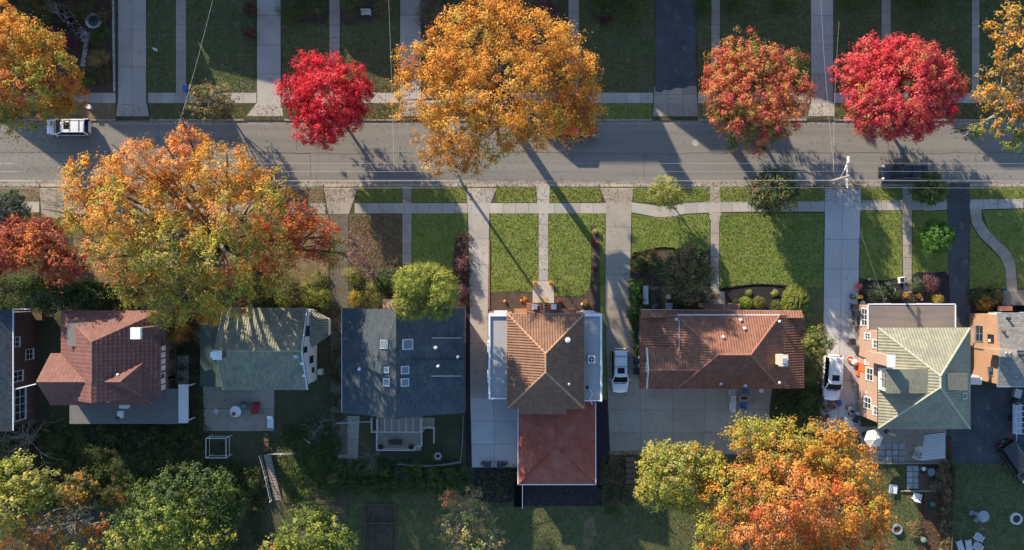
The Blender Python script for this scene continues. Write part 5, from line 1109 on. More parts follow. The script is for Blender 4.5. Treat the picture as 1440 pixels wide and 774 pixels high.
tree('ornamental_tree', 'double domed lime green tree overlapping the slate blue roof', [L3(586, 400, 10.8, 30, 26, 3.5, [('lime', 2), ('olive', .6)]), L3(579, 428, 10.6, 25, 22, 3.0, [('olive', 1), ('lime', 1.6)]), L3(622, 410, 11.0, 21, 30, 3.5, [('lime', 2), ('olive', .6)]), L3(619, 430, 10.6, 20, 18, 2.9, [('lime', 1.4), ('olive', 1)]), L3(604, 388, 10.4, 30, 16, 2.8, [('lime', 1)])], r0=.18, fork=4, leaf=.15, per=26, dens=1.7, rc=.32, inner=.25, out=.8, lump=.2, base=(610, 408))
tree('ornamental_tree', 'small pale yellow tree on the verge beside the wide red roofed house', auto(937, 272, 3.4, 25, 1.9, [[('paleyel', 1), ('lime', .8)], [('paleyel', 1)]], 6, .7, .42, .08, 4), r0=.07, fork=1.7, leaf=.15, per=20, dens=1.0, rc=.3, base=(942, 284), twigs=7)
tree('ornamental_tree', 'dark green bronze tree below the coral pink maple across the street', auto(1084, 270, 5, 42, 3, [[('dkgreen', 1), ('olive', 1), ('bronze', .5)], [('olive', 1), ('tan', .5)], [('dkgreen', 2), ('green', 1)]], 7, .7, .4, .1, 8, .82), r0=.15, fork=1.8, leaf=.2, per=20, dens=1.0, rc=.36, base=(1068, 280))
tree('ornamental_tree', 'bronze green tree in front of the wide red tile roof', auto(966, 384, 5, 40, 3, [[('bronze', 2), ('olive', 1)], [('bronze', 1), ('dkgreen', 1)], [('bronze', 2), ('mauve', .5)]], 8, .68, .42, .1, 12, 1.1), r0=.15, fork=1.6, leaf=.2, per=20, dens=1.0, rc=.36)
tree('ornamental_tree', 'round bright green tree between the walk and the asphalt drive', auto(1315, 335, 3.2, 25, 2.3, [[('bright', 1)]], 6, .78, .36, .05, 6), r0=.1, fork=.8, leaf=.14, per=26, dens=1.5, rc=.26, base=(1307, 341))
tree('ornamental_tree', 'dark green street tree just below the parked black car', auto(1306, 266, 4.5, 25, 2.4, [[('green', 1), ('dkgreen', 1)]], 6, .72, .42, .1, 7), r0=.12, fork=1.6, leaf=.18, per=20, dens=1.0, rc=.32)
tree('ornamental_tree', 'grey green small tree by the right end of the red tile roof', auto(1147, 483, 4.5, 23, 2.4, [[('olive', 1), ('green', 1)], [('lime', 1), ('olive', 1)]], 6, .7, .42, .1, 17, 1.0), r0=.1, fork=1.4, leaf=.16, per=20, dens=1.0, rc=.3)
tree('ornamental_tree', 'tan brown leafed tree on the north verge right of the blue bin', auto(299, 142, 4.2, 38, 2.2, [[('tan', 1), ('olive', .8)], [('tan', 2), ('bronze', 1)], [('olive', 1), ('tan', 1)]], 7, .7, .42, .1, 15, .78), r0=.12, fork=1.4, leaf=.18, per=18, dens=.9, rc=.34)
# back row
tree('maple_tree', 'great orange and gold maple at the bottom right', [L3(1100, 640, 9, 58, 46, 3, [('ygreen', 1.2), ('gold', .6), ('orange', 1)]), L3(1065, 612, 8, 44, 32, 2.4, [('ygreen', 1.6), ('gold', .8)]), L3(1160, 625, 8.5, 46, 34, 2.6, [('ygreen', 1), ('gold', .8), ('orange', 1)]), L3(1190, 660, 9, 44, 38, 2.6, OG), L3(1100, 700, 11.5, 66, 54, 3.6, [('flame', .8), ('rust', 1), ('salmon', 1), ('orange', .6)]), L3(1040, 690, 9, 48, 42, 2.6, [('ygreen', 1.4), ('orange', .8)]),
      L3(1165, 715, 10.5, 56, 48, 3.2, [('orange', 1), ('flame', .8), ('ygreen', .4)]), L3(1215, 720, 8.5, 42, 42, 2.4, OG), L3(1020, 735, 8.5, 46, 34, 2.4, [('ygreen', 1), ('gold', 1), ('rust', .5)]), L3(1090, 755, 10, 60, 36, 2.8, [('salmon', 1.2), ('rust', 1), ('orange', 1)]), L3(1190, 768, 9, 58, 36, 2.6, [('rust', 1.4), ('orange', 1)]), L3(1120, 800, 9.5, 90, 40, 2.8, [('rust', 1), ('orange', 1)]), L3(1005, 770, 7.5, 34, 24, 2, OY)], r0=.42, fork=4, leaf=.205, per=44, dens=1.05, rc=.58)
tree('maple_tree', 'rounded yellow green tree left of the great orange maple', [L3(945, 665, 7, 46, 42, 2.8, [('ygreen', 1.5), ('paleyel', 1)]), L3(925, 650, 6, 30, 28, 2, [('ygreen', 1), ('paleyel', 1)]), L3(965, 695, 6, 34, 26, 2.2, [('ygreen', 1)]), L3(985, 650, 6, 30, 30, 2, [('ygreen', 1), ('gold', .4)]), L3(920, 690, 5.5, 24, 24, 1.8, [('ygreen', 1.4), ('paleyel', 1)])], r0=.22, fork=2.6, leaf=.24, per=22, dens=1.05, rc=.4)
tree('maple_tree', 'large green tree with lit yellow green lobes at the bottom left', [L3(270, 690, 6.5, 60, 38, 3, [('dkgreen', 2), ('green', 1)]), L3(235, 735, 7.6, 60, 40, 3.2, [('lime', 1.4), ('green', 1)]), L3(280, 745, 6.8, 46, 36, 2.6, [('lime', 1.6), ('ygreen', .6)]), L3(190, 760, 6.5, 42, 30, 2.4, [('lime', 1.2), ('paleyel', .6)]), L3(310, 715, 5.8, 38, 34, 2.4, [('dkgreen', 1.6), ('green', 1)]), L3(240, 790, 6.5, 80, 34, 2.6, [('lime', 1)]), L3(215, 700, 5.8, 34, 26, 2.2, [('dkgreen', 1), ('green', 1)])], r0=.35, fork=2.4, leaf=.26, per=22, dens=.95, rc=.45)  # light and shade put into leaf colours: dark green upper lobes, lime lower ones
tree('maple_tree', 'yellow green tree in the bottom left corner', [L3(30, 670, 8.5, 46, 30, 2.6, [('lime', 1), ('paleyel', 1)]), L3(10, 705, 9, 44, 40, 2.8, [('ygreen', 1.4), ('paleyel', 1), ('gold', .4)]), L3(58, 690, 7.5, 30, 24, 2, [('ygreen', 1.2), ('green', .5)]), L3(-20, 740, 8.5, 50, 40, 2.6, [('ygreen', 1), ('paleyel', 1)])], r0=.3, fork=3.4, leaf=.28, per=20, dens=.85, rc=.46)
tree('maple_tree', 'rust orange half bare tree below the yellow green corner tree', [L3(60, 745, 7.5, 40, 26, 2.2, [('rust', 2), ('tan', 1)]), L3(35, 765, 7.5, 40, 26, 2.2, [('rust', 2), ('orange', 1)]), L3(105, 765, 7, 34, 20, 1.8, [('ygreen', 1), ('gold', .8), ('rust', .5)]), L3(130, 740, 6, 22, 16, 1.4, RU)], r0=.22, fork=2.6, leaf=.26, per=16, dens=.5, rc=.42, mat=GREYBARK, twigs=18, inner=.6, tw=.035)
tree('ornamental_tree', 'dull ochre tree in the shade right of the yellow corner tree', auto(108, 690, 3.6, 28, 2.0, [[('olive', 2), ('gold', 1), ('tan', .6)]], 6, .7, .42, .1, 21), r0=.13, fork=1.5, leaf=.2, per=20, dens=1.0, rc=.34)
tree('maple_tree', 'green yellow treetop at the bottom edge below the garden steps', [L3(430, 750, 7.5, 44, 28, 2.4, [('lime', 1), ('green', .8)]), L3(470, 760, 7, 32, 24, 2, [('green', 1), ('lime', .8)]), L3(400, 772, 7.5, 36, 22, 2.2, [('ygreen', 1), ('lime', 1), ('gold', .4)]), L3(450, 790, 8, 60, 28, 2.4, [('lime', 1), ('ygreen', 1)]), L3(440, 725, 6, 30, 20, 1.8, [('green', 1)])], r0=.25, fork=2.8, leaf=.24, per=22, dens=.9, rc=.42)
tree('ornamental_tree', 'thin straw coloured tree near the bottom edge left of centre', [L3(655, 725, 6, 36, 30, 2.2, [('tan', 2), ('paleyel', .8)]), L3(640, 755, 6, 36, 26, 2.2, [('tan', 1), ('olive', 1)]), L3(680, 755, 6, 34, 26, 2.2, [('tan', 1), ('paleyel', .6)]), L3(632, 702, 4.5, 14, 12, 1.2, SA), L3(664, 700, 4.5, 18, 16, 1.4, [('tan', 1)])], r0=.16, fork=2, leaf=.2, per=15, dens=.6, rc=.36, mat=GREYBARK, twigs=14, inner=.6)
bare('bare_tree', 'leafless brown tree below the dark brick house at the left edge', 25, 622, 5, 2.6, GREYBARK, n=10, r0=.12)
bare('bare_tree', 'leafless grey branches reaching right over the shaded bottom left yard', 92, 728, 7, 2.6, GREYBARK, n=8, r0=.12)
bare('bare_shrub', 'bare grey shrub left of the small yard with the bean shaped lawn', 445, 603, 2.0, 1.2, GREYBARK, n=9, r0=.05, cat='shrub', twig=.012); bare('bare_shrub', 'bare grey shrub beside the slate house patio', 520, 645, 2.2, 1.3, GREYBARK, n=9, r0=.05, cat='shrub', twig=.012)
bare('bare_shrub', 'leafless branches hanging over lawn left of the multicoloured maple', 88, 300, 4, 1.8, BARK, n=8, r0=.08, cat='shrub')
tree('ornamental_tree', 'sparse mauve brown tree on the leafy front lawn by the narrow drive', [L3(500, 345, 7.0, 17, 18, 1.6, [('mauve', 2), ('burgundy', .6)]), L3(512, 366, 8.0, 14, 16, 1.5, [('mauve', 1), ('burgundy', .8)]), L3(524, 384, 7.5, 12, 12, 1.3, [('mauve', 1)]), L3(488, 362, 7.4, 11, 13, 1.3, [('mauve', 1), ('tan', .5)])], r0=.12, fork=2.0, leaf=.15, per=12, dens=.45, rc=.3, twigs=22, inner=.6, tw=.035, mat=BARK, base=(505, 358))
# ---- shrubs
for a in [
    (85, 60, 30, 2.6, [('burgundy', 1)], 'deep burgundy shrub right of the top left maple'), (72, 52, 10, 2.0, [('crimson', 1), ('darkred', 1)], 'red leaved bush peeking out between the corner maple and the burgundy shrub'),
    (113, 8, 26, 2.0, [('olive', 1), ('bronze', 1)], 'brownish shrub above the curved stone path'), (50, 20, 28, 2.2, [('olive', 1), ('dkgreen', 1), ('rust', .3)], 'dark olive shrub at the top left beside the stone path'), (140, 50, 18, 1.5, [('dkgreen', 1), ('green', 1)], 'dark green shrub just below the round birdbath pond'),
    (140, 83, 16, 1.6, [('tan', 1), ('gold', .5)], 'tan gold shrub beside the left driveway'), (121, 106, 19, 1.4, [('green', 1), ('lime', .3)], 'green shrub below the tan gold one'), (146, 105, 12, 1.0, [('bronze', 1)], 'low brown shrub at the edge of the left driveway'), (146, 22, 10, 1.2, [('tan', 1), ('bronze', 1)], 'small brown shrub right of the round pond'),
    (410, 12, 24, 1.8, [('dkgreen', 1), ('green', 1)], 'dark green shrub at the top edge left of a front walk'), (440, 10, 20, 1.6, [('dkgreen', 2), ('olive', 1)], 'dark shrub at the top edge touching the walk on its left'), (497, 10, 20, 1.8, [('olive', 1), ('green', 1)], 'olive shrub at the top edge left of the white bench'), (540, 8, 18, 1.6, [('olive', 1), ('tan', .6)], 'brown olive shrub at the top edge right of the white bench'),
    (350, 45, 10, 1.4, [('bronze', 1), ('burgundy', 1)], 'thin brown hedge plant beside the second driveway'), (353, 15, 10, 1.4, [('burgundy', 1), ('bronze', 1)], 'purple brown plant at the top edge beside the second driveway'),
    (757, 12, 30, 2.2, [('burgundy', 2), ('mauve', 1)], 'burgundy shrub behind the top of the huge orange maple'), (850, 8, 22, 1.8, [('dkgreen', 1), ('olive', .7)], 'dark shrub at the top edge left of the asphalt drive'), (890, 12, 26, 2.0, [('dkgreen', 1), ('olive', 1)], 'large dark olive shrub beside the asphalt drive'), (988, 10, 12, 1.4, [('green', 1)], 'small green shrub right of the asphalt drive'), (851, 25, 10, 1.0, [('burgundy', 1)], 'tiny dark red shrub on the shaded lawn above the huge maple'),
    (1100, 4, 16, 1.5, [('dkgreen', 1)], 'dark shrub at the top edge above the coral maple'), (1195, 3, 16, 1.5, [('dkgreen', 1)], 'dark shrub at the top edge right of the driveway near the crimson maple'), (1300, 3, 22, 1.5, [('dkgreen', 1)], 'dark shrub at the top edge above the crimson maple'), (1030, 3, 18, 1.5, [('dkgreen', 1)], 'dark shrub at the top edge beside the walk near the coral maple'),
    (410, 405, 24, 1.8, [('olive', 1), ('tan', .8)], 'olive shrub in front of the green tile house, leftmost'), (372, 418, 22, 1.7, [('dkgreen', 1), ('olive', 1)], 'dark shrub below the multicoloured maple by the green tile roof'), (398, 420, 16, 1.6, [('lime', 1), ('green', 1)], 'lime shrub against the front of the green tile roof'), (438, 408, 22, 1.8, [('lime', 1), ('olive', 1)], 'yellow green shrub left of the narrow driveway'), (455, 420, 16, 1.6, [('paleyel', 1), ('lime', 1)], 'pale yellow shrub touching the narrow shaded driveway'),
    (495, 388, 13, 1.2, [('lime', 1), ('tan', 1)], 'straw green shrub in front of the slate roof'), (500, 420, 12, 1.2, [('gold', 1), ('lime', 1)], 'yellow shrub at the corner of the slate roof'),
    (543, 395, 22, 2.2, [('dkgreen', 1)], 'dark green rounded yew left of the double domed tree'), (524, 415, 18, 1.5, [('lime', 1), ('olive', 1)], 'yellow green shrub below the dark yew'), (603, 424, 11, 8.6, [('mauve', 2), ('tan', 1)], 'pinkish brown shrub poking through the double domed tree'), (648, 372, 11, 1.5, [('burgundy', 1), ('mauve', 1)], 'purple shrub at the right side of the shaded lawn'), (647, 408, 10, 1.4, [('mauve', 1), ('burgundy', 1)], 'purplish shrub right of the double domed tree'),
    (898, 372, 12, 1.0, [('olive', 1), ('green', 1)], 'olive shrub at the left end of the curved mulch bed'), (913, 361, 13, 1.0, [('olive', 1), ('bronze', 1)], 'brown green shrub at the top of the curved mulch bed'), (925, 378, 15, 1.3, [('dkgreen', 1), ('blue', 1)], 'blue green shrub in the middle of the curved mulch bed'), (958, 425, 14, 1.2, [('dkgreen', 1)], 'dark shrub under the bronze tree near the walk'), (980, 427, 10, 1.0, [('dkgreen', 1), ('burgundy', .4)], 'dark round shrub beside the landing of the red roofed house'),
    (1049, 426, 11, 1.1, [('bright', 1), ('lime', 1.5)], 'vivid lime globe shrub before the red tile roof'), (1067, 425, 10, 1.1, [('olive', 1), ('lime', 1)], 'olive globe shrub beside the vivid lime one'), (1092, 430, 10, 1.0, [('olive', 1), ('green', 1)], 'dull green globe shrub next to the big lime dome'), (1118, 422, 24, 1.9, [('lime', 2), ('bright', .6)], 'big lime dome shrub at the right end of the dark bed'), (1053, 412, 5, .6, [('lime', 1)], 'tiny lime tuft above the vivid lime globe'), (1089, 413, 5, .6, [('paleyel', 1), ('lime', 1)], 'tiny pale tuft in the middle of the dark bed'), (1034, 428, 7, .7, [('dkgreen', 1)], 'small dark shrub beside the porch gable'),
    (1145, 528, 16, 1.8, [('olive', 1), ('lime', .6)], 'loose grassy bush left of the silver car'), (1112, 582, 20, 1.8, [('dkgreen', 1), ('green', .6)], 'dark shrub behind the red roofed house above the great orange maple'), (1095, 570, 16, 1.6, [('dkgreen', 1)], 'dark shrub at the corner of the rear paving'), (1133, 560, 14, 1.6, [('dkgreen', 1), ('olive', .6)], 'dark shrub on the path below the grassy bush'),
    (1232, 412, 15, 1.0, [('blue', 1), ('green', .8)], 'grey green shrub in the dark bed of the pink brick house'), (1250, 404, 8, .8, [('dkgreen', 1), ('blue', 1)], 'small dark plant beside the square white planter'), (1258, 415, 8, .9, [('dkgreen', 1)], 'small dark shrub between the ring planter and the walk'), (1308, 396, 15, 1.3, [('mauve', 1.5), ('burgundy', 1)], 'burgundy pink shrub right of the straight front walk'), (1289, 400, 10, 1.0, [('dkgreen', 1), ('blue', .6)], 'dark green shrub left of the burgundy pink one'), (1319, 420, 8, .9, [('gold', 1), ('lime', 1)], 'bright yellow plant at the porch corner'),
    (1383, 425, 13, 1.1, [('gold', 1), ('olive', 1)], 'golden shrub in front of the orange brick house'), (1398, 418, 12, 1.1, [('olive', 1), ('bronze', 1)], 'brown olive shrub right of the golden one'), (1372, 418, 8, .9, [('dkgreen', 1)], 'dark shrub at the edge of the asphalt drive'),
    (255, 470, 16, 3.5, [('gold', 1), ('rust', 1), ('olive', .8)], 'ochre bush beside the plum brown house'), (435, 600, 16, 1.2, [('dkgreen', 1)], 'low dark shrub on the slope left of the slate house'), (420, 660, 22, 1.0, [('green', 1), ('dkgreen', 1)], 'low green shrub right of the garden steps'), (440, 640, 18, .9, [('green', 1.4), ('dkgreen', .6)], 'low bright green shrub up the slope from the garden steps'),
    (470, 672, 10, 1.1, [('olive', 1), ('lime', .5)], 'yellowish shrub at the left end of the dark hedge'), (565, 665, 16, 1.3, [('dkgreen', 1), ('blue', .4)], 'dark bush below the curved fence, left'), (585, 660, 14, 1.3, [('green', 1), ('dkgreen', 1)], 'green bush below the curved fence, middle'), (607, 664, 12, 1.2, [('green', 1.2)], 'bright green bush below the curved fence, right'), (630, 672, 16, 1.2, [('dkgreen', 1), ('bronze', .6)], 'dark brown bush left of the mulch with the chairs'),
    (860, 718, 9, .9, [('dkgreen', 1)], 'small dark bush at the corner of the rear lawn'), (862, 708, 10, .9, [('bronze', 1)], 'brown bush beside the timber steps'), (180, 650, 26, 1.6, [('dkgreen', 1)], 'dark shrub in the shaded yard behind the plum house'), (130, 640, 24, 1.6, [('dkgreen', 1), ('olive', .4)], 'dark olive shrub below the plum house terrace'), (230, 640, 22, 1.4, [('dkgreen', 1), ('bronze', .5)], 'dark brown green shrub near the wire frame'), (80, 615, 20, 1.6, [('dkgreen', 1), ('bronze', .7)], 'dark brownish shrub below the plum house wing'), (350, 680, 20, 1.2, [('dkgreen', 1)], 'dark shrub left of the garden steps'), (160, 700, 24, 1.5, [('dkgreen', 1), ('rust', .3)], 'dark shrub in the deep shade between the bottom left trees'), (330, 660, 16, 1.0, [('dkgreen', 1)], 'dark shrub below the wire frame'),
    (1322, 665, 9, .9, [('blue', 1), ('tan', .6)], 'silvery grass clump beside the brown wooden deck'), (1315, 683, 11, .8, [('straw', 1), ('blue', .5)], 'pale ornamental grass below the round white table'), (1285, 745, 14, .6, [('straw', 1), ('olive', 1)], 'straw coloured clump right of the dark fire ring'),
    (607, 22, 26, 2.6, [('mauve', 1), ('bronze', 1)], 'sparse mauve brown shrub left of the huge orange maple top')]:
    if a[1] < 60: a = (*a[:4], [('green' if q == 'dkgreen' else q, w_) for q, w_ in a[4]], a[5])
    gl = any(k in a[5] for k in ('globe shrub', 'lime globe', 'lime dome', 'rounded yew', 'conifer'))
    shrub(*a[:5], a[5], **(dict(leaf=.085, per=22, dens=3.0, lumps=0, inner=.12, rc=.16) if gl else {}))
# clipped hedges
def hedge(label, pts, wpx, hh, pals, name='hedge'):
    c = P(*pts[0]); root = thing(name, label, 'hedge', (c.x, c.y, G)); L = []
    for (x0, y0), (x1, y1) in zip(pts, pts[1:]):
        n = max(1, int(math.hypot(x1 - x0, y1 - y0) / (wpx * .75)))
        for i in range(n + 1):
            x, y = x0 + (x1 - x0) * i / n, y0 + (y1 - y0) * i / n; k = (H - hh) / H / SC; q = P(x, y, hh * .5)
            L.append(((q.x, q.y, G + hh * .52), (wpx * k * .55, wpx * k * .55, hh * .5), pals))
    mb = MB()
    for l in L: mb.tube([(l[0][0], l[0][1], G - .05), (l[0][0], l[0][1], G + hh * .6)], [.04, .015], 5)
    mb.build('stem', BARK, root); o = make_leaves('foliage', L, .12, 20, 1.4, .22, root); NQ[0] += len(o.data.polygons)
hedge('clipped bright green hedge beside the concrete driveway and grey bench', [(893, 402), (893, 436)], 20, 1.6, [('bright', 1), ('green', 1)])
hedge('darker loose hedge running down the left end of the red tile roof', [(893, 450), (897, 488)], 15, 1.2, [('dkgreen', 1), ('green', .8)])
hedge('row of dark rounded conifers below the slate house patio', [(480, 655), (540, 660)], 20, 1.5, [('green', 1), ('dkgreen', 1.4)])
hedge('low dark hedge along the slope below the slate house', [(480, 678), (620, 682)], 20, 1.1, [('dkgreen', 1.5), ('green', .8)])
hedge('dry brown hedge between the paved yard and the bottom right lawn', [(1326, 655), (1332, 700), (1327, 774)], 14, 1.1, [('straw', 1), ('bronze', 1.2)])
# bed plants along the lawn edge, small flowers
for i, (x, y, pal, l) in enumerate([(837, 326, 'paleyel', 'pale tuft at the top of the narrow mulch strip'), (838, 343, 'darkred', 'dark red tuft in the narrow mulch strip, second down'), (836, 361, 'tan', 'tan tuft in the middle of the narrow mulch strip'), (836, 378, 'burgundy', 'burgundy tuft in the narrow mulch strip, fourth down'), (837, 394, 'tan', 'pale ring of foliage at the bottom of the narrow mulch strip')]):
    shrub(x, y, 4.5, .45, [(pal, 1)], l, 'flower_clump', 'flowers', .07, 14, 1.2, rc=.12, lumps=2)
for x, y, pal, l in [(738, 421, 'orange', 'mound of orange mums on the bed left of the entry landing'), (787, 423, 'darkred', 'dark red mums on the bed right of the entry landing'), (823, 427, 'orange', 'orange and white flowers at the right end of the front bed'), (753, 399, 'gold', 'yellow mums at the left corner of the concrete landing'), (775.5, 399, 'gold', 'yellow mums at the right corner of the concrete landing')]:
    shrub(x, y, 4.2, .5, [(pal, 1)], l, 'flower_clump', 'flowers', .08, 14, 1.3, rc=.13, lumps=2)
# fallen leaves: uncountable litter
def cover():
    L = []
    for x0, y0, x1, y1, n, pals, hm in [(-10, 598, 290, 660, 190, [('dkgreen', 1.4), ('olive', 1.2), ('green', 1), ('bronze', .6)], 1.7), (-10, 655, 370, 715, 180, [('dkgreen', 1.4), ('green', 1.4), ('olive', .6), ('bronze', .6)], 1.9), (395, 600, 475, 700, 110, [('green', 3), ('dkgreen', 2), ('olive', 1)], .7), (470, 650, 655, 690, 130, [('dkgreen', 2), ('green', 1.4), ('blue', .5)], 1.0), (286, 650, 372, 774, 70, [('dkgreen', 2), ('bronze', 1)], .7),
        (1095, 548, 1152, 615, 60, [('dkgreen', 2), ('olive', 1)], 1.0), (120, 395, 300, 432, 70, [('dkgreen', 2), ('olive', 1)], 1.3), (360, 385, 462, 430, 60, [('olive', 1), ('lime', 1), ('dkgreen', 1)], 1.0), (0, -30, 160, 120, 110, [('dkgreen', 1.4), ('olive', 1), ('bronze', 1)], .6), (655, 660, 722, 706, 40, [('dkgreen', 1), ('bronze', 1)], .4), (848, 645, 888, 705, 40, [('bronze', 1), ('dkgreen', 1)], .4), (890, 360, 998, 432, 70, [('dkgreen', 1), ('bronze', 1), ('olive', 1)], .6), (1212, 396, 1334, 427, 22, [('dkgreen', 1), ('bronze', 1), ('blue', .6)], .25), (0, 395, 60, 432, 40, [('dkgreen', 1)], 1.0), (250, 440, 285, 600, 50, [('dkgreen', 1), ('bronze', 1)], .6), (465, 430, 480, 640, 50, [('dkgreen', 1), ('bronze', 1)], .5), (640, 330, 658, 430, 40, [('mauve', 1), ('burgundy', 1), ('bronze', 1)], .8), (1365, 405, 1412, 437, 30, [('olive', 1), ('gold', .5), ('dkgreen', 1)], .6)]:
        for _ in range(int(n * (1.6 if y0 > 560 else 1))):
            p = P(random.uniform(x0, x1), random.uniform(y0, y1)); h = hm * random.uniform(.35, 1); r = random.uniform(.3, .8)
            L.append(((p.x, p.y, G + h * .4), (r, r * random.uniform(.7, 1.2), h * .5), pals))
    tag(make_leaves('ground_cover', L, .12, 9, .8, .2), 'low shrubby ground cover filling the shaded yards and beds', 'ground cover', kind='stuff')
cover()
def litter():
    V, C = [], []
    def add(x0, y0, x1, y1, n, pal, z=None, gauss=False):
        n = int(n * 1.5)
        q = P(x0, y1), P(x1, y0)
        if gauss: p = np.stack([rng.normal((q[0].x + q[1].x) / 2, abs(q[1].x - q[0].x) / 4, n), rng.normal((q[0].y + q[1].y) / 2, abs(q[1].y - q[0].y) / 4, n)], 1)
        else: p = np.stack([rng.uniform(q[0].x, q[1].x, n), rng.uniform(q[0].y, q[1].y, n)], 1)
        zz = np.where((p[:, 1] < YN) & (p[:, 1] > YS), .022, G + .035) if z is None else np.full(n, z)
        an = rng.uniform(0, 6.28, n); s = rng.uniform(.035, .075, n); t = np.stack([np.cos(an), np.sin(an), rng.normal(0, .35, n)], 1) * s[:, None]; b = np.stack([-np.sin(an), np.cos(an), rng.normal(0, .35, n)], 1) * s[:, None] * .6
        c = np.concatenate([p, zz[:, None] + rng.uniform(0, .03, (n, 1))], 1); V.append(np.stack([c - t, c + b, c + t, c - b], 1).reshape(-1, 3))
        A = np.array([k for w in pal for k in PAL[w]]); k = np.ones((n, 4, 4)); k[..., :3] = (A[rng.integers(0, len(A), n)] * rng.uniform(.55, 1.1, (n, 1)))[:, None]; C.append(k.reshape(-1, 4))
    W = ['rust', 'tan', 'straw', 'gold']
    for a, b_ in ((-20, 1460),): add(a, 167, b_, 174, 1100, W); add(a, 255, b_, 263, 1700, W)
    add(-20, 146, 1460, 169, 2600, W); add(-20, 264, 1460, 285, 3200, W); add(560, 150, 830, 175, 2000, ['orange', 'gold']); add(492, 302, 565, 400, 2600, ['straw', 'tan', 'mauve', 'salmon']); add(104, 262, 470, 400, 4200, W)
    add(400, 60, 560, 168, 700, ['red', 'tan']); add(690, 300, 850, 410, 500, W); add(890, 300, 1160, 400, 420, W); add(1210, 296, 1440, 405, 500, W); add(980, 40, 1340, 168, 900, ['coral', 'tan', 'crimson'])
    add(0, 560, 500, 774, 6000, ['rust', 'straw', 'bronze']); add(500, 690, 1000, 774, 1500, ['straw', 'bronze', 'rust']); add(1000, 590, 1330, 774, 2500, ['rust', 'gold', 'straw']); add(460, 300, 492, 640, 900, W); add(1290, 655, 1334, 774, 3000, ['straw', 'bronze', 'rust'])
    add(848, 262, 892, 640, 110, W); add(658, 262, 690, 650, 60, W); add(1158, 262, 1208, 600, 70, W); add(600, 176, 1440, 256, 130, W); add(0, 176, 600, 256, 90, W); add(815, 0, 919, 130, 500, W); add(855, 634, 960, 641, 500, W); add(845, 640, 900, 705, 900, W); add(400, 110, 560, 185, 500, ['red', 'rust'], None, True); add(560, 60, 860, 230, 1800, ['orange', 'gold', 'rust'], None, True); add(980, 80, 1150, 200, 600, ['coral', 'rust'], None, True); add(1170, 80, 1360, 200, 600, ['crimson', 'rust'], None, True); add(-40, 80, 160, 230, 1200, ['orange', 'rust', 'gold'], None, True); add(1350, 80, 1480, 240, 900, ['gold', 'tan'], None, True)
    V = np.concatenate(V); C = np.clip(np.concatenate(C), .004, .9); n = len(V) // 4
    me = bpy.data.meshes.new('fallen_leaves'); me.vertices.add(n * 4); me.vertices.foreach_set('co', V.astype(np.float32).ravel()); me.loops.add(n * 4); me.loops.foreach_set('vertex_index', np.arange(n * 4, dtype=np.int32))
    me.polygons.add(n); me.polygons.foreach_set('loop_start', np.arange(0, n * 4, 4, dtype=np.int32)); me.update(calc_edges=True)
    a = me.color_attributes.new('leafcol', 'FLOAT_COLOR', 'POINT'); a.data.foreach_set('color', C.astype(np.float32).ravel())
    tag(link_mesh('fallen_leaves', me, LEAF), 'scattered brown and orange fallen leaves along kerbs and yards', 'leaves', kind='stuff')
litter()
print('LEAF QUADS', NQ[0])
# ------------------------------------------------------------------ vehicles
def paint(name, c): 
    m = plain(name, c, 0.28, 0.0, var=0.02, spec=0.5, coat=0.7); return m
PW, PS, PB, PR = paint('white_car_paint', (.74, .75, .77)), paint('silver_car_paint', (.66, .68, .71)), paint('black_car_paint', (.018, .019, .023)), paint('red_car_paint', (.30, .015, .02))
TYRE = plain('tyre_rubber', (.02, .02, .02), .9); TINT = plain('tinted_glass', (.010, .012, .016), .12, spec=.3); LAMPW = plain('headlight', (.7, .72, .75), .15, spec=.6); LAMPR = plain('taillight', (.45, .015, .02), .2, spec=.6); CHROME = plain('rim_alloy', (.5, .5, .52), .3, metal=.8)
def loft(stations, k=None):
    """stations: lists of ring points (same count) -> smooth skin with capped ends"""
    mb = MB(); n = len(stations[0])
    for s in stations: mb.v += [tuple(p) for p in s]
    for i in range(len(stations) - 1):
        for j in range(n): a = i * n; mb.f.append((a + j, a + (j + 1) % n, a + n + (j + 1) % n, a + n + j))
    mb.f.append(tuple(n - 1 - j for j in range(n))); mb.f.append(tuple((len(stations) - 1) * n + j for j in range(n)))
    return mb
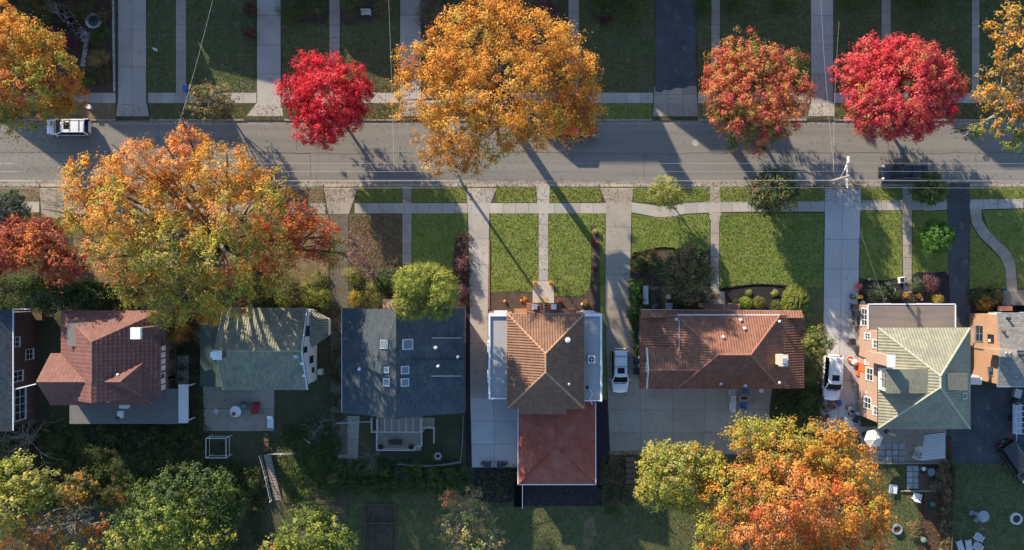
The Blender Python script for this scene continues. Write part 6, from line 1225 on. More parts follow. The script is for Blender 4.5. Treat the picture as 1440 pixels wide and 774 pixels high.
def car(name, label, px, py, deg, L, Wd, Ht, mat, roofx=(-.44, .10), wsx=.235, rails=None, sunroof=False, hatch=True, seam=True, cat='car'):
    c = P(px, py, .7); root = thing(name, label, cat, (c.x, c.y, .02 if YS < c.y < YN else G + .03), R(deg), local=True)
    hw = Wd / 2; belt = Ht * .58
    #            x      half width  bottom  deck
    st = [(-.500, .55, .45, .62), (-.490, .74, .34, .80), (-.472, .87, .28, belt / 1.06), (-.43, .955, .24, belt), (-.33, 1.0, .22, belt), (-.1, 1.0, .22, belt), (.12, 1.0, .22, belt), (wsx, .985, .22, belt), (.32, .965, .22, belt * .985), (.37, .935, .23, belt * .96), (.41, .88, .25, belt * .93), (.44, .80, .27, belt * .88), (.465, .69, .30, belt * .81), (.486, .58, .34, belt * .73), (.50, .36, .42, belt * .63)]
    rings = []
    for x, wf, zb, zt in st:
        w_ = hw * wf; h = zt - zb
        half = [(w_ * .80, zb), (w_ * .97, zb + h * .12), (w_, zb + h * .45), (w_ * .985, zb + h * .75), (w_ * .93, zb + h * .93), (w_ * .82, zt - .005), (w_ * .45, zt + .028)]
        rings.append([(x * L, y, z) for y, z in half] + [(x * L, 0, zt + .038)] + [(x * L, -y, z) for y, z in half[::-1]] + [(x * L, 0, zb)])
    body = loft(rings).build('body', mat, root, smooth=True)
    # greenhouse
    r0, r1 = roofx; bx0, bx1 = (-.475 if hatch else -.36), wsx
    def ring(z, x0, x1, w_, n=4):
        return [(x1 * L, w_ * .86, z), (x1 * L - .16, w_, z), (x0 * L + .12, w_, z), (x0 * L, w_ * .9, z), (x0 * L, -w_ * .9, z), (x0 * L + .12, -w_, z), (x1 * L - .16, -w_, z), (x1 * L, -w_ * .86, z), (x1 * L + .05, -w_ * .4, z), (x1 * L + .05, w_ * .4, z)]
    zb, zt = belt - .02, Ht - .06; wb, wt = hw * .95, hw * .77
    cab = loft([ring(zb, bx0, bx1, wb), ring(zb + (zt - zb) * .5, (bx0 + r0) / 2, (bx1 + r1) / 2, (wb + wt) / 2 + .03), ring(zt, r0, r1, wt)]).build('cabin_glass', TINT, root)
    rf = loft([ring(zt - .01, r0 - .004, r1 + .006, wt + .02), ring(zt + .035, r0 + .002, r1, wt), ring(zt + .055, r0 + .02, r1 - .02, wt * .86), ring(zt + .068, r0 + .06, r1 - .06, wt * .55)]).build('roof_panel', mat, root, smooth=True)
    for s in (-1, 1):
        MB().bar((bx1 * L - .05, s * wb * .93, zb + .02), (r1 * L - .02, s * wt * .97, zt), .10, .08).build('pillar', mat, root); MB().bar((bx0 * L + .04, s * wb * .95, zb), (r0 * L + .04, s * wt * .98, zt), .16, .10).build('pillar', mat, root)
        xm = (bx0 + r1) / 2 * L * .4; MB().bar((xm, s * (wb + .012), zb), (xm, s * (wt + .03), zt), .09, .05).build('pillar', DARKM, root)
        m = MB().box((wsx * L - .28, s * (hw + .09), belt + .08), (.13, .2, .14), 0); m.build('mirror', mat, root, bevel=.03)
        MB().box((L * .445, s * hw * .68, belt * .84), (.26, hw * .30, .10), R(-30 * s), ('Y', R(28))).build('headlight', LAMPW, root, bevel=.02)
        MB().box((-L * .484, s * hw * .78, belt * .86), (.10, hw * .28, .22)).build('taillight', LAMPR, root, bevel=.02)
        if rails: MB().tube([(r0 * L + .1, s * wt * .93, zt + .05), (r0 * L + .22, s * wt * .93, zt + .11), (r1 * L - .32, s * wt * .93, zt + .11), (r1 * L - .2, s * wt * .93, zt + .05)], .026, 6).build('roof_rail', rails, root)
        for x in (-.30, .30):
            wl = MB().lathe([(.20, -.11), (.31, -.11), (.345, -.06), (.345, .06), (.31, .11), (.20, .11)], (x * L, s * (hw - .12), .345), 18, 'y').build('wheel', TYRE, root); MB().lathe([(.04, -.1), (.20, -.09), (.22, .0), (.20, .09), (.04, .1)], (x * L, s * (hw - .105), .345), 12, 'y').build('rim', CHROME, wl)
        for xx in (bx1 * L - .55, bx1 * L - 1.55): MB().box((xx - .25, s * (hw * .985 + .01), belt - .1), (.16, .03, .03)).build('door_handle', mat if seam else DARKM, root)
    if rails:
        for x in (r0 * L + (r1 - r0) * L * q for q in (.22, .62)): MB().box((x, 0, zt + .115), (.05, wt * 1.84, .03)).build('roof_crossbar', DARKM, root)
    if sunroof: MB().box((r1 * L - .62, 0, zt + .062), (.62, wt * 1.05, .016)).build('sunroof', TINT, root)
    MB().box((bx1 * L + .10, 0, belt + .025), (.07, wb * 1.35, .03)).build('wiper_cowl', BLACKP, root)
    MB().bar((bx1 * L + .14, .1, belt + .06), (bx1 * L - .1, .55, belt + .2), .02, .02).build('wiper', BLACKP, root)
    MB().box((L * .494, 0, belt * .62), (.05, hw * .9, .16)).build('grille', BLACKP, root); MB().box((L * .495, 0, .36), (.08, hw * 1.3, .12)).build('bumper', BLACKP, root)
    MB().box((-L * .497, 0, .62), (.03, .5, .13)).build('number_plate', WHITE, root)
    return root
car('parked_car', 'white car parked at the kerb at the left end of the street', 96, 179, 180, 4.75, 1.84, 1.55, PW, (-.44, .085), .265, sunroof=True, rails=WHITE)
car('parked_car', 'dark red car mostly hidden beneath the huge orange maple', 808, 182, 0, 4.7, 1.85, 1.5, PR, (-.38, .08), .22)
car('parked_car', 'black car parked on the street below the crimson maple', 1270, 243, 180, 5.0, 1.92, 1.75, PB, (-.445, .11), .255, rails=METAL)
car('parked_car', 'white sport utility car with roof bars on the middle driveway', 871.5, 521, -90, 4.85, 1.92, 1.75, PW, (-.455, .11), .255, rails=DARKM, sunroof=True)
car('parked_car', 'silver white sport utility car beside the pink brick house', 1169.5, 531, -93, 4.95, 1.95, 1.8, PS, (-.46, .11), .255, sunroof=True)
car('parked_car', 'black minivan parked askew at the edge of the bottom right lawn', 1428, 648, 305, 5.0, 1.95, 1.75, PB, (-.46, .12), .27)
# ------------------------------------------------------------------ utility poles and wires
def pole(label, px, py, h, lamp=None, arm=True):
    b = P(px, py); root = thing('utility_pole', label, 'utility pole', (b.x, b.y, 0)); MB().tube([(b.x, b.y, -.2), (b.x, b.y, h)], [.17, .11], 10).build('pole', WOOD, root, smooth=True)
    if arm:
        a = MB().box((b.x, b.y + .2, h - .5), (.11, 2.5, .12)).build('crossarm', plain('pale_wood', (.40, .385, .36), .8), root)
        for y in (-1.1, -.35, .5, 1.3): MB().lathe([(.03, 0), (.05, .04), (.035, .08), (.055, .12), (.03, .17)], (b.x, b.y + y, h - .44), 8).build('insulator', WHITE, a)
        MB().bar((b.x, b.y - .7, h - .5), (b.x, b.y, h - 1.2), .04, .04).build('brace', METAL, root)
    if lamp:
        x, y = lamp; MB().tube([(b.x, b.y, h - 2.4), (b.x + x * .5, b.y + y * .5, h - 1.9), (b.x + x, b.y + y, h - 1.95)], .04, 7).build('lamp_arm', METAL, root)
        MB().box((b.x + x * 1.15, b.y + y * 1.15, h - 1.97), (.26, .62, .13) if abs(y) > abs(x) else (.62, .26, .13)).build('lamp_head', WHITE, root, bevel=.04)
    return b
pb = [pole('wooden utility pole rising through the enormous multicoloured maple with a street lamp', 240, 263, 10, (.3, 2.8)), pole('wooden utility pole below the huge orange maple casting a long shadow', 652, 262, 9.6, (.2, .9)), pole('tall utility pole with pale crossarm beside the shaded concrete driveway', 1145, 262, 9.8, (.6, 1.6))]
MB().lathe([(.02, 0), (.26, .02), (.26, .85), (.2, .95), (.05, .98)], (pb[2].x + .35, pb[2].y - .3, 7.2), 12).build('transformer', METAL, bpy.data.objects['utility_pole.002'])
WIRE = plain('wire_aluminium', (.40, .40, .39), .5, metal=.3)
def wire(pts, label, r=.010, sag=.35, group=None):
    out = []
    for a, b in zip(pts, pts[1:]):
        a, b = Vector(a), Vector(b); n = 14
        for i in range(n if (a, b) else 0):
            t = i / n; q = a.lerp(b, t); q.z -= sag * 4 * t * (1 - t); out.append(q)
    out.append(Vector(pts[-1])); mb = MB().tube(out, r, 5); o = mb.build('power_line', WIRE, origin=tuple(out[0])); tag(o, label, 'wire', group)
    o.location = out[0]
xs = [-62] + [b.x for b in pb] + [62]
hs = [9.3, 9.65, 9.25, 9.45, 9.3]
for dy, dz, l in ((1.3, 0, 'northernmost of the long overhead wires strung along the street'), (.5, 0, 'second overhead wire from the north along the street'), (-.35, 0, 'third overhead wire from the north along the street'), (-1.1, 0, 'southernmost bare overhead wire along the street kerb')):
    wire([(x, pb[1].y + dy, z + dz) for x, z in zip(xs, hs)], l, .010, .3, None)
wire([(x, pb[1].y - .12, z - 2.6) for x, z in zip(xs, hs)], 'thick low telephone cable strung just above the south kerb', .018, .5)
def drop(a, b, ha, hb, l): p, q = P(*a, ha), P(*b, hb); wire([tuple(p), tuple(q)], l, .009, .4)
drop((236, 226), (302, -12), 8.8, 6, 'service wire slanting up across the lawn by the blue bin'); drop((554, 240), (546, -10), 8.5, 5.5, 'service wire running up left of the huge orange maple'); drop((1173, 240), (1154, -10), 8.8, 6, 'service wire over the driveway between coral and crimson maples'); drop((1172, 240), (1180, 30), 8.6, 6, 'second service wire right of the driveway near the crimson maple')
drop((650, 250), (690, 445), 8.6, 5.2, 'thin service wire over the driveway left of the brown roof'); drop((1186, 248), (1258, 462), 8.8, 6.6, 'service wire over the front lawn to the pale green roof')
# ------------------------------------------------------------------ garden furniture and small things
def place(mb_parts, name, label, cat, px, py, rz=0, z=G + .03, group=None, hh=.4):
    c = P(px, py, hh); r = thing(name, label, cat, (c.x, c.y, z), R(rz), group, local=True)
    for n, mb, m, kw in mb_parts: mb.build(n, m, r, **kw)
    return r
def chair_parts(m, arms=True, w_=.58, d_=.56):
    sm, bm_ = MB(), MB()
    for i in range(4): sm.box((-d_ / 2 + (i + .5) * d_ / 4, 0, .42), (d_ / 4 - .04, w_, .04))
    for i in range(4): bm_.box((-d_ / 2 - .04, -w_ / 2 + (i + .5) * w_ / 4, .72), (.04, w_ / 4 - .04, .56), 0, ('Y', R(-16)))
    bm_.box((-d_ / 2 - .11, 0, .96), (.05, w_, .06)); ps = [('seat', sm, m, {}), ('backrest', bm_, m, {})]
    for sx in (-1, 1):
        for sy in (-1, 1): ps.append(('leg', MB().box((sx * (d_ / 2 - .04), sy * (w_ / 2 - .04), .2), (.05, .05, .4)), m, {}))
    if arms:
        for sy in (-1, 1): ps.append(('armrest', MB().box((0, sy * (w_ / 2 + .02), .63), (d_, .08, .04)).box((d_ / 2 - .05, sy * (w_ / 2 + .02), .52), (.05, .05, .2)), m, {}))
    return ps
def lounger_parts(m, L=1.75, w_=.62):
    fr = MB(); sl = MB(); bk = MB()
    for s in (-1, 1): fr.box((0, s * w_ / 2, .32), (L * .68, .05, .06))
    n = 9
    for i in range(n): sl.box((-L * .32 + i * L * .66 / n, 0, .35), (L * .06, w_ - .06, .03))
    bk.box((-L * .46, 0, .55), (L * .34, w_, .04), 0, ('Y', R(38)))
    ps = [('frame', fr, m, {}), ('slats', sl, m, {}), ('backrest', bk, m, {})]
    for sx in (-.28, .3):
        for sy in (-1, 1): ps.append(('leg', MB().box((sx * L, sy * w_ * .46, .16), (.05, .05, .3)), m, {}))
    return ps
def table_parts(m, r=.5, hh=.72, leg=None, legs=4):
    ps = [('tabletop', MB().lathe([(r * .96, hh - .04), (r, hh - .02), (r, hh), (r * .95, hh + .012)], (0, 0, 0), 24), m, {})]
    for i in range(legs): a = 6.283 * i / legs + .4; ps.append(('leg', MB().bar((math.cos(a) * r * .55, math.sin(a) * r * .55, hh - .03), (math.cos(a) * r * .75, math.sin(a) * r * .75, 0), .05, .05), leg or m, {}))
    return ps
def rtable_parts(m, a, b, hh=.72, leg=None):
    tp = MB(); n = max(3, int(b / .13))
    for i in range(n): tp.box((0, -b / 2 + (i + .5) * b / n, hh), (a, b / n - .015, .04))
    ps = [('tabletop', tp, m, {})]
    for sx in (-1, 1):
        for sy in (-1, 1): ps.append(('leg', MB().box((sx * (a / 2 - .07), sy * (b / 2 - .07), hh / 2), (.06, .06, hh - .05)), leg or m, {}))
    return ps
def ring_parts(m, r, hh, inner=None):
    return [('ring_wall', MB().lathe([(r, 0), (r, hh), (r * .72, hh), (r * .70, .08), (.02, .06)], (0, 0, 0), 22), m, {}), ('ash_bed', MB().lathe([(r * .68, .0), (r * .68, hh * .45), (.02, hh * .5)], (0, 0, 0), 16), inner or MATS['dark_mulch'], {})]
def pumpkin(px, py, r, label, mat=None):
    c = P(px, py, .2); root = thing('pumpkin', label, 'pumpkin', (c.x, c.y, G + .02), local=True); mb = MB(); k = 20
    for i in range(7):
        t = -1.35 + 2.7 * i / 6; rr = r * math.cos(t) ** .8; z = r * .8 * (1 + math.sin(t) * .95)
        for j in range(k): a = 6.283 * j / k; q = rr * (1 + .09 * math.cos(a * 8)); mb.v.append((q * math.cos(a), q * math.sin(a), z))
    for i in range(6):
        for j in range(k): mb.f.append((i * k + j, i * k + (j + 1) % k, (i + 1) * k + (j + 1) % k, (i + 1) * k + j))
    mb.f.append(tuple(k - 1 - j for j in range(k))); mb.f.append(tuple(6 * k + j for j in range(k)))
    mb.build('flesh', mat or ORANGE, root, smooth=True); MB().tube([(0, 0, r * 1.5), (.02, .01, r * 1.8), (.06, .03, r * 1.95)], [.035, .025, .02], 6).build('stalk', GREENP, root)
pumpkin(710, 424, .17, 'orange pumpkin at the left end of the mulch bed by the drive'); pumpkin(733, 423, .14, 'orange pumpkin just left of the orange mums'); pumpkin(742, 425, .12, 'little orange pumpkin just right of the orange mums'); pumpkin(819, 428, .18, 'pale pumpkin beside the flowers at the right end of the front bed', CREAM)
MB_ = MB(); p = P(764, 423); tag(MB().box((p.x, p.y, Z3 + .02), (.95, .7, .024)).build('doormat', plain('coir_mat', (.42, .30, .15), .95, var=.2, scale=20), origin=(p.x, p.y, Z3 + .008)), 'tan coir doormat on the landing before the brick porch', 'doormat')
# bench + grill group on the grey pad
def bench(label, px, py, rz, m, L=1.9, slat=True):
    ps = [('seat', MB(), m, {}), ('backrest', MB(), m, {})]
    for i in range(4): ps[0][1].box((-.2 + i * .13, 0, .44), (.11, L, .035))
    for i in range(10): ps[1][1].box((-.32, -L / 2 + (i + .5) * L / 10, .68), (.03, .09, .4))
    ps[1][1].box((-.33, 0, .9), (.05, L, .07))
    for s in (-1, 1): ps += [('armrest', MB().box((-.02, s * L / 2, .64), (.58, .07, .05)), m, {}), ('leg', MB().box((.2, s * (L / 2 - .03), .31), (.06, .06, .62)), m, {}), ('leg', MB().box((-.3, s * (L / 2 - .03), .45), (.06, .06, .9)), m, {})]
    return place(ps, 'garden_bench', label, 'bench', px, py, rz)
bench('pale slatted bench beside the clipped hedge on the grey pad', 908, 415, 0, WHITE, 1.9)
place(rtable_parts(DARKM, .95, .8, .8), 'patio_table', 'dark square table right of the pale slatted bench', 'table', 921, 413); place([('cover', MB().box((0, 0, .45), (.85, .6, .9)), plain('black_cover', (.022, .023, .03), .8, bmp=.4), {'bevel': .1}), ('lid', MB().lathe([(.3, 0), (.26, .12), (.1, .2), (.02, .21)], (0, 0, .9), 14), BLACKP, {})], 'covered_grill', 'black covered grill below the dark square table', 'grill', 922, 431)
place(chair_parts(METAL), 'garden_chair', 'small grey chair at the right of the grey pad', 'chair', 940, 430, 90); place([('seat_block', MB().box((0, 0, .24), (.5, .5, .48)), MATS['weathered_wood'], {'bevel': .03}), ('cushion', MB().box((0, 0, .52), (.46, .46, .08)), FABRICG, {'bevel': .03})], 'stool', 'small square stool on the grey pad under the bronze tree', 'stool', 940, 418)
def bin_(label, px, py, m, rz=0, hh=1.0):
    return place([('bin_body', loft([[(x * s, y * s, z) for x, y in ((.27, .24), (-.27, .24), (-.27, -.24), (.27, -.24))] for z, s in ((.06, .82), (hh, 1.0))]), m, {}), ('lid', MB().box((0, 0, hh + .035), (.64, .56, .07)), m, {'bevel': .02}), ('handle', MB().bar((-.34, -.2, hh - .02), (-.34, .2, hh - .02), .04, .04), m, {})] + [('wheel', MB().lathe([(.02, -.03), (.1, -.03), (.1, .03), (.02, .03)], (-.24, s * .27, .1), 12, 'y'), TYRE, {}) for s in (-1, 1)], 'wheeled_bin', label, 'bin', px, py, rz)
bin_('dark wheeled bin by the left wall of the red roofed house, upper', 894.5, 507, DARKM); bin_('black wheeled bin by the left wall of the red roofed house, lower', 894.5, 522, BLACKP, 5)
# rear paving of the red house
place(rtable_parts(WOOD, 1.35, .75), 'patio_table', 'long weathered table behind the red roofed house', 'table', 1046, 560); place([('fire_bowl', MB().box((0, 0, .73), (.6, .25, .06)), DARKM, {}), ('burner', MB().box((0, 0, .77), (.4, .1, .03)), BLACKP, {})], 'table_burner', 'dark burner tray on the long weathered table', 'burner', 1046, 560, 0, G + .06, hh=.7)
place(chair_parts(METAL), 'garden_chair', 'grey chair tucked under the rear eave left of the long table', 'chair', 1028, 552, -90); place(chair_parts(WHITE), 'garden_chair', 'pale chair at the left of the long weathered table', 'chair', 1031, 561, 0); place(lounger_parts(WHITE, 1.1), 'garden_chair', 'whitish reclining chair below the rear eave of the red house', 'chair', 1030, 571, 90)
place(chair_parts(BLUEP), 'garden_chair', 'dark blue chair above the long weathered table', 'chair', 1047, 549, -90); place(chair_parts(BLUEP), 'garden_chair', 'dark blue chair below the long weathered table', 'chair', 1044, 569, 90); place(table_parts(WHITE, .25, .5), 'side_table', 'little white table right of the long weathered one', 'table', 1070, 549)
# steps of timber beyond the paving
a = P(886, 655); st = thing('garden_steps', 'dark timber garden steps below the rear paving', 'steps', (a.x, a.y, G))
for i in range(7): c = P(886, 645 + i * 8); MB().box((c.x, c.y, G + .34 - i * .05), (1.0, .5, .12)).build('step', MATS['dark_wood'], st)
# two chairs and a wooden table at the end of the left driveway
place(chair_parts(plain('navy_fabric', (.03, .05, .08), .8)), 'garden_chair', 'dark chair at the end of the concrete drive, left of the low wood table', 'chair', 686, 652, 90); place(chair_parts(MATS['navy_fabric']), 'garden_chair', 'dark chair at the end of the concrete drive, right of the low wood table', 'chair', 703.5, 652, 90); place(rtable_parts(WOOD, .55, .6, .5), 'side_table', 'low wood table between two dark chairs', 'table', 695, 652)
for x, l in ((679, 'tiny potted plant left of the two dark chairs'), (711, 'tiny potted plant right of the two dark chairs')): shrub(x, 652, 4, .6, [('dkgreen', 1), ('bronze', 1)], l, 'potted_plant', 'plant', .07, 12, 1.0, rc=.12, lumps=2)
# slate house deck: chairs and fire table
for x, l in ((551.5, 'black armchair on the deck boards, left of the pair'), (561.5, 'black armchair on the deck boards, right of the pair')): place(chair_parts(BLACKP), 'deck_chair', l, 'chair', x, 622, -90, 1.13, hh=1.5)
place(table_parts(MATS['dark_wood'], .55, .7, DARKM), 'garden_table', 'round dark table on the ground right of the deck', 'table', 616, 641); place(ring_parts(METAL, .34, .2), 'fire_bowl', 'round metal fire bowl on the dark round table', 'fire pit', 616, 641, 0, G + .75, hh=.8)
def planter(label, px, py, r, hh, m, pal, z=G + .03, hz=.4):
    c = P(px, py, hz); root = thing('planter', label, 'planter', (c.x, c.y, z)); MB().lathe([(r * .75, 0), (r, hh), (r * .9, hh), (r * .85, hh - .06), (.02, hh - .06)], (c.x, c.y, z), 16).build('pot', m, root); make_leaves('foliage', [((c.x, c.y, z + hh + r * .4), (r, r, r * .7), [(pal, 1)])], .08, 14, 1.2, .12, root)
planter('dark planter with greenery in the left corner of the deck', 535, 629, .28, .4, BLACKP, 'dkgreen', 1.13, 1.6); planter('dark planter with greenery in the right corner of the deck', 578, 629, .28, .4, BLACKP, 'dkgreen', 1.13, 1.6)
planter('round pot of yellow mums left of the walk end at the pink brick house', 1273, 416, .3, .35, MATS['dark_wood'], 'gold'); planter('round pot of yellow mums right of the walk end at the pink brick house', 1291, 416, .3, .35, MATS['dark_wood'], 'gold')
def fence(label, pts, hh, m, step=.16, postm=None, rails=(.25, .85), name='fence'):
    a = P(*pts[0]); root = thing(name, label, 'fence', (a.x, a.y, G)); pk = MB()
    for p0, p1 in zip(pts, pts[1:]):
        p0, p1 = P(*p0), P(*p1); L = (p1 - p0).length; n = max(1, int(L / step)); ang = math.atan2(p1.y - p0.y, p1.x - p0.x)
        for i in range(n if step < .45 else 0): q = p0.lerp(p1, (i + .5) / n); pk.box((q.x, q.y, G + hh / 2), (step * .68, .025, hh), ang)
        for r in rails: pk.bar((p0.x, p0.y, G + hh * r), (p1.x, p1.y, G + hh * r), .035, .06)
        MB().box((p0.x, p0.y, G + hh / 2 + .05), (.08, .08, hh + .1), ang).build('post', postm or m, root)
    q = P(*pts[-1]); MB().box((q.x, q.y, G + hh / 2 + .05), (.08, .08, hh + .1)).build('post', postm or m, root); pk.build('fence_panel', m, root)
fence('curved pale picket fence round the slate house garden', [(562, 650), (580, 652), (600, 653), (625, 651), (648, 648), (651, 620), (652, 585)], 1.1, plain('grey_picket', (.34, .33, .32), .8))
fence('low white fence rail beside the top of the garden steps', [(380, 637), (398, 637), (416, 636)], .9, plain('rail_white', (.5, .5, .5), .7), 1.2); fence('white rail fence closing the slope left of the garden steps', [(368, 640), (376, 670), (383, 703)], .9, MATS['rail_white'], 1.2)
fence('pale low rail fence crossing the slope below the garden steps', [(398, 703), (435, 705), (473, 702)], .8, MATS['dark_wood'], 1.2); fence('short pale rail left of the slate house patio', [(476, 594), (500, 593), (522, 592)], .9, MATS['rail_white'], .6); fence('dark wire fence dividing the rear yards left of the soil bed', [(485, 690), (487, 730), (488, 790)], 1.2, MATS['dark_wood'], .5)
fence('dark wooden fence along the dry brown hedge at the bottom right', [(1336, 653), (1334, 700), (1331, 745), (1329, 790)], 1.3, MATS['dark_wood'], .15)
fence('low grey garden edging wall between the yards behind the plum house', [(0, 703), (20, 704), (370, 704)], .5, MATS['dark_wood'], .4)
a = P(427, 616); tag(MB().bar((a.x, a.y, G + .1), (a.x + .75, a.y - .55, G + .12), .12, .08).build('plank', MATS['rail_white'], origin=(a.x, a.y, G)), 'pale loose plank lying on the slope by the bare shrub', 'plank')
# garden steps
a = P(378, 612); st = thing('garden_steps', 'long pale wooden steps leading down to the lower left garden', 'steps', (a.x, a.y, G))
for i in range(16): c = P(377.5 + i * .9, 640 + i * 4.1); MB().box((c.x, c.y, G + .42 - i * .026), (.62, .26, .05), R(-3)).build('step', WOOD, st)
for i in range(4): c = P(376.5, 610 + i * 7); MB().box((c.x, c.y, G + .5), (.5, .42, .06)).build('step', MATS['old_concrete'] if 0 else MATS['dark_wood'], st)
for s in (-1, 1): p, q = P(377.5, 638), P(392, 704); MB().bar((p.x + s * .34, p.y, G + .4), (q.x + s * .34, q.y, G + .02), .06, .12).build('stringer', WOOD, st)
# open wire frame
p0, p1 = P(300, 611), P(327.5, 638); root = thing('pipe_shelter', 'open white pipe frame standing on the shaded grass', 'garden frame', (p0.x, p1.y, G)); x0, x1, y0, y1, zt = p0.x, p1.x, p1.y, p0.y, 2.3
for x in (x0, x1):
    for y in (y0, y1): MB().tube([(x, y, G), (x, y, zt)], .035, 6).build('upright', WHITE, root)
for z in (zt, 1.2):
    for a, b in (((x0, y0), (x1, y0)), ((x0, y1), (x1, y1)), ((x0, y0), (x0, y1)), ((x1, y0), (x1, y1))): MB().tube([(*a, z), (*b, z)], .035 if z == zt else .02, 6).build('rail', WHITE, root)
place(chair_parts(DARKM), 'garden_chair', 'dark chair standing inside the open pipe frame', 'chair', 311, 627, 200)
# patio behind the green tile house
place(table_parts(WHITE, .6, .72, DARKM), 'patio_table', 'round white table on the patio behind the green tile roof', 'table', 333, 578); place([('pot', MB().lathe([(.16, 0), (.2, .2), (.17, .22), (.02, .2)], (0, 0, 0), 14), REDP, {}), ('lid', MB().lathe([(.18, .2), (.12, .27), (.02, .29)], (0, 0, 0), 12), REDP, {})], 'cooking_pot', 'red pot on the round white table', 'pot', 329.5, 582, 0, G + .76, hh=.8)
place([('grill_body', MB().lathe([(.2, .45), (.36, .62), (.38, .78), (.34, .98), (.2, 1.12), (.03, 1.16)], (0, 0, 0), 18), GREENP, {'smooth': True})] + [('leg', MB().bar((math.cos(a) * .2, math.sin(a) * .2, .55), (math.cos(a) * .34, math.sin(a) * .34, 0), .05, .05), DARKM, {}) for a in (0, 2.1, 4.2)], 'kettle_grill', 'round dark green grill right of the white patio table', 'grill', 344.5, 569)
place([('cover', MB().box((0, 0, .48), (.62, 1.25, .8)), plain('dull_red_cover', (.30, .02, .03), .7), {'bevel': .12}), ('lid', MB().box((0, 0, .92), (.5, 1.05, .14)), MATS['dull_red_cover'], {'bevel': .06})] + [('leg', MB().box((x, y, .06), (.08, .08, .16)), DARKM, {}) for x in (-.22, .22) for y in (-.5, .5)], 'covered_cart', 'long dark red covered cart at the right edge of the patio', 'cart', 360, 574, -12)
place(lounger_parts(WHITE, 1.5, .6), 'sun_lounger', 'white lounger at the corner of the small patio above the steps', 'lounger', 380.5, 596, -90); place([('slab', MB().box((0, .12, .05), (.5, .12, .1)).box((0, -.12, .05), (.5, .12, .1)), WHITE, {})], 'garden_slab', 'pair of small white slabs on the dark patio', 'slab', 303, 579, -40)
# ---------- pink brick house surroundings
def umbrella(label, px, py, r, hz, m, n=6):
    c = P(px, py, hz); root = thing('patio_umbrella', label, 'umbrella', (c.x, c.y, G), R(10), local=True); mb = MB(); mb.v = [(0, 0, hz + .45 - G)]; k = n * 4
    for t, zz in ((.5, .26), (1, 0)):
        for j in range(k):
            a = 6.283 * j / k; f = 1 - .13 * abs(math.sin(a * n / 2)); mb.v.append((math.cos(a) * r * t * f, math.sin(a) * r * t * f, hz + zz - G - .05 * (1 - f) * 3))
    for j in range(k): j2 = (j + 1) % k; mb.f += [(0, 1 + j, 1 + j2), (1 + j, 1 + k + j, 1 + k + j2, 1 + j2)]
    mb.build('canopy', m, root)
    for i in range(n): a = 6.283 * i / n; MB().bar((0, 0, hz + .40 - G), (math.cos(a) * r * .97, math.sin(a) * r * .97, hz - .03 - G), .025, .02).build('rib', DARKM, root)
    MB().tube([(0, 0, 0), (0, 0, hz + .55 - G)], .03, 7).build('pole', WHITE, root); MB().lathe([(.3, 0), (.3, .06), (.06, .12)], (0, 0, 0), 14).build('base', DARKM, root); MB().lathe([(.03, 0), (.06, .05), (.02, .12)], (0, 0, hz + .43 - G), 8).build('finial', WHITE, root)
umbrella('open white six sided umbrella behind the pink brick house', 1228.5, 617, 1.02, 2.5, FABRICW)
place(table_parts(DARKM, .5, .7), 'patio_table', 'dark round table under the open white umbrella', 'table', 1227, 622)
tri = MB().poly([(P(1240, 605, 2.6))[:], (P(1250, 604, 2.7))[:], (P(1252, 613, 2.2))[:], (P(1248, 610, 2.3))[:]]); p = P(1246, 607, 0); root = thing('folded_umbrella', 'folded pale umbrella tucked under the rear green eave', 'umbrella', (p.x, p.y, G), local=True); MB().lathe([(.16, 0), (.13, .5), (.05, 1.3), (.02, 1.35)], (0, 0, 1.0), 8).build('canopy', FABRICW, root); MB().tube([(0, 0, 0), (0, 0, 2.4)], .03, 6).build('pole', WHITE, root); MB().lathe([(.25, 0), (.25, .06), (.05, .1)], (0, 0, 0), 12).build('base', DARKM, root)
# awning on posts
A, B, C, D = P(1300, 612, 2.9), P(1329, 608.5, 2.9), P(1329, 644.5, 2.5), P(1295, 648.5, 2.5); root = thing('awning', 'grey corrugated patio awning behind the pink brick house', 'awning', (C.x, C.y, G)); mb = MB(); n = 22
for i in range(n):
    t0, t1 = i / n, (i + 1) / n; z = .045 if i % 2 else 0
    for s0, s1, za, zb in ((t0, t1, 0 if i % 2 else .045, .045 if i % 2 else 0),):
        q = [A.lerp(D, s0), B.lerp(C, s0), B.lerp(C, s1), A.lerp(D, s1)]; mb.poly([q[0] + Vector((0, 0, za)), q[1] + Vector((0, 0, za)), q[2] + Vector((0, 0, zb)), q[3] + Vector((0, 0, zb))])
mb.build('canopy', FABRICG, root)
for q in (C, D): MB().box((q.x, q.y + .1, q.z / 2), (.09, .09, q.z - .05)).build('post', WHITE, root)
MB().bar(C + Vector((0, 0, -.05)), D + Vector((0, 0, -.05)), .08, .1).build('front_beam', DARKM, root); MB().bar(A + Vector((0, 0, -.05)), B + Vector((0, 0, -.05)), .08, .1).build('rear_beam', DARKM, root)
fence('short dark slat rail at the right side of the corrugated awning', [(1331, 613), (1332, 644)], 1.0, MATS['dark_wood'], .35)
place(chair_parts(WHITE), 'garden_chair', 'white chair under the left edge of the corrugated awning, upper', 'chair', 1289.5, 632, 200); place(chair_parts(plain('pale_plastic', (.5, .5, .5), .5)), 'garden_chair', 'grey chair under the left edge of the corrugated awning, lower', 'chair', 1286, 640.5, 150)
place(table_parts(SKYGLASS, .42, .72, METAL), 'bistro_table', 'round pale glass table near the paver path', 'table', 1307, 663); place(table_parts(WHITE, .22, .5), 'side_table', 'small round white stand left of the pale glass table', 'table', 1298, 659)
p = P(1300, 678); dk = thing('low_deck', 'small brown wooden platform right of the paver strip', 'deck', (p.x, p.y, G)); mb = MB()
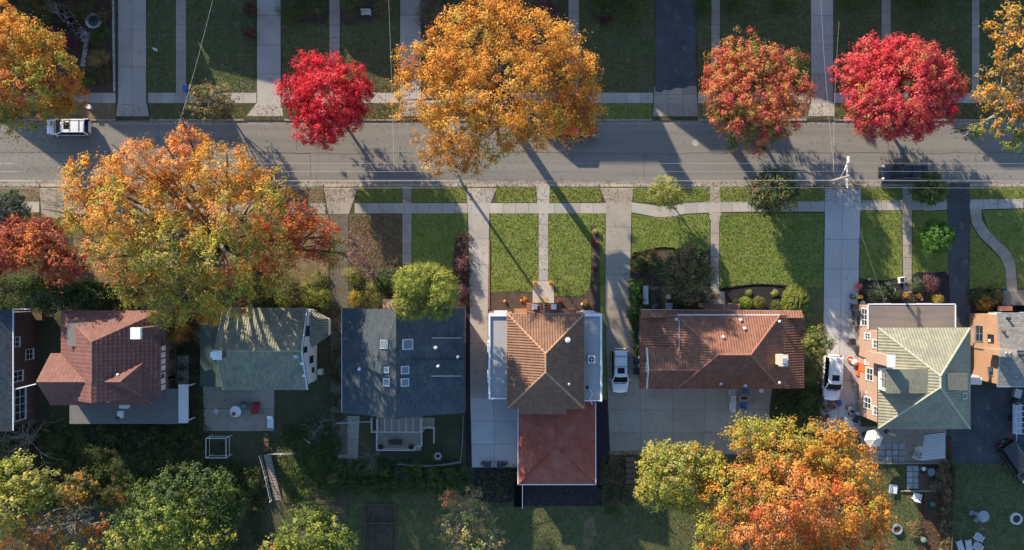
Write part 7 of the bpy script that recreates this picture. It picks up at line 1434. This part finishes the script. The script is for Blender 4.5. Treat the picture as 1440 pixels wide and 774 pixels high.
for i in range(12): mb.box((p.x - .62 + i * .115, p.y, G + .12), (.1, 2.0, .05))
mb.build('boards', MATS['dark_wood'], dk); MB().box((p.x, p.y, G + .05), (1.25, 1.8, .1)).build('joist_frame', MATS['dark_wood'], dk)
place(lounger_parts(WHITE, 1.1, .9), 'garden_chair', 'white slatted lawn chair lying back beside the great orange maple', 'chair', 1257, 688, -8); place(chair_parts(WHITE, True, .75, .7), 'garden_chair', 'white slatted lawn chair below the pale paver strip', 'chair', 1288, 698, 75)
place(ring_parts(METAL, .55, .32), 'fire_pit', 'dark ringed fire pit beside the great orange maple', 'fire pit', 1262, 745); place([('pot', MB().lathe([(.25, 0), (.3, .45), (.26, .45), (.24, .38), (.02, .38)], (0, 0, 0), 16), GREENP, {}), ('lid', MB().lathe([(.26, .44), (.2, .5), (.02, .52)], (0, 0, 0), 14), GREENP, {})], 'compost_pot', 'round dark green lidded tub on the shaded soil', 'tub', 1311, 709); place([('pot', MB().lathe([(.25, 0), (.3, .45), (.26, .45), (.24, .38), (.02, .38)], (0, 0, 0), 16), plain('pale_green', (.2, .3, .18), .6), {}), ('lid', MB().lathe([(.26, .44), (.2, .5), (.02, .52)], (0, 0, 0), 14), MATS['pale_green'], {})], 'compost_pot', 'round pale green lidded tub near the bottom edge', 'tub', 1298, 759)
# front bed ornaments of the pink brick house
place(ring_parts(plain('cast_stone', (.55, .54, .5), .9), .46, .45), 'ring_planter', 'round pale stone ring planter in the dark front bed', 'planter', 1253, 409); place([('box', MB().box((0, 0, .22), (.62, .62, .44)), WHITE, {'bevel': .02}), ('soil', MB().box((0, 0, .445), (.46, .46, .03)), M_DMULCH, {})], 'square_planter', 'square white planter beside the front walk', 'planter', 1268, 394, 8)
for x, y, r, l in ((1264, 398, .14, 'small white stone below the square white planter'), (1222, 393, .16, 'pale stone at the top of the dark bed near the drive'), (1296, 421, .18, 'flat grey stone at the porch right of the yellow mums'), (1245, 421, .2, 'dark round stone below the ring planter')):
    c = P(x, y, .1); mb = MB(); m = bmesh.new(); bmesh.ops.create_icosphere(m, subdivisions=2, radius=r)
    for v_ in m.verts: v_.co *= 1 + .18 * math.sin(v_.co.x * 19 + x) * math.cos(v_.co.y * 17); v_.co.z *= .6
    me = bpy.data.meshes.new('garden_stone'); m.to_mesh(me); m.free(); tag(link_mesh('garden_stone', me, MATS['cast_stone'], None, (c.x, c.y, G + r * .4)), l, 'stone')
# bicycles and clutter by the pink brick side wall
def bicycle(label, px, py, rz, m):
    w1, w2 = (-.52, .52); ps = []
    for x in (w1, w2): ps.append(('wheel', MB().tube([(x + .33 * math.cos(6.283 * i / 18), 0, .34 + .33 * math.sin(6.283 * i / 18)) for i in range(19)], .022, 5), TYRE, {})); ps.append(('spokes', MB().bar((x - .31, 0, .34), (x + .31, 0, .34), .008, .008).bar((x, 0, .03), (x, 0, .65), .008, .008), METAL, {}))
    ps += [('frame', MB().tube([(w1, 0, .34), (-.1, 0, .32), (.38, 0, .8), (-.22, 0, .82), (-.1, 0, .32)], .022, 5).tube([(w1, 0, .34), (-.22, 0, .82)], .015, 5), m, {}), ('fork', MB().tube([(w2, 0, .34), (.36, 0, .95)], .02, 5), m, {}), ('handlebar', MB().tube([(.28, -.3, 1.0), (.38, -.2, .98), (.36, 0, .96), (.38, .2, .98), (.28, .3, 1.0)], .016, 5), DARKM, {}), ('saddle', MB().box((-.25, 0, .9), (.26, .14, .05)), BLACKP, {'bevel': .02}), ('pedal', MB().box((-.1, .14, .3), (.1, .1, .02)).box((-.1, -.14, .34), (.1, .1, .02)), BLACKP, {})]
    return place(ps, 'bicycle', label, 'bicycle', px, py, rz, hh=.6)
bicycle('black bicycle leaning by the brick wall beside the silver car', 1199, 540, -80, BLACKP); bicycle('dark bicycle at the corner of the flat front porch', 1199, 452, 80, DARKM)
shrub(1205, 404, 7, .9, [('mauve', 1), ('crimson', .4)], 'pinkish flowering plant at the top of the clutter by the drive', 'potted_plant', 'plant', .08, 12, .9, rc=.15)
pumpkin(1210, 418, .25, 'orange pumpkin beside the green pail near the porch corner'); place([('pail', MB().lathe([(.18, 0), (.23, .4), (.2, .4), (.17, .06), (.02, .05)], (0, 0, 0), 14), plain('lime_plastic', (.35, .6, .08), .5), {}), ('handle', MB().tube([(-.22, 0, .4), (0, .05, .55), (.22, 0, .4)], .012, 5), METAL, {})], 'pail', 'bright lime pail by the driveway edge', 'pail', 1205.5, 417)
place(table_parts(SKYGLASS, .3, .6, METAL), 'side_table', 'small round grey table at the porch corner', 'table', 1212, 427); bin_('black wheeled bin against the flat porch, upper', 1200, 431, BLACKP); bin_('black wheeled bin against the flat porch, lower', 1203, 441, DARKM, 10); bin_('dark bin beside the white paving along the brick wall', 1197, 480, BLACKP, 90, .8)
place([('bag', MB().lathe([(.2, 0), (.3, .2), (.26, .45), (.08, .55), (.02, .6)], (0, 0, 0), 12), plain('purple_fabric', (.10, .07, .14), .8), {'smooth': True}), ('tie', MB().lathe([(.09, .5), (.09, .56)], (0, 0, 0), 8), WHITE, {})], 'garden_sack', 'dark purple sack beside the bright lime pail', 'sack', 1199, 417)
place([('shell', MB().lathe([(.28, 0), (.34, .18), (.3, .2), (.26, .05), (.02, .05)], (0, 0, 0), 16), ORANGEP, {}), ('seat_pad', MB().box((0, 0, .16), (.3, .2, .06)), WHITE, {'bevel': .02})], 'toy_sled', 'orange round sled by the brick wall beside the car roof', 'toy', 1196, 506); place([('tub', MB().box((0, 0, .3), (.6, .5, .6)), ORANGEP, {'bevel': .06}), ('lid', MB().box((0, 0, .63), (.64, .54, .06)), plain('deep_orange', (.6, .10, .04), .5), {'bevel': .02})], 'storage_box', 'orange storage box against the brick wall', 'box', 1208.5, 525)
place([('bag', MB().lathe([(.25, 0), (.38, .25), (.3, .55), (.1, .62), (.02, .64)], (0, 0, 0), 12), FABRICW, {'smooth': True}), ('tie', MB().lathe([(.11, .58), (.11, .63)], (0, 0, 0), 8), REDP, {})], 'garden_sack', 'white sack between the orange sled and the orange box', 'sack', 1202, 510)
place([('hull', MB().lathe([(.3, 0), (.42, .35), (.38, .36), (.3, .1), (.02, .08)], (0, 0, 0), 16), BLUEP, {}), ('cover', MB().lathe([(.37, .3), (.02, .33)], (0, 0, 0), 14), plain('blue_tarp', (.05, .10, .35), .6), {})], 'tub', 'bright blue tub in front of the silver car', 'tub', 1178, 567)
def pile(label, px, py, n, sp, mats, seed):
    st = random.Random(seed); c = P(px, py, .3); root = thing('junk_pile', label, 'pile', (c.x, c.y, G + .03), local=True)
    for i in range(n):
        MB().box((st.uniform(-sp, sp), st.uniform(-sp * .7, sp * .7), .12 + .3 * st.random()), (st.uniform(.25, .8), st.uniform(.12, .35), st.uniform(.12, .3)), st.uniform(0, 3)).build(st.choice(('board', 'crate')), st.choice(mats), root)
JM = [MATS['dark_wood'], plain('rust_brown', (.20, .09, .06), .8), MATS['weathered_wood'], MATS['dark_metal'], plain('dull_leather', (.25, .14, .10), .7)]
pile('heap of brown boards and boxes in front of the silver car', 1164, 569, 14, .75, JM, 2); pile('second heap of brown junk near the gold top of the great maple', 1160, 592, 12, .7, JM, 5)
place([('box', MB().box((0, 0, .3), (.75, .55, .6)), WHITE, {'bevel': .04}), ('lid', MB().box((0, 0, .63), (.79, .59, .05)), MATS['pale_plastic'], {'bevel': .02})], 'cooler', 'white cooler on the second junk heap', 'cooler', 1167, 591, 4); place([('tub', MB().lathe([(.26, 0), (.32, .4), (.28, .4), (.25, .1), (.02, .08)], (0, 0, 0), 14), MATS['pale_plastic'], {}), ('handle', MB().tube([(-.3, 0, .4), (0, 0, .55), (.3, 0, .4)], .012, 5), METAL, {})], 'pail', 'grey pail on the first junk heap', 'pail', 1159, 567)
place([('deck', MB().box((0, 0, .4), (.9, .5, .25)), METAL, {'bevel': .05}), ('motor', MB().lathe([(.18, .5), (.18, .7), (.1, .76), (.02, .77)], (.1, 0, 0), 12), BLACKP, {}), ('handle', MB().tube([(-.4, -.2, .5), (-1.0, -.22, .95), (-1.0, .22, .95), (-.4, .2, .5)], .018, 5), DARKM, {})] + [('wheel', MB().lathe([(.02, -.03), (.15, -.03), (.15, .03), (.02, .03)], (x, y, .15), 12, 'y'), TYRE, {}) for x in (-.35, .35) for y in (-.28, .28)], 'lawn_mower', 'grey lawn mower by the lower end of the brick wall', 'mower', 1196, 577, -70)
place([('drum', MB().box((0, 0, .5), (.8, .55, .8)), plain('grey_paint', (.22, .24, .26), .5), {'bevel': .06}), ('lid', MB().box((0, 0, .93), (.84, .59, .06)), BLACKP, {'bevel': .02}), ('side_shelf', MB().box((.6, 0, .85), (.35, .45, .04)), METAL, {})], 'gas_grill', 'dark gas grill below the grey lawn mower', 'grill', 1201, 588, 70); tag(MB().box((*P(1183, 593)[:2], G + .1), (.16, .85, .1)).build('beam', DARKM, origin=(*P(1183, 593)[:2], G + .02)), 'short dark beam lying on the paving near the gas grill', 'beam')
# ---------- bottom right yard
place(table_parts(plain('grey_top', (.30, .31, .34), .6), .62, .72, DARKM), 'garden_table', 'round grey table on the bottom right lawn', 'table', 1380, 725); place(chair_parts(MATS['grey_top'], False, .45, .45), 'garden_chair', 'grey chair above left of the round grey lawn table', 'chair', 1365.5, 721, 180); place(chair_parts(MATS['grey_top'], False, .45, .45), 'garden_chair', 'grey chair below left of the round grey lawn table', 'chair', 1372, 731, 240)
place(ring_parts(MATS['cast_stone'], .62, .35, MATS['bark_mulch']), 'fire_pit', 'pale stone fire pit on the bottom right lawn', 'fire pit', 1429.5, 730)
LC = plain('lounger_white', (.55, .56, .58), .6)
place(lounger_parts(LC, 1.9, .6), 'sun_lounger', 'left one of the two straight white loungers at the bottom edge', 'lounger', 1350, 768, 108); place(lounger_parts(LC, 1.9, .6), 'sun_lounger', 'right one of the two straight white loungers at the bottom edge', 'lounger', 1362, 767, 98)
place(chair_parts(LC, True, .66, .62), 'garden_chair', 'white lawn chair right of the loungers, upper', 'chair', 1373, 754, 150); place(chair_parts(LC, True, .66, .62), 'garden_chair', 'white lawn chair right of the loungers, lower', 'chair', 1372, 767, 150)
for x, y, rx, ry in ((1380, 743, 5, 2.4), (1353.5, 740, 2, 2)): blob('bare_soil', [(x - rx, y), (x, y - ry), (x + rx, y - ry * .4), (x + rx * .6, y + ry), (x - rx * .4, y + ry)], Z1 + .006, MATS['leafy_grass'], .2)
# trailer with ladder racks and bags on the asphalt behind the orange brick house
c = P(1433, 590, 1); root = thing('utility_trailer', 'white ladder rack trailer standing on the dark rear asphalt', 'trailer', (c.x, c.y, G), local=True)
MB().box((0, 0, .55), (1.0, 3.2, .12)).build('bed', METAL, root)
for x in (-.5, .5): MB().bar((x, -1.6, 1.2), (x, 1.6, 1.2), .05, .05).build('side_rail', WHITE, root)
for y in (-1.5, -.9, -.3, .3, .9, 1.5): MB().bar((-.5, y, 1.2), (.5, y, 1.2), .05, .05).build('crossbar', WHITE, root); MB().bar((-.5, y, .6), (-.5, y, 1.2), .04, .04).bar((.5, y, .6), (.5, y, 1.2), .04, .04).build('upright', WHITE, root)
for x in (-.6, .6): MB().lathe([(.05, -.09), (.3, -.09), (.3, .09), (.05, .09)], (x, 0, .3), 16, 'x').build('wheel', TYRE, root)
MB().bar((0, -1.6, .5), (0, -2.4, .4), .08, .08).build('drawbar', METAL, root)
place([('bag', MB().lathe([(.3, 0), (.45, .3), (.3, .6), (.02, .7)], (0, 0, 0), 12), plain('dark_tarp', (.05, .055, .06), .6), {'smooth': True}), ('tie', MB().lathe([(.06, .66), (.06, .74)], (0, 0, 0), 8), METAL, {})], 'garden_sack', 'dark sack above the ladder rack trailer', 'sack', 1428, 566); place([('box', MB().box((0, 0, .3), (.7, .9, .6)), MATS['weathered_wood'], {'bevel': .03}), ('lid', MB().box((0, 0, .63), (.74, .94, .05)), MATS['pale_plastic'], {})], 'storage_box', 'pale wooden box at the rear wall of the orange brick house', 'box', 1429, 553, -15); place([('box', MB().box((0, 0, .25), (.6, .6, .5)), BLUEP, {'bevel': .04}), ('lid', MB().box((0, 0, .53), (.64, .64, .05)), METAL, {})], 'storage_box', 'blue box on the ground beside the ladder rack trailer', 'box', 1427, 578, 10)
# ---------- north yards
place([('bin_body', MB().box((0, 0, .35), (.42, .6, .7)), BLUEP, {'bevel': .04}), ('lid', MB().box((0, 0, .73), (.46, .64, .05)), BLUEP, {'bevel': .02})], 'recycling_bin', 'bright blue bin at the foot of a north front walk', 'bin', 262, 125); place([('box', MB().box((0, 0, .3), (.5, .4, .6)), MATS['pale_plastic'], {'bevel': .03}), ('lid', MB().box((0, 0, .62), (.54, .44, .05)), WHITE, {})], 'utility_box', 'pale box on the verge right of the corner maple', 'box', 126, 151)
place([('board', MB().box((0, 0, .62), (.5, .04, .38), 0, ('X', R(-30))), WHITE, {}), ('stake', MB().box((.12, -.1, .3), (.05, .05, .6)).box((-.12, -.1, .3), (.05, .05, .6)), METAL, {})], 'lawn_sign', 'small white sign on the shaded lawn right of the left driveway', 'sign', 220, 71, -20)
place([('seat', MB().box((0, 0, .42), (1.1, .42, .06)), MATS['cast_stone'], {'bevel': .02}), ('backrest', MB().box((0, .24, .68), (1.1, .06, .5), 0, ('X', R(-14))), MATS['cast_stone'], {'bevel': .02})] + [('leg', MB().box((s * .45, 0, .2), (.1, .36, .4)), MATS['cast_stone'], {}) for s in (-1, 1)], 'garden_bench', 'white bench on the mulch at the top edge', 'bench', 515, 19, 0)
place([('basin', MB().lathe([(.7, 0), (.85, .35), (.85, .45), (.62, .45), (.55, .3), (.02, .28)], (0, 0, 0), 24), MATS['cast_stone'], {}), ('pool_water', MB().lathe([(.6, .3), (.6, .36), (.02, .365)], (0, 0, 0), 20), plain('dark_water', (.01, .03, .045), .05, spec=.6), {})], 'birdbath_pond', 'round pale rimmed pond with dark water at the top left', 'pond', 132, 30)
STN = plain('pale_stone', (.42, .40, .36), .9, var=.25, scale=2); mb = MB()
for i in range(26):
    t = i / 25; x = 62 + 62 * t + 6 * math.sin(t * 5); y = 6 + 30 * t + 14 * t * t * (1 if t < .8 else 1); c = P(x, y)
    for k in (-1, 0, 1): mb.box((c.x + random.gauss(0, .05) + k * .12, c.y + k * .42 + random.gauss(0, .06), Z1 + .02), (random.uniform(.3, .45), random.uniform(.25, .38), .05), random.uniform(-.5, .5))
for i in range(12):
    c = P(124 - i * .6, 48 + i * 4); mb.box((c.x, c.y, Z1 + .02), (.5, .28, .05), random.uniform(-.4, .4))
struct(mb.build('stone_path', STN)); mb = MB()
for i in range(46):
    c = P(159.5 + .05 * i, -30 + i * 3.5); mb.box((c.x, c.y, G + .06), (random.uniform(.16, .24), .25, .12), random.uniform(-.15, .15))
struct(mb.build('stone_edging', STN)); mb = MB()
for i in range(40):
    c = P(691.5 - .01 * i, 340 + i * 2.4); mb.box((c.x - .25, c.y, G + .05), (.16, .18, .1), random.uniform(-.05, .05))
struct(mb.build('stone_edging', BRICKR)); mb = MB()
for i in range(60):
    t = i / 59; x = 889 + t * 70; y = 362 - 12 * math.sin(t * 2.6) - t * 2; c = P(x, y); mb.box((c.x, c.y, G + .05), (.22, .14, .1), random.uniform(-.3, .3))
for i in range(90):
    t = i / 89; c = P(1013 + t * 112, 408 - 7 * math.sin(t * 3.1)); mb.box((c.x, c.y, G + .04), (.2, .1, .08), random.uniform(-.2, .2))
struct(mb.build('bed_edging', MATS['dark_mulch'])); mb = MB()
for x0, y0, x1, y1 in ((514, 709, 556, 709), (514, 735, 556, 735), (514, 709, 513, 774), (556, 709, 557, 774)): p, q = P(x0, y0), P(x1, y1); mb.bar((p.x, p.y, G + .1), (q.x, q.y, G + .1), .1, .2)
p = P(535, 722); tag(mb.build('raised_bed', MATS['dark_wood'], origin=(p.x, p.y, G)), 'timber framed raised garden bed on the shaded rear lawn', 'raised bed')
p = P(1247, 651); tag(MB().box((P(1275, 0).x, p.y, G + .12), (7.6, .16, .22)).build('edging_beam', MATS['weathered_wood'], origin=(p.x, p.y, G)), 'long weathered timber edging the rear patio of the pink brick house', 'edging')
p = P(1270, 693); tag(MB().box((P(1290, 0).x, P(0, 690).y, G + .1), (3.8, .14, .2)).build('edging_beam', MATS['weathered_wood'], origin=(p.x, p.y, G)), 'shorter weathered timber at the foot of the paver strip', 'edging')
c = P(1415, 411.5, .2); place([('cover', MB().lathe([(.25, 0), (.25, .1), (.02, .13)], (0, 0, 0), 12), plain('sky_plastic', (.06, .35, .7), .5), {}), ('grip', MB().box((0, 0, .15), (.12, .04, .05)), WHITE, {})], 'bucket_lid', 'light blue lid on the curved walk end at the right', 'lid', 1414.5, 412)
